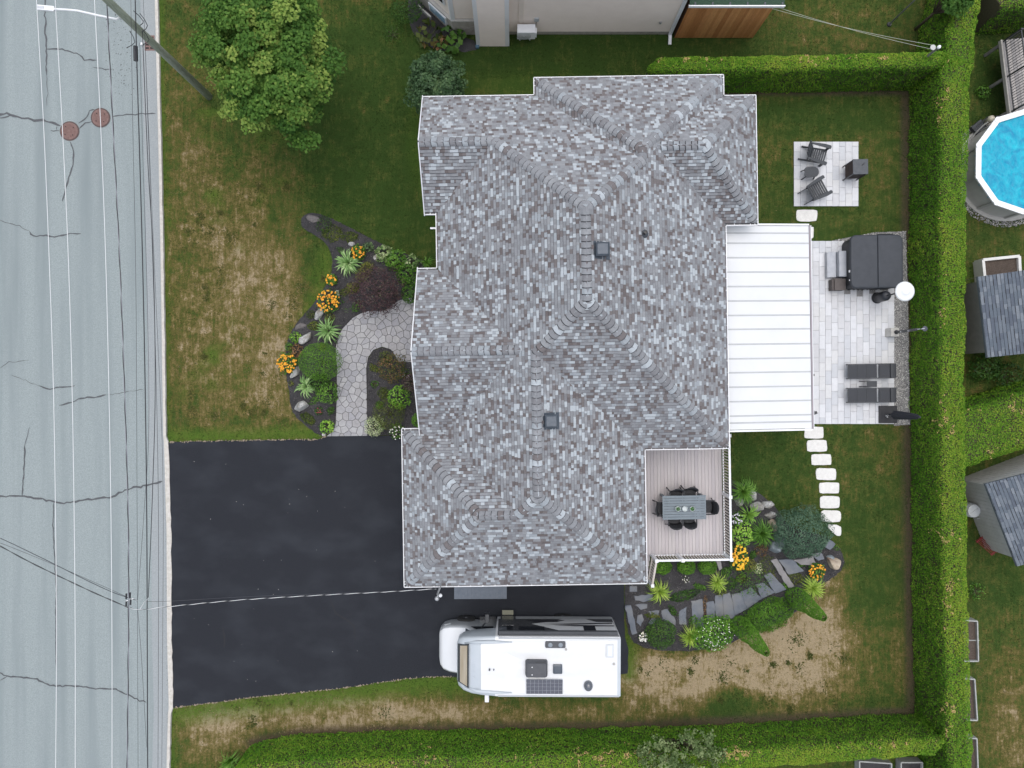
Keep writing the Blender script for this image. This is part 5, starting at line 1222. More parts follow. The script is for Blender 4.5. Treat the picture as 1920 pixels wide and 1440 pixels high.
xd = at(976, 55, .6).x; MB().bbox(xd - .09, xd + .09, Yw - .06, Yw - .02, .62, TOP).build('line_set_cover', SID, nh, world=True)
MB().bbox(xR - .06, xR + .07, Yw - .11, Yw - .01, .05, TOP).build('downspout', WHITE, nh, world=True)
MB().box((xR + .0, Yw - .30, .10), (.12, .36, .09), rx=.2).build('downspout_elbow', WHITE, nh, world=True)
MB().bbox(bx0 - .12, bx0 + .02, by - .14, by - .02, .0, .12).build('drain_shoe', pm('blue_drain', (.06, .13, .19), rough=.5), nh, world=True)
p = at(1006, 37, 1.2); MB().bbox(p.x - .09, p.x + .09, Yw - .08, Yw - .02, 1.15, 1.38).build('meter_box', pm('meter_grey', (.42, .45, .46), rough=.4), nh, world=True)
MB().tube([(p.x, Yw - .05, 1.15), (p.x - .02, Yw - .05, .75), (p.x - .1, Yw - .15, .6)], .014, 6).build('cable', DARK_PLASTIC, nh, world=True)
p = at(1238, 51, 1.0); MB().lathe((p.x, Yw - .06, 1.0), [(.05, 0), (.05, .08)], 10).build('tap', pm('galvanised', (.38, .39, .4)), nh, world=True)
MB().prism([(-3.4, 16.5), (-1, Yw + .5), (6.5, Yw + .5), (6.5, 22.5), (-3.4, 22.5)], TOP, TOP + .2).build('eave', WHITE, nh, world=True)
# heat pump on wall brackets
p = at(988, 55, .75); hp = thing('heat_pump', (p.x, Yw - .32, 0), 'white outdoor heat pump unit hung on the beige wall', 'heat pump')
MB().bbox(-.39, .33, -.17, .17, .55, 1.12).build('casing', WHITE, hp, bevel=.02); MB().bbox(.33, .39, -.12, .1, .6, .95).build('valve_cover', WHITE, hp)
fg = MB()
for k in range(7):
    r_ = .05 + k * .035; fg.loft([[(-.12 + (r_ + dr_) * math.cos(a), -.176 - (.006 if dr_ else 0), .82 + (r_ + dr_) * math.sin(a)) for a in np.linspace(0, 2 * PI, 25)[:-1]] for dr_ in (0, .012)], cap=False)
fg.build('fan_grille', pm('grille_grey', (.25, .26, .26), rough=.5), hp)
for s in (-.28, .12): MB().beam((s, .28, .53), (s, -.2, .53), .04, .04).beam((s, .28, .2), (s, -.1, .52), .03, .03).build('bracket', pm('galvanised', (.38, .39, .4)), hp)
# cedar lean-to
cl = thing('cedar_shed', (8.2, 14.9, 0), 'cedar boarded lean-to with white roof edge beside the beige house', 'shed')
CED = [pm('cedar_%d' % i, c, tuple(q * 1.35 for q in c), 8, .75, .3, 40, stretch=(6, 6, .6)) for i, c in enumerate([(.46, .20, .066), (.54, .26, .095), (.40, .165, .052), (.50, .225, .08)])]
cx0_, cx1_, cy_, cz_ = 6.62, 9.82, 14.12, 2.98
MB().bbox(cx0_, cx1_, cy_ + .03, 17, 0, cz_).build('frame', pm('cedar_dark', (.10, .045, .02), rough=.9), cl, world=True)
nbd = 30; bw_ = (cx1_ - cx0_) / nbd; bmh = MB().bbox(-bw_ / 2 + .003, bw_ / 2 - .003, -.01, .012, .04, 2.48).mesh('board', CED[0])
for i in range(nbd): o = obj('board', bmh, cl, random.choice(CED)); o.location = (cx0_ + bw_ * (i + .5) - 8.2, cy_ + random.uniform(-.004, .004) - 14.9, 0)
LCED = pm('cedar_light', (.60, .32, .14), (.68, .39, .19), 6, .7, .2, 40, stretch=(.6, 6, 6))
for (a, b) in ((cx0_ + .05, 8.15), (8.28, cx1_ - .05)): MB().bbox(a, b, cy_ - .03, cy_, 2.56, 2.92).build('rail_board', LCED, cl, world=True)
MB().bbox(8.15, 8.28, cy_ - .035, cy_, 2.50, 2.94).build('centre_block', CED[2], cl, world=True)
MB().add([(cx0_ - .1, cy_ - .22, 3.03), (cx1_ + .18, cy_ - .22, 3.03), (cx1_ + .18, 17, 3.5), (cx0_ - .1, 17, 3.5)], [(0, 1, 2, 3)]).build('roof', pm('green_roof_felt', (.02, .05, .03), (.04, .085, .05), 40, .9, 1.0, 70), cl, world=True)
MB().bbox(cx0_ - .12, cx1_ + .2, cy_ - .27, cy_ - .23, 2.93, 3.06).bbox(cx0_ - .12, cx1_ + .2, cy_ - .23, cy_ - .16, 2.94, 2.96).build('gutter', WHITE, cl, world=True)
for i in range(6): x = cx0_ + .1 + i * .64; MB().bbox(x - .03, x + .03, cy_ - .225, cy_ - .12, 3.03, 3.065).build('gutter_strap', DARK_PLASTIC, cl, world=True)

# clothesline post with pulley, clothesline, thin pole
p = at(1738, 106, 1.9); GALV = pm('galvanised', (.38, .39, .4)); cp = thing('clothesline_post', (p.x, p.y, 0), 'grey clothesline post with white pulley rising from the hedge corner', 'post')
MB().tube([(0, 0, 0), (0, 0, 2.65)], .045, 8).build('post', pm('weathered_post', (.14, .15, .13), (.2, .2, .18), 12, .9), cp)
MB().lathe((0, 0, 2.65), [(.06, 0), (.07, .05), (.05, .1)], 12).build('post_cap', WHITE, cp); MB().loft([[(-.18 + .1 * math.cos(a), .02 + .1 * math.sin(a), z) for a in np.linspace(0, 2 * PI, 17)[:-1]] for z in (2.6, 2.63)]).build('pulley', pm('pulley_grey', (.45, .45, .44), rough=.5), cp)
for k, (px, py) in enumerate(((1440, 8), (1447, 16))):
    e = at(px, py, 2.9); a_ = Vector((p.x - .18, p.y + (.1 if k else -.06), 2.62))
    tag(MB().tube([a_.lerp(Vector(e), t) - Vector((0, 0, .15 * math.sin(PI * t))) for t in np.linspace(0, 1, 8)], .007, 5).build('clothesline', pm('line_grey', (.4, .42, .36), rough=.6)), ('upper' if k == 0 else 'lower') + ' of the two thin clotheslines above the side lawn', 'cable', 'clotheslines to the post')
p = at(1667, 46); tp = thing('thin_pole', (p.x, p.y, 0), 'thin grey metal pole standing in the lawn by the far hedge', 'pole')
MB().tube([(0, 0, 0), (0, 0, 3.2)], .028, 8).build('shaft', pm('pole_grey', (.12, .13, .12), rough=.7), tp); MB().lathe((0, 0, 0), [(.10, 0), (.08, .05)], 10).build('foot', BLACK_METAL, tp)

# ============================================================ POOL NEXT DOOR
PZ = 1.30; pc = at(1926, 303, PZ); pool = thing('swimming_pool', (pc.x, pc.y, 0), 'round above-ground pool with white rim and turquoise water', 'pool')
def ring(r, z, n=10, a0=.30): return [(r * math.cos(2 * PI * k / n + a0), r * math.sin(2 * PI * k / n + a0), z) for k in range(n)]
PW = pm('pool_wall', (.55, .54, .53), (.63, .62, .60), 1.6, .5, .2, 12); RO = 2.10
def wr(z, r): return ring(r, z, 60)
for k in range(10):
    a0 = 2 * PI * k / 10 + .30; P = [(1.90 * math.cos(a0 + 2 * PI / 10 * t / 6), 1.90 * math.sin(a0 + 2 * PI / 10 * t / 6)) for t in range(7)]
    MB().add([(x, y, .05) for x, y in P] + [(x, y, PZ - .02) for x, y in P], [(i, i + 1, i + 8, i + 7) for i in range(6)]).build('wall_panel', PW, pool)
    x, y = 1.93 * math.cos(a0), 1.93 * math.sin(a0); MB().box((x, y, PZ / 2), (.05, .10, PZ - .04), rz=a0).build('upright', pm('pool_upright', (.5, .49, .48), rough=.5), pool)
    o1 = ring(RO, PZ); i1 = ring(RO - .22, PZ); j = (k + 1) % 10
    MB().add([(o1[k][0], o1[k][1], PZ), (o1[j][0], o1[j][1], PZ), (i1[j][0], i1[j][1], PZ), (i1[k][0], i1[k][1], PZ)] + [(v[0], v[1], PZ - .07) for v in (o1[k], o1[j], i1[j], i1[k])], [(0, 1, 2, 3), (0, 4, 5, 1), (2, 6, 7, 3)]).build('rim', WHITE_METAL, pool)
    MB().lathe((o1[k][0] * .95, o1[k][1] * .95, PZ), [(.12, 0), (.12, .02), (.08, .03)], 10).build('rim_cap', WHITE_METAL, pool)
wm = bpy.data.materials.new('pool_water'); wm.use_nodes = True; nt = wm.node_tree; b = nt.nodes['Principled BSDF']; b.inputs['Roughness'].default_value = .08; b.inputs['Specular IOR Level'].default_value = .3
g = nd(nt, 'ShaderNodeNewGeometry'); n1 = nd(nt, 'ShaderNodeTexNoise'); n1.inputs['Scale'].default_value = 2.6; n1.inputs['Detail'].default_value = 5; n1.inputs['Distortion'].default_value = 1.2; nt.links.new(g.outputs['Position'], n1.inputs['Vector'])
r = nd(nt, 'ShaderNodeValToRGB'); r.color_ramp.elements[0].position = .3; r.color_ramp.elements[1].position = .75; r.color_ramp.elements[0].color = (.001, .22, .38, 1); r.color_ramp.elements[1].color = (.008, .44, .56, 1)
nt.links.new(n1.outputs['Fac'], r.inputs[0]); nt.links.new(r.outputs[0], b.inputs['Base Color'])
n2 = nd(nt, 'ShaderNodeTexNoise'); n2.inputs['Scale'].default_value = 6; n2.inputs['Detail'].default_value = 3; nt.links.new(g.outputs['Position'], n2.inputs['Vector']); bp = nd(nt, 'ShaderNodeBump'); bp.inputs['Strength'].default_value = .35; bp.inputs['Distance'].default_value = .08
nt.links.new(n2.outputs['Fac'], bp.inputs['Height']); nt.links.new(bp.outputs[0], b.inputs['Normal'])
P = ring(RO - .2, PZ - .10, 40); MB().add(P, [range(40)]).build('water', wm, pool); MB().lathe((0, 0, 0), [(2.05, 0), (2.05, .05)], 40).build('base_ring', CONCRETE, pool)
MB().loft([ring(1.9, PZ - .3, 40), ring(1.9, PZ - .02, 40)], cap=False).build('liner', pm('pool_liner', (.05, .40, .58), rough=.5), pool)
gravel('pool_gravel', [(pc.x + q[0] * 1.17, pc.y + q[1] * 1.17) for q in ring(1.95, 0, 30)], 600, 'grey gravel ring around the foot of the pool', .045)
# pool deck with black fence
WD = [pm('weathered_deck_%d' % i, c, tuple(q * 1.4 for q in c), 6, .8, .3, 30) for i, c in enumerate([(.24, .225, .215), (.29, .27, .255), (.20, .19, .185)])]
pdz = 1.15; c0 = at(1874, 76, pdz); c1 = at(1893, 212, pdz); pd = thing('pool_deck', (c1.x, c1.y, 0), 'weathered grey deck with black metal fence beside the pool', 'deck', math.atan2(c0.x - c1.x, -(c0.y - c1.y)) + PI if False else .12)
Ld = (Vector(c0) - Vector(c1)).length
for i in range(12): MB().bbox(.06 + i * .155, .06 + i * .155 + .145, 0, Ld, pdz - .03, pdz).build('board', WD[i % 3], pd)
MB().bbox(0, .055, -.02, Ld + .02, pdz - .16, pdz + .005).build('edge_board', pm('edge_board', (.34, .32, .29), (.42, .40, .36), 8, .8), pd); MB().bbox(.02, 2.0, .02, Ld - .02, pdz - .2, pdz - .035).build('joists', pm('deck_frame', (.12, .1, .09)), pd)
for y in (.1, Ld / 2, Ld - .1): MB().bbox(.05, .15, y - .05, y + .05, 0, pdz - .2).build('support_post', WD[2], pd)
fr = MB().beam((.10, .05, pdz + 1.0), (.10, Ld - .05, pdz + 1.0), .04, .03).beam((.10, .05, pdz + .1), (.10, Ld - .05, pdz + .1), .035, .03).beam((.10, Ld - .05, pdz + 1.0), (1.9, Ld - .05, pdz + 1.0), .04, .03).build('fence', BLACK_METAL, pd)
pk = MB().bbox(-.009, .009, -.009, .009, 0, .9).mesh('picket', BLACK_METAL)
for i in range(int(Ld / .105)): o = obj('picket', pk, fr); o.location = (.10, .1 + i * .105, pdz + .1)
for i in range(16): o = obj('picket', pk, fr); o.location = (.2 + i * .11, Ld - .05, pdz + .1)
for y in (.05, Ld / 2, Ld - .05): o = MB().bbox(.075, .125, y - .025, y + .025, pdz, pdz + 1.05).build('post', BLACK_METAL, fr)
p = at(1857, 226, .5); pp = thing('pool_pump', (p.x, p.y, 0), 'white pool filter with grey hoses beside the pool', 'pump')
MB().lathe((.05, .08, 0), [(.13, 0), (.13, .45), (.11, .55), (.04, .6)], 14).build('filter_tank', pm('cream_plastic', (.62, .58, .47), rough=.5), pp, smooth=True)
MB().tube([(0, 0, .4), (-.2, -.15, .35), (-.45, -.42, .3), (-.6, -.62, .2)], .03, 8).build('hose', pm('hose_grey', (.3, .31, .3), rough=.5), pp); MB().tube([(-.1, .15, .5), (-.5, -.2, .55), (-.62, -.35, .5)], .025, 8).build('pipe', BLACK_METAL, pp); MB().box((-.25, -.15, .1), (.5, .4, .2), rz=.7).build('motor', DARK_PLASTIC, pp)

# ============================================================ SHEDS AND BEDS NEXT DOOR
SH2 = [pm('shed_shingle_%d' % i, c, tuple(q * 1.2 for q in c), 20, .9, .3, 100) for i, c in enumerate([(.095, .115, .14), (.12, .14, .165), (.155, .175, .20), (.08, .095, .12)])]
def shed(name, origin_, rz, w, d, zw, pitch, label, wallm, nparts):
    """origin_ = the north-west eave corner on the ground; local x to the right, y up the picture"""
    t = thing(name, (origin_[0], origin_[1], 0), label, 'shed', rz)
    o_ = .18
    MB().bbox(o_, w - o_, -d + o_, -o_, 0, zw - .03).build('wall', wallm, t)
    g = MB()
    for k in range(int(d / .16)): g.bbox(o_ - .012, o_ - .001, -d + o_ + k * .16, -d + o_ + k * .16 + .012, 0, zw - .05)
    for k in range(int(w / .16)): g.bbox(o_ + k * .16, o_ + k * .16 + .012, -o_ + .001, -o_ + .012, 0, zw - .05)
    g.build('siding_batten', wallm, t)
    A_, B_ = Plane('W', 0, pitch, zw), Plane('E', w, pitch, zw)
    rf = bpy.data.objects.new('roof', None); COL.objects.link(rf); rf.parent = t
    global mb_mats
    mb_mats = SH2
    big, base = shingle_faces([([A_, B_], (-9, 9, -d, 0))], rf, nparts, ins=.0, colours=SH2, weights=[.35, .3, .15, .2], widths=[.18, .24, .30])
    if big.v: tag(big.build('shingle_field', SH2 + [BUTT], rf), kind='stuff')
    base.build('roof_deck', pm('roof_deck', (.1, .1, .11)), rf)
    MB().bbox(-.02, -.002, -d - .01, .01, zw - .10, zw + .0).build('fascia', pm('shed_fascia', (.10, .12, .14), rough=.6), t)
    zr = zw + pitch * w / 2
    for y in (-.012, -d + .012): MB().beam((0, y, zw - .05), (w / 2, y, zr - .05), .02, .09).beam((w / 2, y, zr - .05), (w, y, zw - .05), .02, .09).build('barge_board', pm('shed_fascia', (.1, .12, .14)), t)
    for y in (-o_, -d + o_): MB().add([(o_, y, zw - .03), (w - o_, y, zw - .03), (w / 2, y, zr - .1)], [(0, 1, 2)]).build('gable', wallm, t)
    return t
TAUPE = pm('taupe_siding', (.20, .19, .165), (.25, .235, .205), 4, .8); PALE = pm('pale_siding', (.50, .49, .47), (.58, .57, .55), 3, .7)
v = at(1834, 519, 2.3); s1_ = shed('garden_shed', (v.x, v.y), .118, 3.4, 3.06, 2.3, .42, 'taupe garden shed with blue-grey shingle roof across the hedge', TAUPE, 120)
v = at(1848, 907, 2.1); s2_ = shed('garden_shed', (v.x, v.y), .37, 3.2, 3.35, 2.1, .40, 'white walled garden shed turned at an angle across the hedge', PALE, 120)
def raised_bed(poly_px, z, lab, frm, w=.06, name='raised_bed', soil=SOIL):
    P = [at2(x, y, z) for x, y in poly_px]; c = (sum(p[0] for p in P) / 4, sum(p[1] for p in P) / 4)
    t = thing(name, (c[0], c[1], 0), lab, 'raised bed'); P = [(p[0] - c[0], p[1] - c[1]) for p in P]
    for i in range(4): a, b = Vector((*P[i], z / 2)), Vector((*P[(i + 1) % 4], z / 2)); MB().beam(a, b, w, z - (i % 2) * .006).build('side_board', frm, t)
    MB().prism([(x * .96, y * .97) for x, y in P], 0, z - .12).build('soil', soil, t); return t
BRS = pm('brown_soil', (.06, .045, .035), (.11, .085, .07), 20, .95, .8, 60); GREYW = pm('grey_board', (.30, .31, .30), (.40, .41, .40), 8, .8); LW = pm('white_board', (.62, .62, .60), (.7, .7, .68), 6, .7)
raised_bed([(1844, 487), (1912, 480), (1914, 522), (1848, 528)], .6, 'white framed raised bed of brown soil behind the taupe shed', LW, .11, soil=BRS)
b1_ = raised_bed([(1800, 1163), (1833, 1165), (1835, 1240), (1802, 1240)], .4, 'grey framed raised bed nearest the white shed', GREYW, .05, soil=BRS); MB().beam((-.5, 0, .3), (.45, 0, .3), .03, .06).build('divider', GREYW, b1_)
raised_bed([(1800, 1272), (1828, 1274), (1833, 1351), (1803, 1350)], .4, 'grey framed raised bed in the middle of the row of three', GREYW, .05, soil=BRS); raised_bed([(1802, 1384), (1832, 1385), (1835, 1462), (1804, 1460)], .4, 'grey framed raised bed cut by the bottom edge of the picture', GREYW, .05, soil=BRS)
raised_bed([(1612, 1428), (1672, 1432), (1672, 1470), (1612, 1470)], .4, 'dark raised bed at the bottom edge behind the hedge', GREYW, .05); raised_bed([(1690, 1430), (1730, 1430), (1730, 1470), (1690, 1470)], .4, 'narrow dark raised bed at the bottom edge behind the hedge', GREYW, .05)
p = at(1826, 958, .8); wb = thing('white_barrel', (p.x, p.y, 0), 'white round barrel in the gap between hedge and white shed', 'barrel'); MB().lathe((0, 0, 0), [(.26, 0), (.29, .3), (.28, .7), (.24, .8)], 24).lathe((0, 0, .80), [(.25, 0), (.25, .03), (.2, .05)], 24).build('barrel_body', pm('grey_white_plastic', (.42, .44, .45), (.5, .52, .53), 3, .5), wb, smooth=False); MB().box((0, 0, .86), (.40, .03, .02), rz=.6).build('lid_rib', pm('grey_white_plastic', (.42, .44, .45)), wb)
REDM = pm('red_paint', (.22, .02, .022), (.28, .035, .035), 10, .6)
p = at(1850, 966, .5); rt = thing('handcart', (p.x, p.y, 0), 'small red and grey handcart beside the white barrel', 'handcart', .15); MB().box((.10, 0, .5), (.30, .22, .05)).build('tray', REDM, rt); MB().beam((-.4, .1, .45), (.1, .1, .5), .04, .04).beam((-.4, -.1, .45), (.1, -.1, .5), .04, .04).build('handle', GREYW, rt); MB().beam((.2, .08, .48), (.2, .08, 0), .04, .04).beam((.2, -.08, .48), (.2, -.08, 0), .04, .04).build('leg', BLACK_METAL, rt)
p = at(1857, 1022, .4); rr_ = thing('red_rack', (p.x, p.y, 0), 'red metal rack leaning at the foot of the white shed wall', 'rack', -.9)
for i in range(9): MB().beam((-.35, -.24 + i * .06, .1 + .02 * (i % 3)), (.30, -.24 + i * .06, .55 + .03 * (i % 2)), .022, .03).build('bar', REDM, rr_)
MB().beam((-.3, -.28, .15), (-.3, .28, .15), .04, .04).beam((.25, -.28, .52), (.25, .28, .52), .04, .04).build('frame', REDM, rr_)

# ============================================================ STREET: POLE, LAMP, OVERHEAD LINES
POLEM = pm('treated_pole', (.25, .275, .215), (.42, .45, .36), 10, .9, .6, 40, stretch=(4, 4, .4))
p = at(392, 181); up = thing('utility_pole', (p.x, p.y, 0), 'greenish wooden utility pole at the edge of the road', 'utility pole')
MB().tube([(0, 0, -.05), (0, 0, 4), (0, 0, 8), (0, 0, 10.4)], [.15, .135, .12, .11], 14).build('shaft', POLEM, up, smooth=True)
MB().beam((-1.5, .05, 9.6), (.9, .05, 9.6), .10, .12).build('crossarm', POLEM, up)
for x in (-1.4, -.75, .2, .8): MB().lathe((x, .05, 9.66), [(.05, 0), (.06, .06), (.03, .14)], 10).build('insulator', DARK_PLASTIC, up)
def upl(px, py, z): v = at(px, py, z); return (v.x - p.x, v.y - p.y, z)
lm_ = MB().tube([(0, 0, 6.6), upl(218, 36, 6.75), upl(180, 28, 6.9), upl(145, 20, 7.0), upl(122, 18, 7.05), upl(100, 17, 7.08)], .035, 8).build('lamp_arm', WHITE_METAL, up, smooth=True)
a_, b_ = Vector(upl(102, 17, 7.08)), Vector(upl(70, 14, 7.1))
MB().beam(a_, b_, .16, .09).build('lamp_head', WHITE_METAL, lm_, bevel=.02); MB().beam(b_ + (a_ - b_) * .05 + Vector((0, 0, .05)), b_ + (a_ - b_) * .45 + Vector((0, 0, .05)), .07, .03).build('photocell', pm('lamp_glass', (.5, .52, .55), rough=.3), lm_)
for (x, y, z, h) in ((255, 85, 6.0, .5),):
    v0 = upl(254, 78, 6.0); MB().tube([(v0[0], v0[1] - .15, 6.0), (v0[0], v0[1] - .62, 5.98)], .07, 10).build('splice_box', BLACK_METAL, up)
for (a1, b1) in (((250, 20, 6.1), (262, 48, 6.0)), ((243, 58, 6.4), (237, 90, 6.2)), ((266, 55, 6.2), (268, 84, 6.1)), ((262, 25, 6.1), (266, 60, 6.1))):
    v0, v1 = Vector(upl(*a1)), Vector(upl(*b1)); mid = (v0 + v1) / 2 + Vector((.12, 0, -.2)); MB().tube([v0, (v0 + mid) / 2 + Vector((.03, 0, 0)), mid, (v1 + mid) / 2 + Vector((.04, 0, 0)), v1], .012, 6).build('drip_loop', BLACK_METAL, up)
MB().box(upl(267, 83, 6.0), (.08, .08, .1)).box(upl(245, 37, 6.3), (.06, .12, .06)).build('clamp', WHITE_METAL, up)

WIREW = pm('white_conductor', (.78, .79, .80), rough=.4); WIREB = pm('black_cable', (.016, .017, .022), rough=.55); WIREG = pm('grey_cable', (.035, .038, .048), rough=.5)
def wire_path(pts, n=40):
    Q = [at(*q) for q in pts]; out = []; k = len(Q)
    for t in np.linspace(0, k - 1, n):
        i = min(int(t), k - 2); f = t - i; p0, p1, p2, p3 = Q[max(i - 1, 0)], Q[i], Q[i + 1], Q[min(i + 2, k - 1)]
        out.append(.5 * ((2 * p1) + (p2 - p0) * f + (2 * p0 - 5 * p1 + 4 * p2 - p3) * f * f + (3 * p1 - p0 - 3 * p2 + p3) * f ** 3))
    return out
def wire(pts, r_, m, lab, grp, n=40):
    o = MB().tube(wire_path(pts, n), r_, 5, cap=False).build('overhead_line', m, smooth=True); return tag(o, lab, 'cable', grp)
def twisted(pts, r_, off, ma, mb_, lab, grp, pitch=.9):
    Q = wire_path(pts, 420); t = thing('overhead_cable', Q[0], lab, 'cable', group=grp); s = 0; A_, B_ = [], []
    for i, q in enumerate(Q):
        if i: s += (Q[i] - Q[i - 1]).length
        d = (Q[min(i + 1, 419)] - Q[max(i - 1, 0)]).normalized(); a = d.cross(Vector((0, 0, 1))).normalized(); b = a.cross(d); ph = 2 * PI * s / pitch
        w_ = a * math.cos(ph) * off + b * math.sin(ph) * off; A_.append(q + w_ - Q[0]); B_.append(q - w_ - Q[0])
    MB().tube(A_, r_, 5, cap=False).build('strand', ma, t); MB().tube(B_, r_, 5, cap=False).build('strand', mb_, t); return t
G1 = 'white power lines along the road'; G2 = 'dark cables along the road'
wire([(66, -40, 9.0), (82, 240, 8.7), (92, 480, 8.5), (100, 720, 8.4), (104, 960, 8.4), (106, 1200, 8.5), (104, 1480, 8.7)], .0085, WIREW, 'white overhead line farthest from the kerb', G1)
wire([(101, -40, 9.1), (117, 240, 8.8), (128, 480, 8.6), (135, 720, 8.5), (139, 960, 8.5), (141, 1200, 8.6), (141, 1480, 8.8)], .0085, WIREW, 'middle of the three white overhead lines', G1)
wire([(175, -40, 9.0), (189, 240, 8.7), (198, 480, 8.5), (204, 720, 8.4), (208, 960, 8.4), (210, 1200, 8.5), (210, 1480, 8.7)], .0085, WIREW, 'white overhead line nearest the kerb', G1)
twisted([(199, -20, 7.4), (212, 240, 7.1), (224, 480, 6.9), (233, 720, 6.8), (240, 960, 6.8), (241, 1130, 6.8), (240, 1280, 6.9), (238, 1480, 7.0)], .013, .012, WIREB, WIREB if False else pm('bare_strand', (.22, .23, .26), rough=.4), 'twisted power cable beside the white lines', G2, 1.6)
wire([(245, -20, 6.6), (249, 240, 6.3), (254, 480, 6.1), (256, 720, 6.0), (257, 960, 6.0), (258, 1200, 6.1), (259, 1480, 6.3)], .006, WIREG, 'thin dark line just left of the thick black cable', G2)
wire([(253, -20, 6.2), (256, 100, 6.1), (262, 300, 5.9), (267, 480, 5.7), (272, 720, 5.6), (275, 960, 5.6), (276, 1200, 5.7), (277, 1480, 5.9)], .017, WIREB, 'thickest black cable above the kerb side of the road', G2)
wire([(267, 60, 6.1), (277, 300, 5.8), (287, 480, 5.5), (291, 720, 5.4), (286, 920, 5.4), (278, 1120, 5.6)], .012, WIREB, 'black cable curving in to the drop point', G2)
wire([(262, 80, 6.0), (268, 300, 5.8), (276, 560, 5.6), (279, 800, 5.6), (270, 960, 5.7), (258, 1125, 5.9)], .006, WIREG, 'thin black cable slanting between the drop point and the pole', G2)
wire([(272, 80, 5.8), (284, 420, 5.4), (293, 720, 5.2), (297, 960, 5.2), (297, 1200, 5.3), (296, 1480, 5.4)], .007, WIREG, 'thin grey line left of the kerb', G2)
wire([(268, -20, 5.8), (281, 300, 5.4), (294, 600, 5.1), (303, 800, 5.0), (306, 960, 5.0), (305, 1200, 5.1), (303, 1480, 5.3)], .006, WIREG, 'thin grey line directly above the kerb', G2)
wire([(258, 1140, 5.9), (265, 1230, 5.9), (272, 1350, 5.9), (275, 1400, 5.9)], .006, WIREG, 'thin cable running from the drop point to the bottom', G2)
wire([(-40, 995, 7.2), (0, 1009, 7.1), (80, 1047, 6.9), (150, 1082, 6.8), (210, 1110, 6.75), (258, 1126, 6.2)], .011, WIREG, 'upper dark line crossing the road towards the left edge', 'drop lines across the road'); wire([(-40, 1006, 7.0), (0, 1018, 6.95), (80, 1050, 6.8), (150, 1080, 6.7), (238, 1119, 6.7)], .006, WIREG, 'middle dark line crossing the road towards the left edge', 'drop lines across the road')
twisted([(-40, 1005, 6.9), (0, 1024, 6.85), (60, 1056, 6.8), (120, 1085, 6.75), (180, 1113, 6.7), (240, 1139, 6.7)], .010, .010, WIREB, WIREG, 'dashed twisted line crossing the road towards the left edge', 'drop lines across the road', 1.3)
twisted([(243, 1139, 6.7), (262, 1143, 6.5), (320, 1137, 6.1), (450, 1125, 5.5), (600, 1116, 4.9), (720, 1110, 4.5), (818, 1104, 4.4)], .0075, .005, WIREW, WIREB, 'black and white service cable from the street to the house', 'service cables to the house', .62)
wire([(276, 1128, 5.6), (320, 1127, 5.5), (460, 1119, 5.0), (640, 1112, 4.6), (815, 1106, 4.3)], .006, WIREG, 'thin dark cable beside the service cable to the house', 'service cables to the house')
v = at(240, 1125, 6.75); sc_ = thing('splice_connectors', v, 'cluster of black and white splice connectors on the overhead cable', 'connector')
for (px, py, m_) in ((237, 1118, WIREB), (244, 1116, WIREB), (237, 1131, WIREB), (245, 1129, WIREB)):
    a_ = at(px, py - 5, 6.76) - v; b_ = at(px - .5, py + 5, 6.76) - v; MB().tube([a_, b_], .028, 8).build('connector', m_, sc_)
MB().tube([at(236, 1127, 6.8) - v, at(250, 1122, 6.7) - v, at(257, 1126, 6.3) - v], .014, 6).tube([at(262, 1143, 6.5) - v, at(270, 1130, 6.2) - v, at(278, 1122, 5.8) - v], .01, 6).build('jumper', WIREW, sc_)
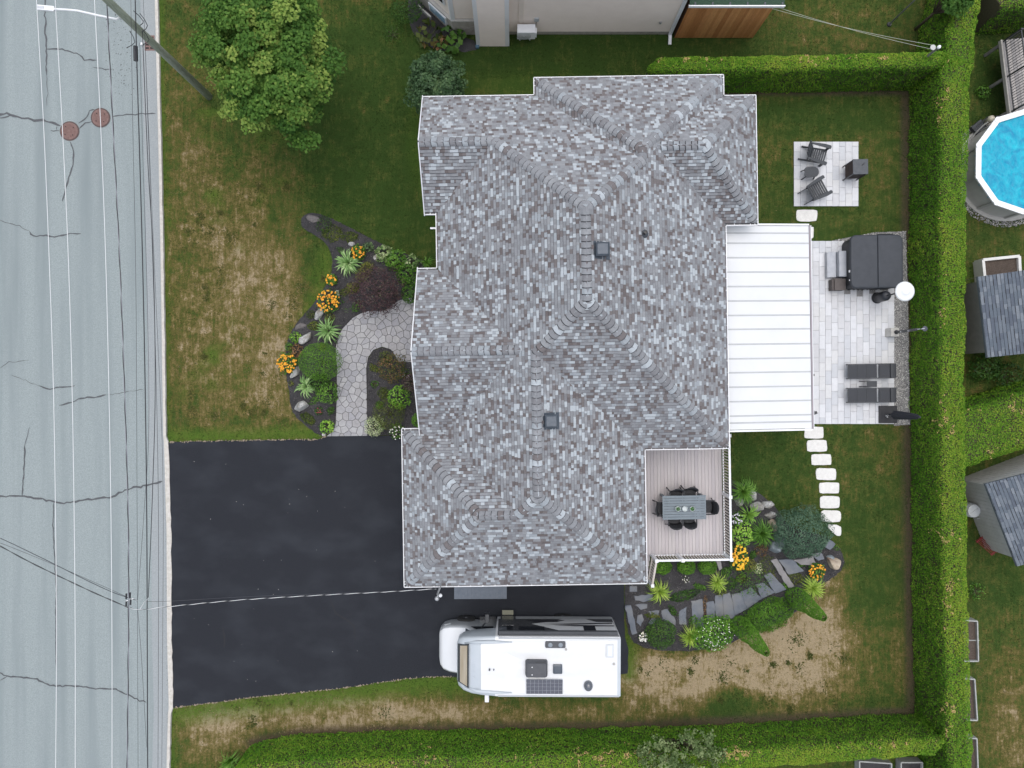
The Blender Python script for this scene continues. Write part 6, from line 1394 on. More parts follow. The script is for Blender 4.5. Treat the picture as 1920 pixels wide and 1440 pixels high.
# ============================================================ HEDGES
HEDGEM = leafmat('cedar_sprays', [(0, (.050, .148, .015)), (.35, (.108, .268, .024)), (.62, (.200, .345, .036)), (.84, (.35, .41, .058)), (.93, (.66, .47, .22))], .3, .7, .1)
def hedge(name, label, L_line, R_line, h, dens=620, cap0=False, cap1=False, inset=.12, dead=.5, wL=1.0, wR=1.0, wT=1.0, leaf=.068, deadside=.3):
    """clipped hedge between two foot lines (same number of points); sprays over sides, rounded shoulders and top"""
    Lp_ = np.array(L_line, float); Rp_ = np.array(R_line, float); k = len(Lp_)
    mid = (Lp_ + Rp_) / 2; sl_ = np.linalg.norm(np.diff(mid, axis=0), axis=1); cum = np.concatenate([[0], np.cumsum(sl_)]); TL = cum[-1]
    wid = np.linalg.norm(Rp_ - Lp_, axis=1).mean(); rs_ = .22
    seg = [('L', h - rs_), ('S', rs_ * 1.5), ('T', wid - 2 * inset - 2 * rs_ * .7), ('s', rs_ * 1.5), ('R', h - rs_)]
    wts = [wL, max(wL, wT), wT, max(wR, wT), wR]
    per = np.array([max(.05, s[1]) * w for s, w in zip(seg, wts)]); n = int(TL * per.sum() * dens)
    which = rng.choice(5, n, p=per / per.sum()); f = rng.random(n); u = rng.random(n) * TL
    def prof(which, f):
        a = np.zeros(len(f)); z = np.zeros(len(f)); na = np.zeros(len(f)); nz = np.zeros(len(f))    # a: metres from the left foot line
        m = which == 0; a[m] = inset * f[m]; z[m] = .03 + f[m] * (h - rs_); na[m] = -1; nz[m] = .15
        m = which == 1; th = f[m] * PI / 2; a[m] = inset + rs_ * (1 - np.cos(th)); z[m] = h - rs_ + rs_ * np.sin(th); na[m] = -np.cos(th); nz[m] = np.sin(th)
        m = which == 2; a[m] = inset + rs_ + f[m] * (wid - 2 * inset - 2 * rs_); z[m] = h; nz[m] = 1
        m = which == 3; th = f[m] * PI / 2; a[m] = wid - inset - rs_ * (1 - np.cos(th)); z[m] = h - rs_ + rs_ * np.sin(th); na[m] = np.cos(th); nz[m] = np.sin(th)
        m = which == 4; a[m] = wid - inset * f[m]; z[m] = .03 + f[m] * (h - rs_); na[m] = 1; nz[m] = .15
        return a, z, na, nz
    a, z, na, nz = prof(which, f)
    def place(u, a):
        i = np.clip(np.searchsorted(cum, u, side='right') - 1, 0, k - 2); t = (u - cum[i]) / sl_[i]
        l = Lp_[i] + (Lp_[i + 1] - Lp_[i]) * t[:, None]; r = Rp_[i] + (Rp_[i + 1] - Rp_[i]) * t[:, None]; ax = (r - l); w = np.linalg.norm(ax, axis=1, keepdims=True); ax = ax / w
        fr = (a / wid)[:, None]
        return l + ax * (fr * w), ax, w
    # rounded ends
    shrink = np.ones(n)
    for c_, uu in ((cap0, u), (cap1, TL - u)):
        if c_: q = np.clip(1 - uu / (wid * .6), 0, 1); shrink = np.minimum(shrink, np.sqrt(np.maximum(0, 1 - q * q)))
    a = wid / 2 + (a - wid / 2) * (.12 + .88 * shrink); z = z * (.75 + .25 * shrink)
    P2, ax, w = place(u, a)
    lump = fbm(np.column_stack([P2 * 1.3, z * 1.3]), 11, 3) - .5; lump2 = vn(np.column_stack([P2 * 5, z * 5]), 17) - .5
    dsp = lump * .20 + lump2 * .10 - rng.random(n) ** 2 * .10
    P = np.column_stack([P2 + ax * (na * dsp)[:, None], np.maximum(.02, z + nz * dsp)])
    N = np.column_stack([ax * na[:, None], nz]) + np.array([0, 0, .35])
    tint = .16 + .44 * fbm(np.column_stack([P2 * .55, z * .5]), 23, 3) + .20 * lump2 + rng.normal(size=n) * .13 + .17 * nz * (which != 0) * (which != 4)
    dn = vn(np.column_stack([P2 * 7, z * 7]), 29) * .62 + vn(P2 * 1.2, 37) * .38
    edge = np.exp(-((z - h + .05) / .35) ** 2) * (which <= 2) * np.exp(-((a - inset - .15) / .35) ** 2)
    tint = np.where((dn + edge * .13 > .87 - dead * .07) & (rng.random(n) < .6) & (z > h * .55), .90 + rng.random(n) * .08, np.clip(tint, 0, .80))
    root = thing(name, (float(mid[0][0]), float(mid[0][1]), 0), label, 'hedge'); off = np.array([mid[0][0], mid[0][1], 0])
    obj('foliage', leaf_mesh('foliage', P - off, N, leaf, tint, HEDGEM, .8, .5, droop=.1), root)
    mb = MB(); rings = []
    nn = max(3, int(TL / .8)); first = True
    for uu in np.linspace(0.02, TL - .02, nn):
        s_ = 1.0
        for c_, d_ in ((cap0, uu), (cap1, TL - uu)):
            if c_: q = max(0, 1 - d_ / (wid * .6)); s_ = min(s_, math.sqrt(max(0, 1 - q * q)))
        rg = []
        for (aa, zz) in ((.14, 0), (.14 + inset, h - .28), (.30 + inset, h - .13), (wid - .30 - inset, h - .13), (wid - .14 - inset, h - .28), (wid - .14, 0)):
            aa = wid / 2 + (aa - wid / 2) * (.05 + .95 * s_); q, _, _ = place(np.array([uu]), np.array([aa])); rg.append((q[0][0] - off[0], q[0][1] - off[1], zz * (.7 + .3 * s_)))
        rings.append(rg)
    mb.loft(rings).build('branches', TWIG, root)
    return root
def hl(pts): return [at2(x, y) for x, y in pts]
def tophl(pts, z): return [at2(x, y, z) for x, y in pts]
# right boundary hedge: foot seen on its left side, far shoulder at the right
eL = hl([(1752, -220), (1744, -60), (1722, 60), (1705, 175), (1703, 420), (1704, 720), (1706, 900), (1710, 1150), (1714, 1330), (1720, 1440), (1726, 1640)])
eR = tophl([(1872, -220), (1850, -60), (1832, 60), (1818, 175), (1811, 420), (1809, 720), (1810, 900), (1815, 1150), (1820, 1330), (1824, 1440), (1828, 1640)], 2.0)
hedge('hedge', 'long clipped cedar hedge along the right side of the garden', eL, [(x + .12, y) for x, y in eR], 2.1, 880, wR=.35, dead=1.0)
nL = tophl([(1215, 104), (1300, 100), (1500, 97), (1660, 93), (1760, 88)], 2.0); nR = hl([(1205, 178), (1300, 176), (1500, 174), (1660, 171), (1780, 168)])
hedge('hedge', 'clipped hedge at the top between the garden and the beige house', nL, nR, 2.0, 880, cap0=True, wL=.35, dead=.55)
sL = hl([(452, 1402), (500, 1384), (560, 1373), (800, 1367), (1180, 1362), (1360, 1356), (1500, 1348), (1620, 1340), (1722, 1336)]); sR = [(x, y - 1.55) for x, y in sL[:4]] + tophl([(1190, 1462), (1372, 1452), (1515, 1440), (1640, 1430), (1750, 1424)], 2.0)
hedge('hedge', 'clipped hedge along the bottom edge of the garden', sL, sR, 2.0, 880, cap0=True, wR=.35, dead=.7)
xL_ = tophl([(1800, 763), (1870, 745), (1925, 727), (2100, 675)], 2.0); xR_ = tophl([(1800, 888), (1870, 866), (1925, 846), (2100, 790)], 2.0)
hedge('hedge', 'broad hedge between the two sheds next door', xL_, xR_, 2.0, 880, wL=.7, wR=.5, dead=.8)
yL_ = tophl([(1825, -60), (1930, -66), (2060, -70)], 2.0); yR_ = hl([(1828, 66), (1930, 62), (2060, 58)])
hedge('hedge', 'hedge in the top right corner beyond the pool deck', yL_, yR_, 2.0, 560, wL=.2, dead=.2)

# ============================================================ TREES AND SHRUBS
MAPLE = leafmat('maple_leaves', [(0, (.036, .098, .018)), (.4, (.076, .172, .030)), (.75, (.135, .25, .046)), (1, (.28, .38, .085))], .35, .6, .15)
def limbs(mb, base, tips, r0):
    for t_ in tips:
        a = Vector(base); b = Vector(t_); m1 = a.lerp(b, .5) + Vector((random.uniform(-.1, .1), random.uniform(-.1, .1), (b - a).length * .08)); mb.tube([a, m1, b], [r0, r0 * .6, r0 * .15], 6)
def tree(name, label, base, centre, rad, nclump, per, leafsize, mat, cr=(.4, .75), trunk_r=.14, tintb=.0, zmin=-.25, open_=.0, seed=1, cat='tree', lobe=.22, boughs=0):
    global rng
    keep_rng = rng; rng = np.random.default_rng(seed * 101)
    root = thing(name, (base[0], base[1], 0), label, cat); c = Vector((centre[0] - base[0], centre[1] - base[1], centre[2]))
    D = dirs_sphere(nclump, zmin)
    if boughs:
        Bd = dirs_sphere(boughs, -.1); Bl = rng.uniform(.72, 1.22, boughs); bi = rng.integers(0, boughs, nclump)
        D = Bd[bi] + rng.normal(size=(nclump, 3)) * .23; D /= np.linalg.norm(D, axis=1, keepdims=True)
    lob = 1 + lobe * (fbm(D * 2.4 + 7, seed, 2) - .5) * 2
    rr = (1 - .55 * rng.random(nclump) ** 2.2) * lob
    if boughs: rr = rng.uniform(.35, 1.0, nclump) ** .6 * Bl[bi]
    C = np.array(c) + D * rr[:, None] * np.array(rad)
    tb = MB(); tb.tube([(0, 0, 0), (c.x * .3, c.y * .3, c.z * .45), (c.x * .8, c.y * .8, c.z * .9)], [trunk_r, trunk_r * .8, trunk_r * .45], 10)
    limbs(tb, (c.x * .35, c.y * .35, c.z * .5), [tuple(q) for q in C[::max(1, nclump // 45)]], trunk_r * .4); tb.build('trunk', BARK, root, smooth=True)
    P, N, T = [], [], []
    for i in range(nclump):
        r_ = random.uniform(*cr); n_ = max(8, int(per * (r_ / cr[1]) ** 2)); d = dirs_sphere(n_, -.15); q = rng.random(n_) ** .4
        P.append(C[i] + d * q[:, None] * np.array([r_, r_, r_ * .5]) + D[i] * 0); N.append(d * .5 + np.array([0, 0, .8]) + D[i] * .4); T.append(np.full(n_, rng.normal(.45 + tintb, .22)) + rng.normal(size=n_) * .14 + .12 * (q - .5))
    P = np.concatenate(P); N = np.concatenate(N); T = np.clip(np.concatenate(T), 0, 1)
    obj('crown', leaf_mesh('crown', P, N, leafsize, T, mat, .6, .75, droop=.15), root); rng = keep_rng; return root
mc = at(513, 112, 4.6)
tree('maple_tree', 'big bright green maple on the front lawn beside the pole', (mc.x + .1, mc.y - .1), (mc.x, mc.y, 4.3), (2.12, 2.6, 2.2), 430, 230, .125, MAPLE, (.26, .5), .16, seed=4, boughs=38, tintb=.06)
SILV = leafmat('silver_green_leaves', [(0, (.030, .072, .026)), (.5, (.070, .135, .052)), (1, (.18, .27, .115))], .2)
bc = at(818, 158, 2.2); tree('shrub_tree', 'blue-green bushy tree at the corner of the house roof', (bc.x, bc.y), (bc.x, bc.y, 1.9), (1.0, 1.05, 1.0), 90, 150, .11, SILV, (.2, .34), .07, seed=9, tintb=-.2)
OLIVES = leafmat('olive_silver_leaves', [(0, (.035, .070, .016)), (.5, (.085, .14, .038)), (1, (.24, .30, .13))], .2)
bc = at(1285, 1425, 2.6); tree('shrub_tree', 'silvery shrub growing up through the bottom hedge', (bc.x, bc.y), (bc.x, bc.y, 2.1), (1.6, 1.0, .8), 150, 34, .085, OLIVES, (.10, .20), .04, seed=13, tintb=.1)
bc = at(1788, -8, 2.6); tree('shrub_tree', 'dark leafy branches overhanging the hedge at the top right', (bc.x, bc.y), (bc.x, bc.y, 2.5), (.7, .6, .5), 30, 110, .11, MAPLE, (.2, .36), .06, seed=15, tintb=-.15)

def shrub(name, label, px, py, rpx, h, mat, n=900, leaf=.07, ry=None, rot=0, clump=.3, tintb=.5, cat='shrub', group=None, z0=.08, aspect=.55, droop=.1, flat=None, jit=.7):
    rpx *= 1.1; ry = ry * 1.1 if ry else None; zc = z0 + h * .6; p = at(px, py, zc); k = (HC - zc) / FP; rx = rpx * k; ry_ = (ry or rpx) * k
    root = thing(name, (p.x, p.y, z0), label, cat, rot, group)
    d = dirs_sphere(n, -.2); lob = 1 + clump * (fbm(d * 2.6 + px, 3, 2) - .5) * 2 + clump * .6 * (vn(d * 6 + py, 5) - .5); r_ = (1 - .30 * rng.random(n) ** 2) * lob
    P = d * r_[:, None] * np.array([rx, ry_, h * .55]) + np.array([0, 0, h * .45]); P[:, 2] = np.maximum(P[:, 2], .01)
    T = tintb + .35 * (fbm(P * 4 + 3, 7, 2) - .5) * 2 + rng.normal(size=n) * .21
    obj('foliage', leaf_mesh('foliage', P, d + np.array([0, 0, .4]), leaf, np.clip(T, 0, 1), mat, jit, aspect, droop=droop), root)
    s = MB()
    for i in range(7): a = 2 * PI * i / 7; s.tube([(0, 0, 0), (.3 * rx * math.cos(a), .3 * ry_ * math.sin(a), h * .35), (.7 * rx * math.cos(a), .7 * ry_ * math.sin(a), h * .6)], [.02, .014, .005], 5)
    s.build('stems', TWIG, root); return root
def flowers(root, px, py, rpx, h, n, mat, size=.07, z0=.08, ry=None, name='blossom', zc=None):
    zc = z0 + h * .8; k = (HC - zc) / FP; V = MB(); o = origin(root)
    c = at(px, py, zc)
    for i in range(n):
        a = random.uniform(0, 2 * PI); q = math.sqrt(random.random()); x = c.x + q * rpx * k * math.cos(a); y = c.y + q * (ry or rpx) * k * math.sin(a); z = z0 + h * (1.08 - .3 * q * q) + random.uniform(-.03, .05)
        s_ = size * random.uniform(.6, 1.15) / 2; m = 8; tx, ty = random.uniform(-.4, .4), random.uniform(-.4, .4)
        vs = [(x, y, z + s_ * .35)] + [(x + s_ * (1 if j % 2 else .75) * math.cos(2 * PI * j / m), y + s_ * (1 if j % 2 else .75) * math.sin(2 * PI * j / m), z + s_ * (tx * math.cos(2 * PI * j / m) + ty * math.sin(2 * PI * j / m))) for j in range(m)]
        V.add(vs, [(0, 1 + j, 1 + (j + 1) % m) for j in range(m)], random.choice((0, 0, 1)))
    return V.build(name, mat, root, world=True)
def grass_clump(name, label, px, py, rpx, h, mat, n=70, w=.035, group=None, z0=.1, tintb=.5, cat='ornamental grass', up=.6):
    p = at(px, py, z0 + h * .4); L = rpx * (HC - z0 - h * .3) / FP; root = thing(name, (p.x, p.y, z0), label, cat, 0, group); V, F, T = [], [], []; b = 0
    for i in range(n):
        a = random.uniform(0, 2 * PI); l = L * random.uniform(.35, 1.15); hh = h * random.uniform(.6, 1.1); c, s = math.cos(a), math.sin(a); bend = random.uniform(-.25, .25); tn = min(1, max(0, random.gauss(tintb, .2)))
        for t, ww in ((0, .6), (.35, 1), (.7, .8), (1, .05)):
            r_ = l * (t * .75 + .25 * t * t) + .02; z = hh * (1 - (1 - t * 1.25) ** 2) * up * 1.4 if t < 1 else hh * .5 * up; ang = a + bend * t; x, y = r_ * math.cos(ang), r_ * math.sin(ang); sx, sy = -math.sin(ang) * w * ww / 2, math.cos(ang) * w * ww / 2
            V += [(x + sx, y + sy, max(.0, z)), (x - sx, y - sy, max(.0, z) + w * ww * .25)]; T += [tn, tn]
        F += [(b, b + 1, b + 3, b + 2), (b + 2, b + 3, b + 5, b + 4), (b + 4, b + 5, b + 7, b + 6)]; b += 8
    obj('blades', raw_mesh('blades', V, F, mat, T), root); return root
def boulder(label, px, py, rx, ry, h, mat, rot=0.0, seed=0, z0=.05, group=None, facets=True):
    k = (HC - z0 - h * .5) / FP; p = at(px, py, z0 + h * .5); bm = bmesh.new(); bmesh.ops.create_icosphere(bm, subdivisions=3, radius=1)
    V = np.array([v.co[:] for v in bm.verts]); rs = np.random.default_rng(seed)
    for _ in range(13):
        n_ = rs.normal(size=3); n_ /= np.linalg.norm(n_); d_ = rs.uniform(.5, .82); q = V @ n_; m = q > d_; V[m] -= np.outer((q[m] - d_) * .97, n_)
    V *= (1 + .10 * (fbm(V * 2.4 + seed, seed, 3) - .5))[:, None]; V[:, 2] = np.where(V[:, 2] < -.4, -.4, V[:, 2])
    for v, c in zip(bm.verts, V): v.co = (c[0] * rx * k, c[1] * ry * k, (c[2] + .35) * h / 1.3)
    me = bpy.data.meshes.new('boulder'); bm.to_mesh(me); bm.free(); me.materials.append(mat); o = obj('boulder', me); o.location = (p.x, p.y, z0); o.rotation_euler = (0, 0, rot); return tag(o, label, 'boulder', group)

GREEN = leafmat('green_leaves', [(0, (0.026, 0.084, 0.011)), (.5, (0.072, 0.182, 0.021)), (1, (0.169, 0.336, 0.046))])
DKGREEN = leafmat('dark_green_leaves', [(0, (0.019, 0.059, 0.011)), (.5, (0.046, 0.119, 0.018)), (1, (0.111, 0.224, 0.034))])
LIME = leafmat('lime_leaves', [(0, (0.091, 0.238, 0.023)), (.5, (0.221, 0.448, 0.052)), (1, (0.468, 0.658, 0.127))])
MOSS = leafmat('moss_leaves', [(0, (0.039, 0.070, 0.009)), (.5, (0.111, 0.154, 0.021)), (1, (0.247, 0.252, 0.046))])
PLUM = leafmat('plum_leaves', [(0, (.040, .024, .027)), (.5, (.095, .050, .058)), (.8, (.14, .09, .08)), (1, (.13, .14, .08))])
RUSSET = leafmat('russet_leaves', [(0, (0.046, 0.077, 0.016)), (.4, (0.098, 0.126, 0.029)), (.75, (0.208, 0.105, 0.046)), (1, (0.312, 0.182, 0.092))])
BLADE = leafmat('striped_blades', [(0, (0.104, 0.238, 0.057)), (.5, (0.260, 0.434, 0.149)), (1, (0.650, 0.812, 0.414))], .25)
LBLADE = leafmat('lime_blades', [(0, (0.156, 0.280, 0.029)), (.5, (0.338, 0.504, 0.069)), (1, (0.624, 0.728, 0.184))], .25)
GBLADE = leafmat('green_blades', [(0, (0.052, 0.140, 0.017)), (.5, (0.117, 0.266, 0.034)), (1, (0.260, 0.448, 0.081))], .25)
JUNI = leafmat('juniper_sprays', [(0, (.035, .085, .048)), (.5, (.075, .15, .09)), (1, (.16, .25, .16))], .1)
BOX = leafmat('boxwood', [(0, (0.052, 0.140, 0.011)), (.5, (0.111, 0.266, 0.021)), (1, (0.208, 0.406, 0.040))], .2)
VARI = leafmat('variegated', [(0, (.10, .2, .05)), (.5, (.36, .45, .2)), (1, (.72, .74, .5))], .2)
ORG = [pm('orange_petal', (.72, .30, .012), (.85, .42, .03), 30, .6), pm('amber_petal', (.62, .20, .008), (.75, .32, .015), 30, .6)]; WHT = [pm('white_petal', (.8, .79, .74), rough=.6), pm('cream_petal', (.75, .72, .6), rough=.6)]; YEL = [pm('yellow_petal', (.75, .46, .02), rough=.6), pm('orange_petal', (.72, .3, .01))]; SEED = pm('flower_eye', (.05, .02, .008), rough=.8)
PINK = [pm('red_petal', (.3, .04, .05), rough=.6)] * 2; LILAC = [pm('lilac_petal', (.55, .52, .62), rough=.6), pm('white_petal', (.8, .79, .74))]

def rudbeckia(px, py, r, h, label, n=45):
    t = shrub('coneflower_clump', label, px, py, r * 1.05, h, GREEN, 420, .085, cat='flowers', group='orange flower clumps', z0=.1); flowers(t, px, py, r * 1.08, h, int(n * 1.25), ORG, .095, .1); return t
# --- front bed
rudbeckia(671, 473, 12, .55, 'small orange flower clump beside the spiky plant at the top of the front bed', 22)
rudbeckia(621, 524, 9, .5, 'smallest orange flower clump at the lawn edge of the front bed', 18)
rudbeckia(615, 564, 20, .6, 'largest orange flower clump in the front bed', 60)
rudbeckia(538, 681, 17, .55, 'orange flower clump at the far left edge of the front bed', 60)
grass_clump('yucca', 'striped spiky plant at the top of the front bed', 653, 493, 25, .6, BLADE, 110, .05, 'striped spiky plants', cat='spiky plant')
grass_clump('yucca', 'striped spiky plant above the clipped green globe', 615, 620, 26, .55, BLADE, 90, .045, 'striped spiky plants', cat='spiky plant', tintb=.42)
grass_clump('yucca', 'striped spiky plant below the clipped green globe', 573, 725, 22, .5, BLADE, 85, .045, 'striped spiky plants', cat='spiky plant')
shrub('japanese_maple', 'dark plum-red laceleaf maple by the walkway', 704, 545, 47, 1.5, PLUM, 3800, .075, ry=42, clump=.35, cat='tree', aspect=.4)
shrub('clipped_globe', 'smooth round clipped green globe beside the walkway', 598, 678, 37, 1.35, BOX, 5200, .05, ry=33, clump=.05, tintb=.42, aspect=.4)
shrub('ground_cover', 'low mossy green mat at the upper end of the front bed', 624, 438, 20, .14, MOSS, 900, .05, ry=14, tintb=.35, cat='ground cover'); shrub('ground_cover', 'olive moss mat next to the small white rock', 655, 444, 15, .14, MOSS, 600, .05, ry=10, tintb=.25, cat='ground cover')
shrub('ground_cover', 'grey-green fuzzy patch beside the stump', 607, 420, 14, .18, DKGREEN, 350, .05, ry=16, tintb=.3, cat='ground cover')
shrub('hosta', 'pale hosta at the lawn edge near the house corner', 720, 476, 16, .45, VARI, 160, .14, tintb=.25, cat='plant'); shrub('hosta', 'green leafy plant right of the pale hosta', 741, 487, 18, .5, GREEN, 300, .13, tintb=.6, cat='plant'); shrub('hosta', 'bright leafy plant against the roof edge', 772, 492, 15, .5, VARI, 170, .12, tintb=.1, cat='plant')
shrub('leafy_shrub', 'green leafy shrub against the entry roof corner', 764, 515, 19, .7, GREEN, 420, .10, tintb=.55); shrub('leafy_shrub', 'dark green shrub beside the walkway at the house', 771, 550, 17, .7, DKGREEN, 480, .09, tintb=.55)
shrub('leafy_shrub', 'small blue-green plant near the lawn edge of the front bed', 690, 463, 9, .35, SILV, 130, .09, tintb=.6, cat='plant')
grass_clump('ornamental_grass', 'tuft of grass in the gutter corner of the house', 800, 492, 14, .35, GBLADE, 60, .02)
shrub('heather', 'yellow-green heather strip left of the plum maple', 683, 508, 11, .4, MOSS, 700, .05, ry=20, rot=-.6, tintb=.85, cat='heather'); shrub('heather', 'yellow-green heather tuft below the strip', 660, 540, 12, .35, MOSS, 500, .05, ry=9, tintb=.8, cat='heather')
shrub('small_plant', 'small green plant above the grey rocks', 617, 596, 9, .28, MOSS, 240, .05, tintb=.6, cat='plant'); shrub('small_plant', 'low olive plant between two grey rocks', 588, 611, 11, .25, MOSS, 300, .05, ry=8, tintb=.5, cat='plant'); shrub('small_plant', 'bright green plant at the lawn edge of the front bed', 554, 633, 10, .35, LIME, 130, .09, tintb=.3, cat='plant')
shrub('small_plant', 'dark olive plant on the bed edge beside a rock', 583, 590, 8, .2, MOSS, 160, .05, tintb=.15, cat='plant'); shrub('sedum', 'dusky russet sedum above the orange clump', 554, 658, 12, .35, RUSSET, 220, .07, tintb=.85, cat='plant'); shrub('small_plant', 'green fringe plant beside the russet sedum', 541, 650, 7, .3, GREEN, 130, .07, cat='plant')
shrub('leafy_shrub', 'dense green leafy plant below the clipped globe', 613, 735, 21, .55, GREEN, 520, .085, ry=19, tintb=.62, cat='plant'); shrub('leafy_shrub', 'dark green plant touching the bottom of the globe', 598, 718, 16, .5, DKGREEN, 330, .08, cat='plant')
shrub('ground_cover', 'oval olive cushion near the bottom of the front bed', 577, 785, 15, .16, MOSS, 700, .045, ry=9, rot=-.6, tintb=.2, cat='ground cover'); t = shrub('small_plant', 'little plant with red flowers at the bottom of the bed', 598, 771, 8, .22, DKGREEN, 90, .06, cat='plant'); flowers(t, 598, 771, 6, .22, 12, PINK, .05)
shrub('lettuce_plant', 'bright lime rosette plant beside the driveway', 612, 800, 12, .35, LIME, 150, .11, tintb=.5, cat='plant'); shrub('small_plant', 'tiny green sprig in the bare mulch of the front bed', 648, 581, 5, .12, GREEN, 30, .06, cat='plant'); shrub('small_plant', 'tiny green tuft at the left bed edge', 546, 719, 5, .14, MOSS, 60, .05, cat='plant')
boulder('flat grey stump-like rock at the tip of the front bed', 590, 410, 17, 9, .18, pm('brown_rock', (.11, .10, .10), (.17, .155, .15), 10, .9, .6, 30), -.3, 3, group='front bed rocks')
boulder('small white rock near the top of the front bed', 658, 458, 8, 5, .2, STONE_GREY, .1, 4, .1, group='front bed rocks'); boulder('slanted brown rock by the hosta', 705, 482, 10, 6, .3, STONE_GREY, .9, 5, .1, group='front bed rocks'); boulder('small pale rock beside the largest orange clump', 632, 549, 5, 7, .22, STONE_GREY, .5, 6, .1, group='front bed rocks')
boulder('long grey rock below the largest orange clump', 598, 590, 16, 8, .38, STONE_GREY, .95, 7, .1, group='front bed rocks'); boulder('grey-white rock left of the spiky plant', 571, 634, 16, 9, .42, STONE_GREY, .8, 8, .1, group='front bed rocks'); boulder('pale rock at the left of the clipped globe', 553, 699, 14, 8, .36, STONE_GREY, 1.0, 9, .08, group='front bed rocks'); boulder('angular pale rock near the bottom of the front bed', 564, 761, 16, 12, .42, STONE_GREY, .2, 21, .08, group='front bed rocks'); boulder('flat brown rock half sunk at the bed edge', 566, 612, 14, 8, .14, pm('brown_rock', (.11, .1, .1)), .4, 22, .06, group='front bed rocks'); boulder('little white stone at the driveway corner of the bed', 608, 815, 5, 4, .16, pm('white_stone', (.55, .53, .5), (.62, .6, .57), 9, .8), 0, 23, .02, group='front bed rocks')
# --- island bed
shrub('barberry', 'round russet and green bush in the island bed', 735, 691, 25, .85, RUSSET, 1100, .065, tintb=.5); shrub('leafy_shrub', 'lime green leafy bush in the island bed', 747, 745, 20, .7, LIME, 420, .10, tintb=.35); shrub('mugo_pine', 'bristly green pine bush in the island bed', 728, 776, 27, .8, MOSS, 2000, .09, aspect=.12, tintb=.45, clump=.2, jit=1.0); shrub('variegated_shrub', 'cream variegated bush at the driveway corner of the island bed', 702, 800, 18, .6, VARI, 700, .06, tintb=.55)
t = shrub('daisy_clump', 'clump of white daisies by the driveway in the island bed', 744, 808, 14, .35, GREEN, 260, .07, cat='flowers'); flowers(t, 744, 810, 14, .35, 30, WHT, .06); shrub('heather', 'dark olive cushion above the lime bush', 718, 737, 10, .25, MOSS, 400, .045, tintb=.3, cat='heather'); shrub('heather', 'olive tuft above the russet bush', 722, 670, 11, .3, MOSS, 300, .05, tintb=.45, cat='heather')
shrub('barberry', 'dark wine red bush half under the eave', 770, 718, 16, .6, PLUM, 520, .06, tintb=.6); shrub('boxwood', 'small green globe under the roof edge of the island bed', 785, 788, 13, .6, BOX, 800, .05, clump=.1, tintb=.4); shrub('small_plant', 'tiny green plant in the mulch of the island bed', 702, 721, 7, .15, GREEN, 50, .08, cat='plant'); t = shrub('small_plant', 'pink flowering sprig beside the russet bush', 762, 702, 8, .35, DKGREEN, 60, .06, cat='plant'); flowers(t, 762, 702, 8, .35, 14, LILAC, .04)
# --- neighbour's bed
shrub('yew_bush', 'dark round bush at the top beside the bay window', 763, 12, 27, .9, DKGREEN, 1600, .06, tintb=.45, clump=.2); shrub('rhubarb', 'big-leaved plant with russet leaves below the bay window', 800, 60, 22, .55, RUSSET, 46, .26, tintb=.22, cat='plant', aspect=.8); shrub('rhubarb', 'big dark leaved plant against the foundation', 850, 72, 24, .5, DKGREEN, 60, .26, tintb=.6, cat='plant', aspect=.8); shrub('rhubarb', 'reddish leaved plant at the foot of the bay', 826, 78, 14, .35, RUSSET, 30, .2, tintb=.5, cat='plant', aspect=.8)
shrub('fine_shrub', 'feathery green tuft on the neighbour side lawn', 737, 62, 20, .35, GREEN, 420, .09, aspect=.12, tintb=.25, z0=.0)
shrub('leafy_shrub', 'dark green shrub below the taupe shed across the hedge', 1850, 690, 28, .7, DKGREEN, 700, .10, ry=24, tintb=.4, z0=0); shrub('leafy_shrub', 'second dark shrub below the taupe shed', 1895, 705, 26, .6, DKGREEN, 500, .10, tintb=.25, z0=0); shrub('small_plant', 'green weed tuft beside the pool deck', 1845, 172, 12, .3, GREEN, 160, .09, z0=0, cat='plant'); shrub('small_plant', 'weedy sprig at the foot of the hedge below the white shed', 1833, 1110, 16, .3, GREEN, 120, .09, z0=0, cat='plant'); grass_clump('tall_weed', 'spiky weed at the left end of the bottom hedge', 432, 1428, 24, .7, GBLADE, 60, .04, z0=0, cat='plant')
# --- rock garden by the deck
for (px, lab) in ((1243, 'round boxwood nearest the deck stairs'), (1288, 'middle round boxwood below the deck railing'), (1327, 'round boxwood farthest from the house below the railing')): shrub('boxwood', lab, px, 1063, 16, .55, BOX, 1500, .05, clump=.15, tintb=.35, ry=14, group='boxwoods below the deck')
grass_clump('ornamental_grass', 'lime arching grass beside the deck stairs', 1237, 1110, 25, .6, LBLADE, 127, .024, 'lime grasses'); grass_clump('ornamental_grass', 'lime grass in the middle of the mulch', 1345, 1092, 22, .5, LBLADE, 102, .024, 'lime grasses'); grass_clump('ornamental_grass', 'lime grass beside the round bush at the path', 1294, 1194, 24, .6, LBLADE, 119, .024, 'lime grasses'); grass_clump('ornamental_grass', 'lime grass below the orange flowers at the lawn', 1524, 1102, 25, .6, LBLADE, 153, .024, 'lime grasses')
grass_clump('ornamental_grass', 'upright green grass at the top of the rock garden', 1393, 922, 27, .8, GBLADE, 220, .025); grass_clump('daylily', 'long-bladed green plant among the upper rocks', 1404, 966, 26, .6, GBLADE, 55, .04, tintb=.7, cat='plant'); grass_clump('daylily', 'dense dark green bladed plant left of the blue boulder', 1428, 1000, 27, .7, GBLADE, 170, .035, tintb=.35, cat='plant')
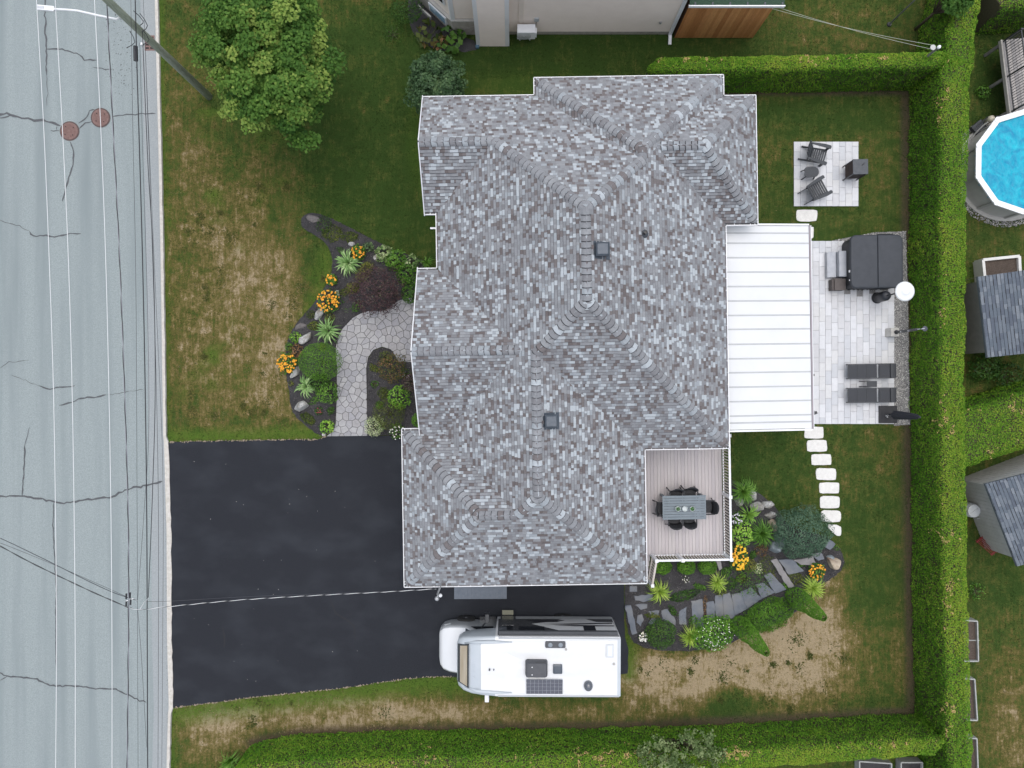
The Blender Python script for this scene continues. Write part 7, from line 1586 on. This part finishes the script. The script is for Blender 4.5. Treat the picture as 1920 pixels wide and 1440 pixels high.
shrub('hydrangea', 'pale lime hydrangea beside the deck railing', 1392, 1000, 19, .9, LIME, 330, .12, tintb=.65, ry=20); t = shrub('phlox', 'white and lilac flowers beside the railing', 1380, 972, 12, .6, GREEN, 160, .08, cat='flowers'); flowers(t, 1382, 973, 11, .6, 40, LILAC, .06)
t = shrub('coneflower_clump', 'tall orange flower clump at the deck corner post', 1386, 1046, 17, .7, GREEN, 520, .08, ry=24, cat='flowers'); flowers(t, 1387, 1046, 16, .7, 75, YEL, .11, ry=24); shrub('heather', 'yellow-green tuft beside the tall orange clump', 1406, 1061, 12, .35, MOSS, 420, .05, tintb=.9, cat='heather'); rudbeckia(1532, 1072, 14, .5, 'orange flower clump beside the beige boulder at the lawn', 24)
shrub('globe_spruce', 'large dense blue-green spruce globe over the path', 1506, 998, 47, 1.5, JUNI, 7500, .085, ry=45, clump=.24, aspect=.28, tintb=.5)
shrub('laceleaf_maple', 'airy green laceleaf maple over the slate path', 1408, 1092, 33, 1.0, GREEN, 620, .075, ry=24, clump=.55, tintb=.45, aspect=.4); shrub('small_plant', 'small round green plant in the mulch below the deck', 1362, 1073, 9, .3, GREEN, 190, .06, tintb=.4, cat='plant'); shrub('ground_cover', 'dark creeping plant along the slate path', 1283, 1117, 26, .18, DKGREEN, 900, .05, ry=9, rot=.25, tintb=.4, cat='ground cover'); shrub('ground_cover', 'olive moss mat beside the blue boulder', 1437, 1065, 17, .12, MOSS, 700, .045, ry=22, tintb=.35, cat='ground cover'); shrub('ground_cover', 'russet low plant in the mulch above the moss mat', 1428, 1032, 12, .2, RUSSET, 260, .05, tintb=.7, cat='ground cover')
shrub('ground_cover', 'green moss between the slate slabs near the spruce', 1490, 1085, 16, .14, MOSS, 420, .05, ry=11, tintb=.45, cat='ground cover'); shrub('ground_cover', 'orange-brown moss strip between two slabs', 1322, 1136, 5, .1, RUSSET, 380, .04, ry=20, tintb=.85, cat='ground cover'); shrub('ground_cover', 'thin moss line along the upper slabs', 1452, 1085, 4, .1, MOSS, 240, .04, ry=20, rot=.6, tintb=.6, cat='ground cover')
shrub('round_bush', 'round dark green bush at the lower path edge', 1240, 1190, 26, .8, DKGREEN, 1900, .06, tintb=.6, clump=.18); t = shrub('white_flower_shrub', 'wide green shrub dotted with white flowers', 1340, 1188, 38, .9, LIME, 2400, .075, ry=30, tintb=.12, clump=.25, rot=.3); flowers(t, 1342, 1190, 37, .85, 85, WHT, .045, ry=29)
shrub('juniper_hedge', 'wide spreading green juniper along the lawn edge', 1440, 1156, 47, .8, BOX, 5200, .08, ry=26, rot=.42, clump=.30, tintb=.30, aspect=.3)
def column(label, bx, by, tx, ty):
    b = at(bx, by); z = HC - (b.xy.length) * FP / math.hypot(tx - 960, ty - 720); z = max(1.6, min(3.4, z)); root = thing('columnar_cedar', (b.x, b.y, .05), label, 'conifer', group='columnar cedars'); n = 4200
    t = rng.random(n) ** .8; rad = .42 * np.sqrt(np.clip(1.06 - t, 0, 1)) * np.clip(.75 + t * 1.2, 0, 1); a = rng.uniform(0, 2 * PI, n); rad *= 1 + .12 * (vn(np.column_stack([np.cos(a) * 2, np.sin(a) * 2, t * 9]) + 5, 3) - .5) * 2
    P = np.column_stack([rad * np.cos(a), rad * np.sin(a), .05 + t * z]); N = np.column_stack([np.cos(a), np.sin(a), .5 * np.ones(n)])
    obj('foliage', leaf_mesh('foliage', P, N, .075, np.clip(.34 + .2 * rng.normal(size=n) + .2 * (t - .3), 0, 1), BOX, .6, .4), root); MB().tube([(0, 0, 0), (0, 0, z * .9)], [.05, .01], 6).build('trunk', BARK, root); return root
column('columnar cedar between the white flowered shrub and the juniper', 1382, 1166, 1430, 1236); column('columnar cedar at the lawn corner below the slate steps', 1484, 1113, 1538, 1164)
t = shrub('daisy_clump', 'little clump of white flowers at the path entrance', 1206, 1194, 9, .25, GREEN, 60, .05, cat='flowers'); flowers(t, 1206, 1194, 9, .25, 26, WHT, .08); t = shrub('daisy_clump', 'few tiny white flowers in the mulch below the boxwoods', 1287, 1087, 7, .12, GREEN, 20, .04, cat='flowers'); flowers(t, 1287, 1087, 7, .12, 12, WHT, .05)
shrub('small_plant', 'white-edged pale sprig beside the slate steps', 1421, 1067, 9, .2, VARI, 120, .07, tintb=.8, cat='plant'); shrub('small_plant', 'green tuft behind the beige boulder', 1568, 1028, 6, .15, GREEN, 60, .06, z0=.02, cat='plant')
boulder('brown rock under the upright grass at the deck', 1386, 940, 11, 10, .35, STONE_GREY, .3, 31, .08, 'rock garden boulders'); boulder('grey rock behind the upright grass', 1412, 928, 9, 12, .4, STONE_GREY, .2, 32, .06, 'rock garden boulders'); boulder('lichen-spotted rock above the long-bladed plant', 1420, 951, 14, 11, .4, STONE_GREY, -.5, 33, .08, 'rock garden boulders'); boulder('pale rock at the top lawn edge of the rock garden', 1441, 947, 13, 9, .36, STONE_GREY, -.3, 34, .06, 'rock garden boulders'); boulder('beige rock left of the spruce globe', 1445, 967, 14, 8, .36, STONE_GREY, -.1, 35, .08, 'rock garden boulders'); boulder('tan rock tucked under the spruce globe', 1450, 986, 9, 14, .4, STONE_BEIGE, .2, 36, .08, 'rock garden boulders'); boulder('large blue-grey boulder beside the slate steps', 1459, 1023, 13, 22, .55, STONE_BLUE, -.35, 37, .1, 'rock garden boulders'); boulder('large beige boulder at the lawn corner', 1566, 1056, 20, 14, .45, STONE_BEIGE, -.5, 38, .03, 'rock garden boulders'); boulder('grey rock beside the beige boulder', 1556, 1046, 10, 8, .3, STONE_BLUE, .4, 39, .04, 'rock garden boulders')

# low fillers creeping through the rock garden and the front bed
FILL = [(1390, 1085, 'between the boxwoods and the laceleaf maple'), (1312, 1100, 'in the mulch left of the lime grass'), (1262, 1145, 'on the path side near the first slabs'), (1225, 1155, 'beside the path entrance slabs'), (1300, 1165, 'below the wide slab'),
        (1412, 1040, 'below the dense bladed plant'), (1440, 1110, 'along the upper slabs'), (1500, 1060, 'between spruce and orange flowers'), (1372, 1095, 'right of the middle lime grass'), (1352, 1110, 'just above the slab row'), (1470, 1100, 'beside the cedar at the lawn corner')]
for i, (px, py, w) in enumerate(FILL):
    shrub('ground_cover', 'low %s creeping filler %s' % (('olive', 'green', 'dark')[i % 3], w), px, py, random.uniform(8, 13), .16, (MOSS, GREEN, DKGREEN)[i % 3], 260, .055, ry=random.uniform(5, 9), rot=random.uniform(-1, 1), clump=.6, tintb=.45, cat='ground cover')

for i, (px, py, w) in enumerate([(645, 548, 'left of the plum maple'), (668, 575, 'below the plum maple by the walkway'), (640, 470, 'between spiky plant and lawn'), (604, 650, 'above the clipped globe'), (588, 752, 'beside the angular pale rock'), (620, 770, 'along the lower walkway edge'), (700, 690, 'at the rounded end of the island bed'), (712, 760, 'left of the lime bush in the island bed')]):
    shrub('ground_cover', 'low %s creeping filler %s' % (('olive', 'green', 'dark')[i % 3], w), px, py, random.uniform(7, 11), .15, (MOSS, GREEN, DKGREEN)[i % 3], 170, .055, ry=random.uniform(5, 8), rot=random.uniform(-1, 1), clump=.6, tintb=.45, cat='ground cover')
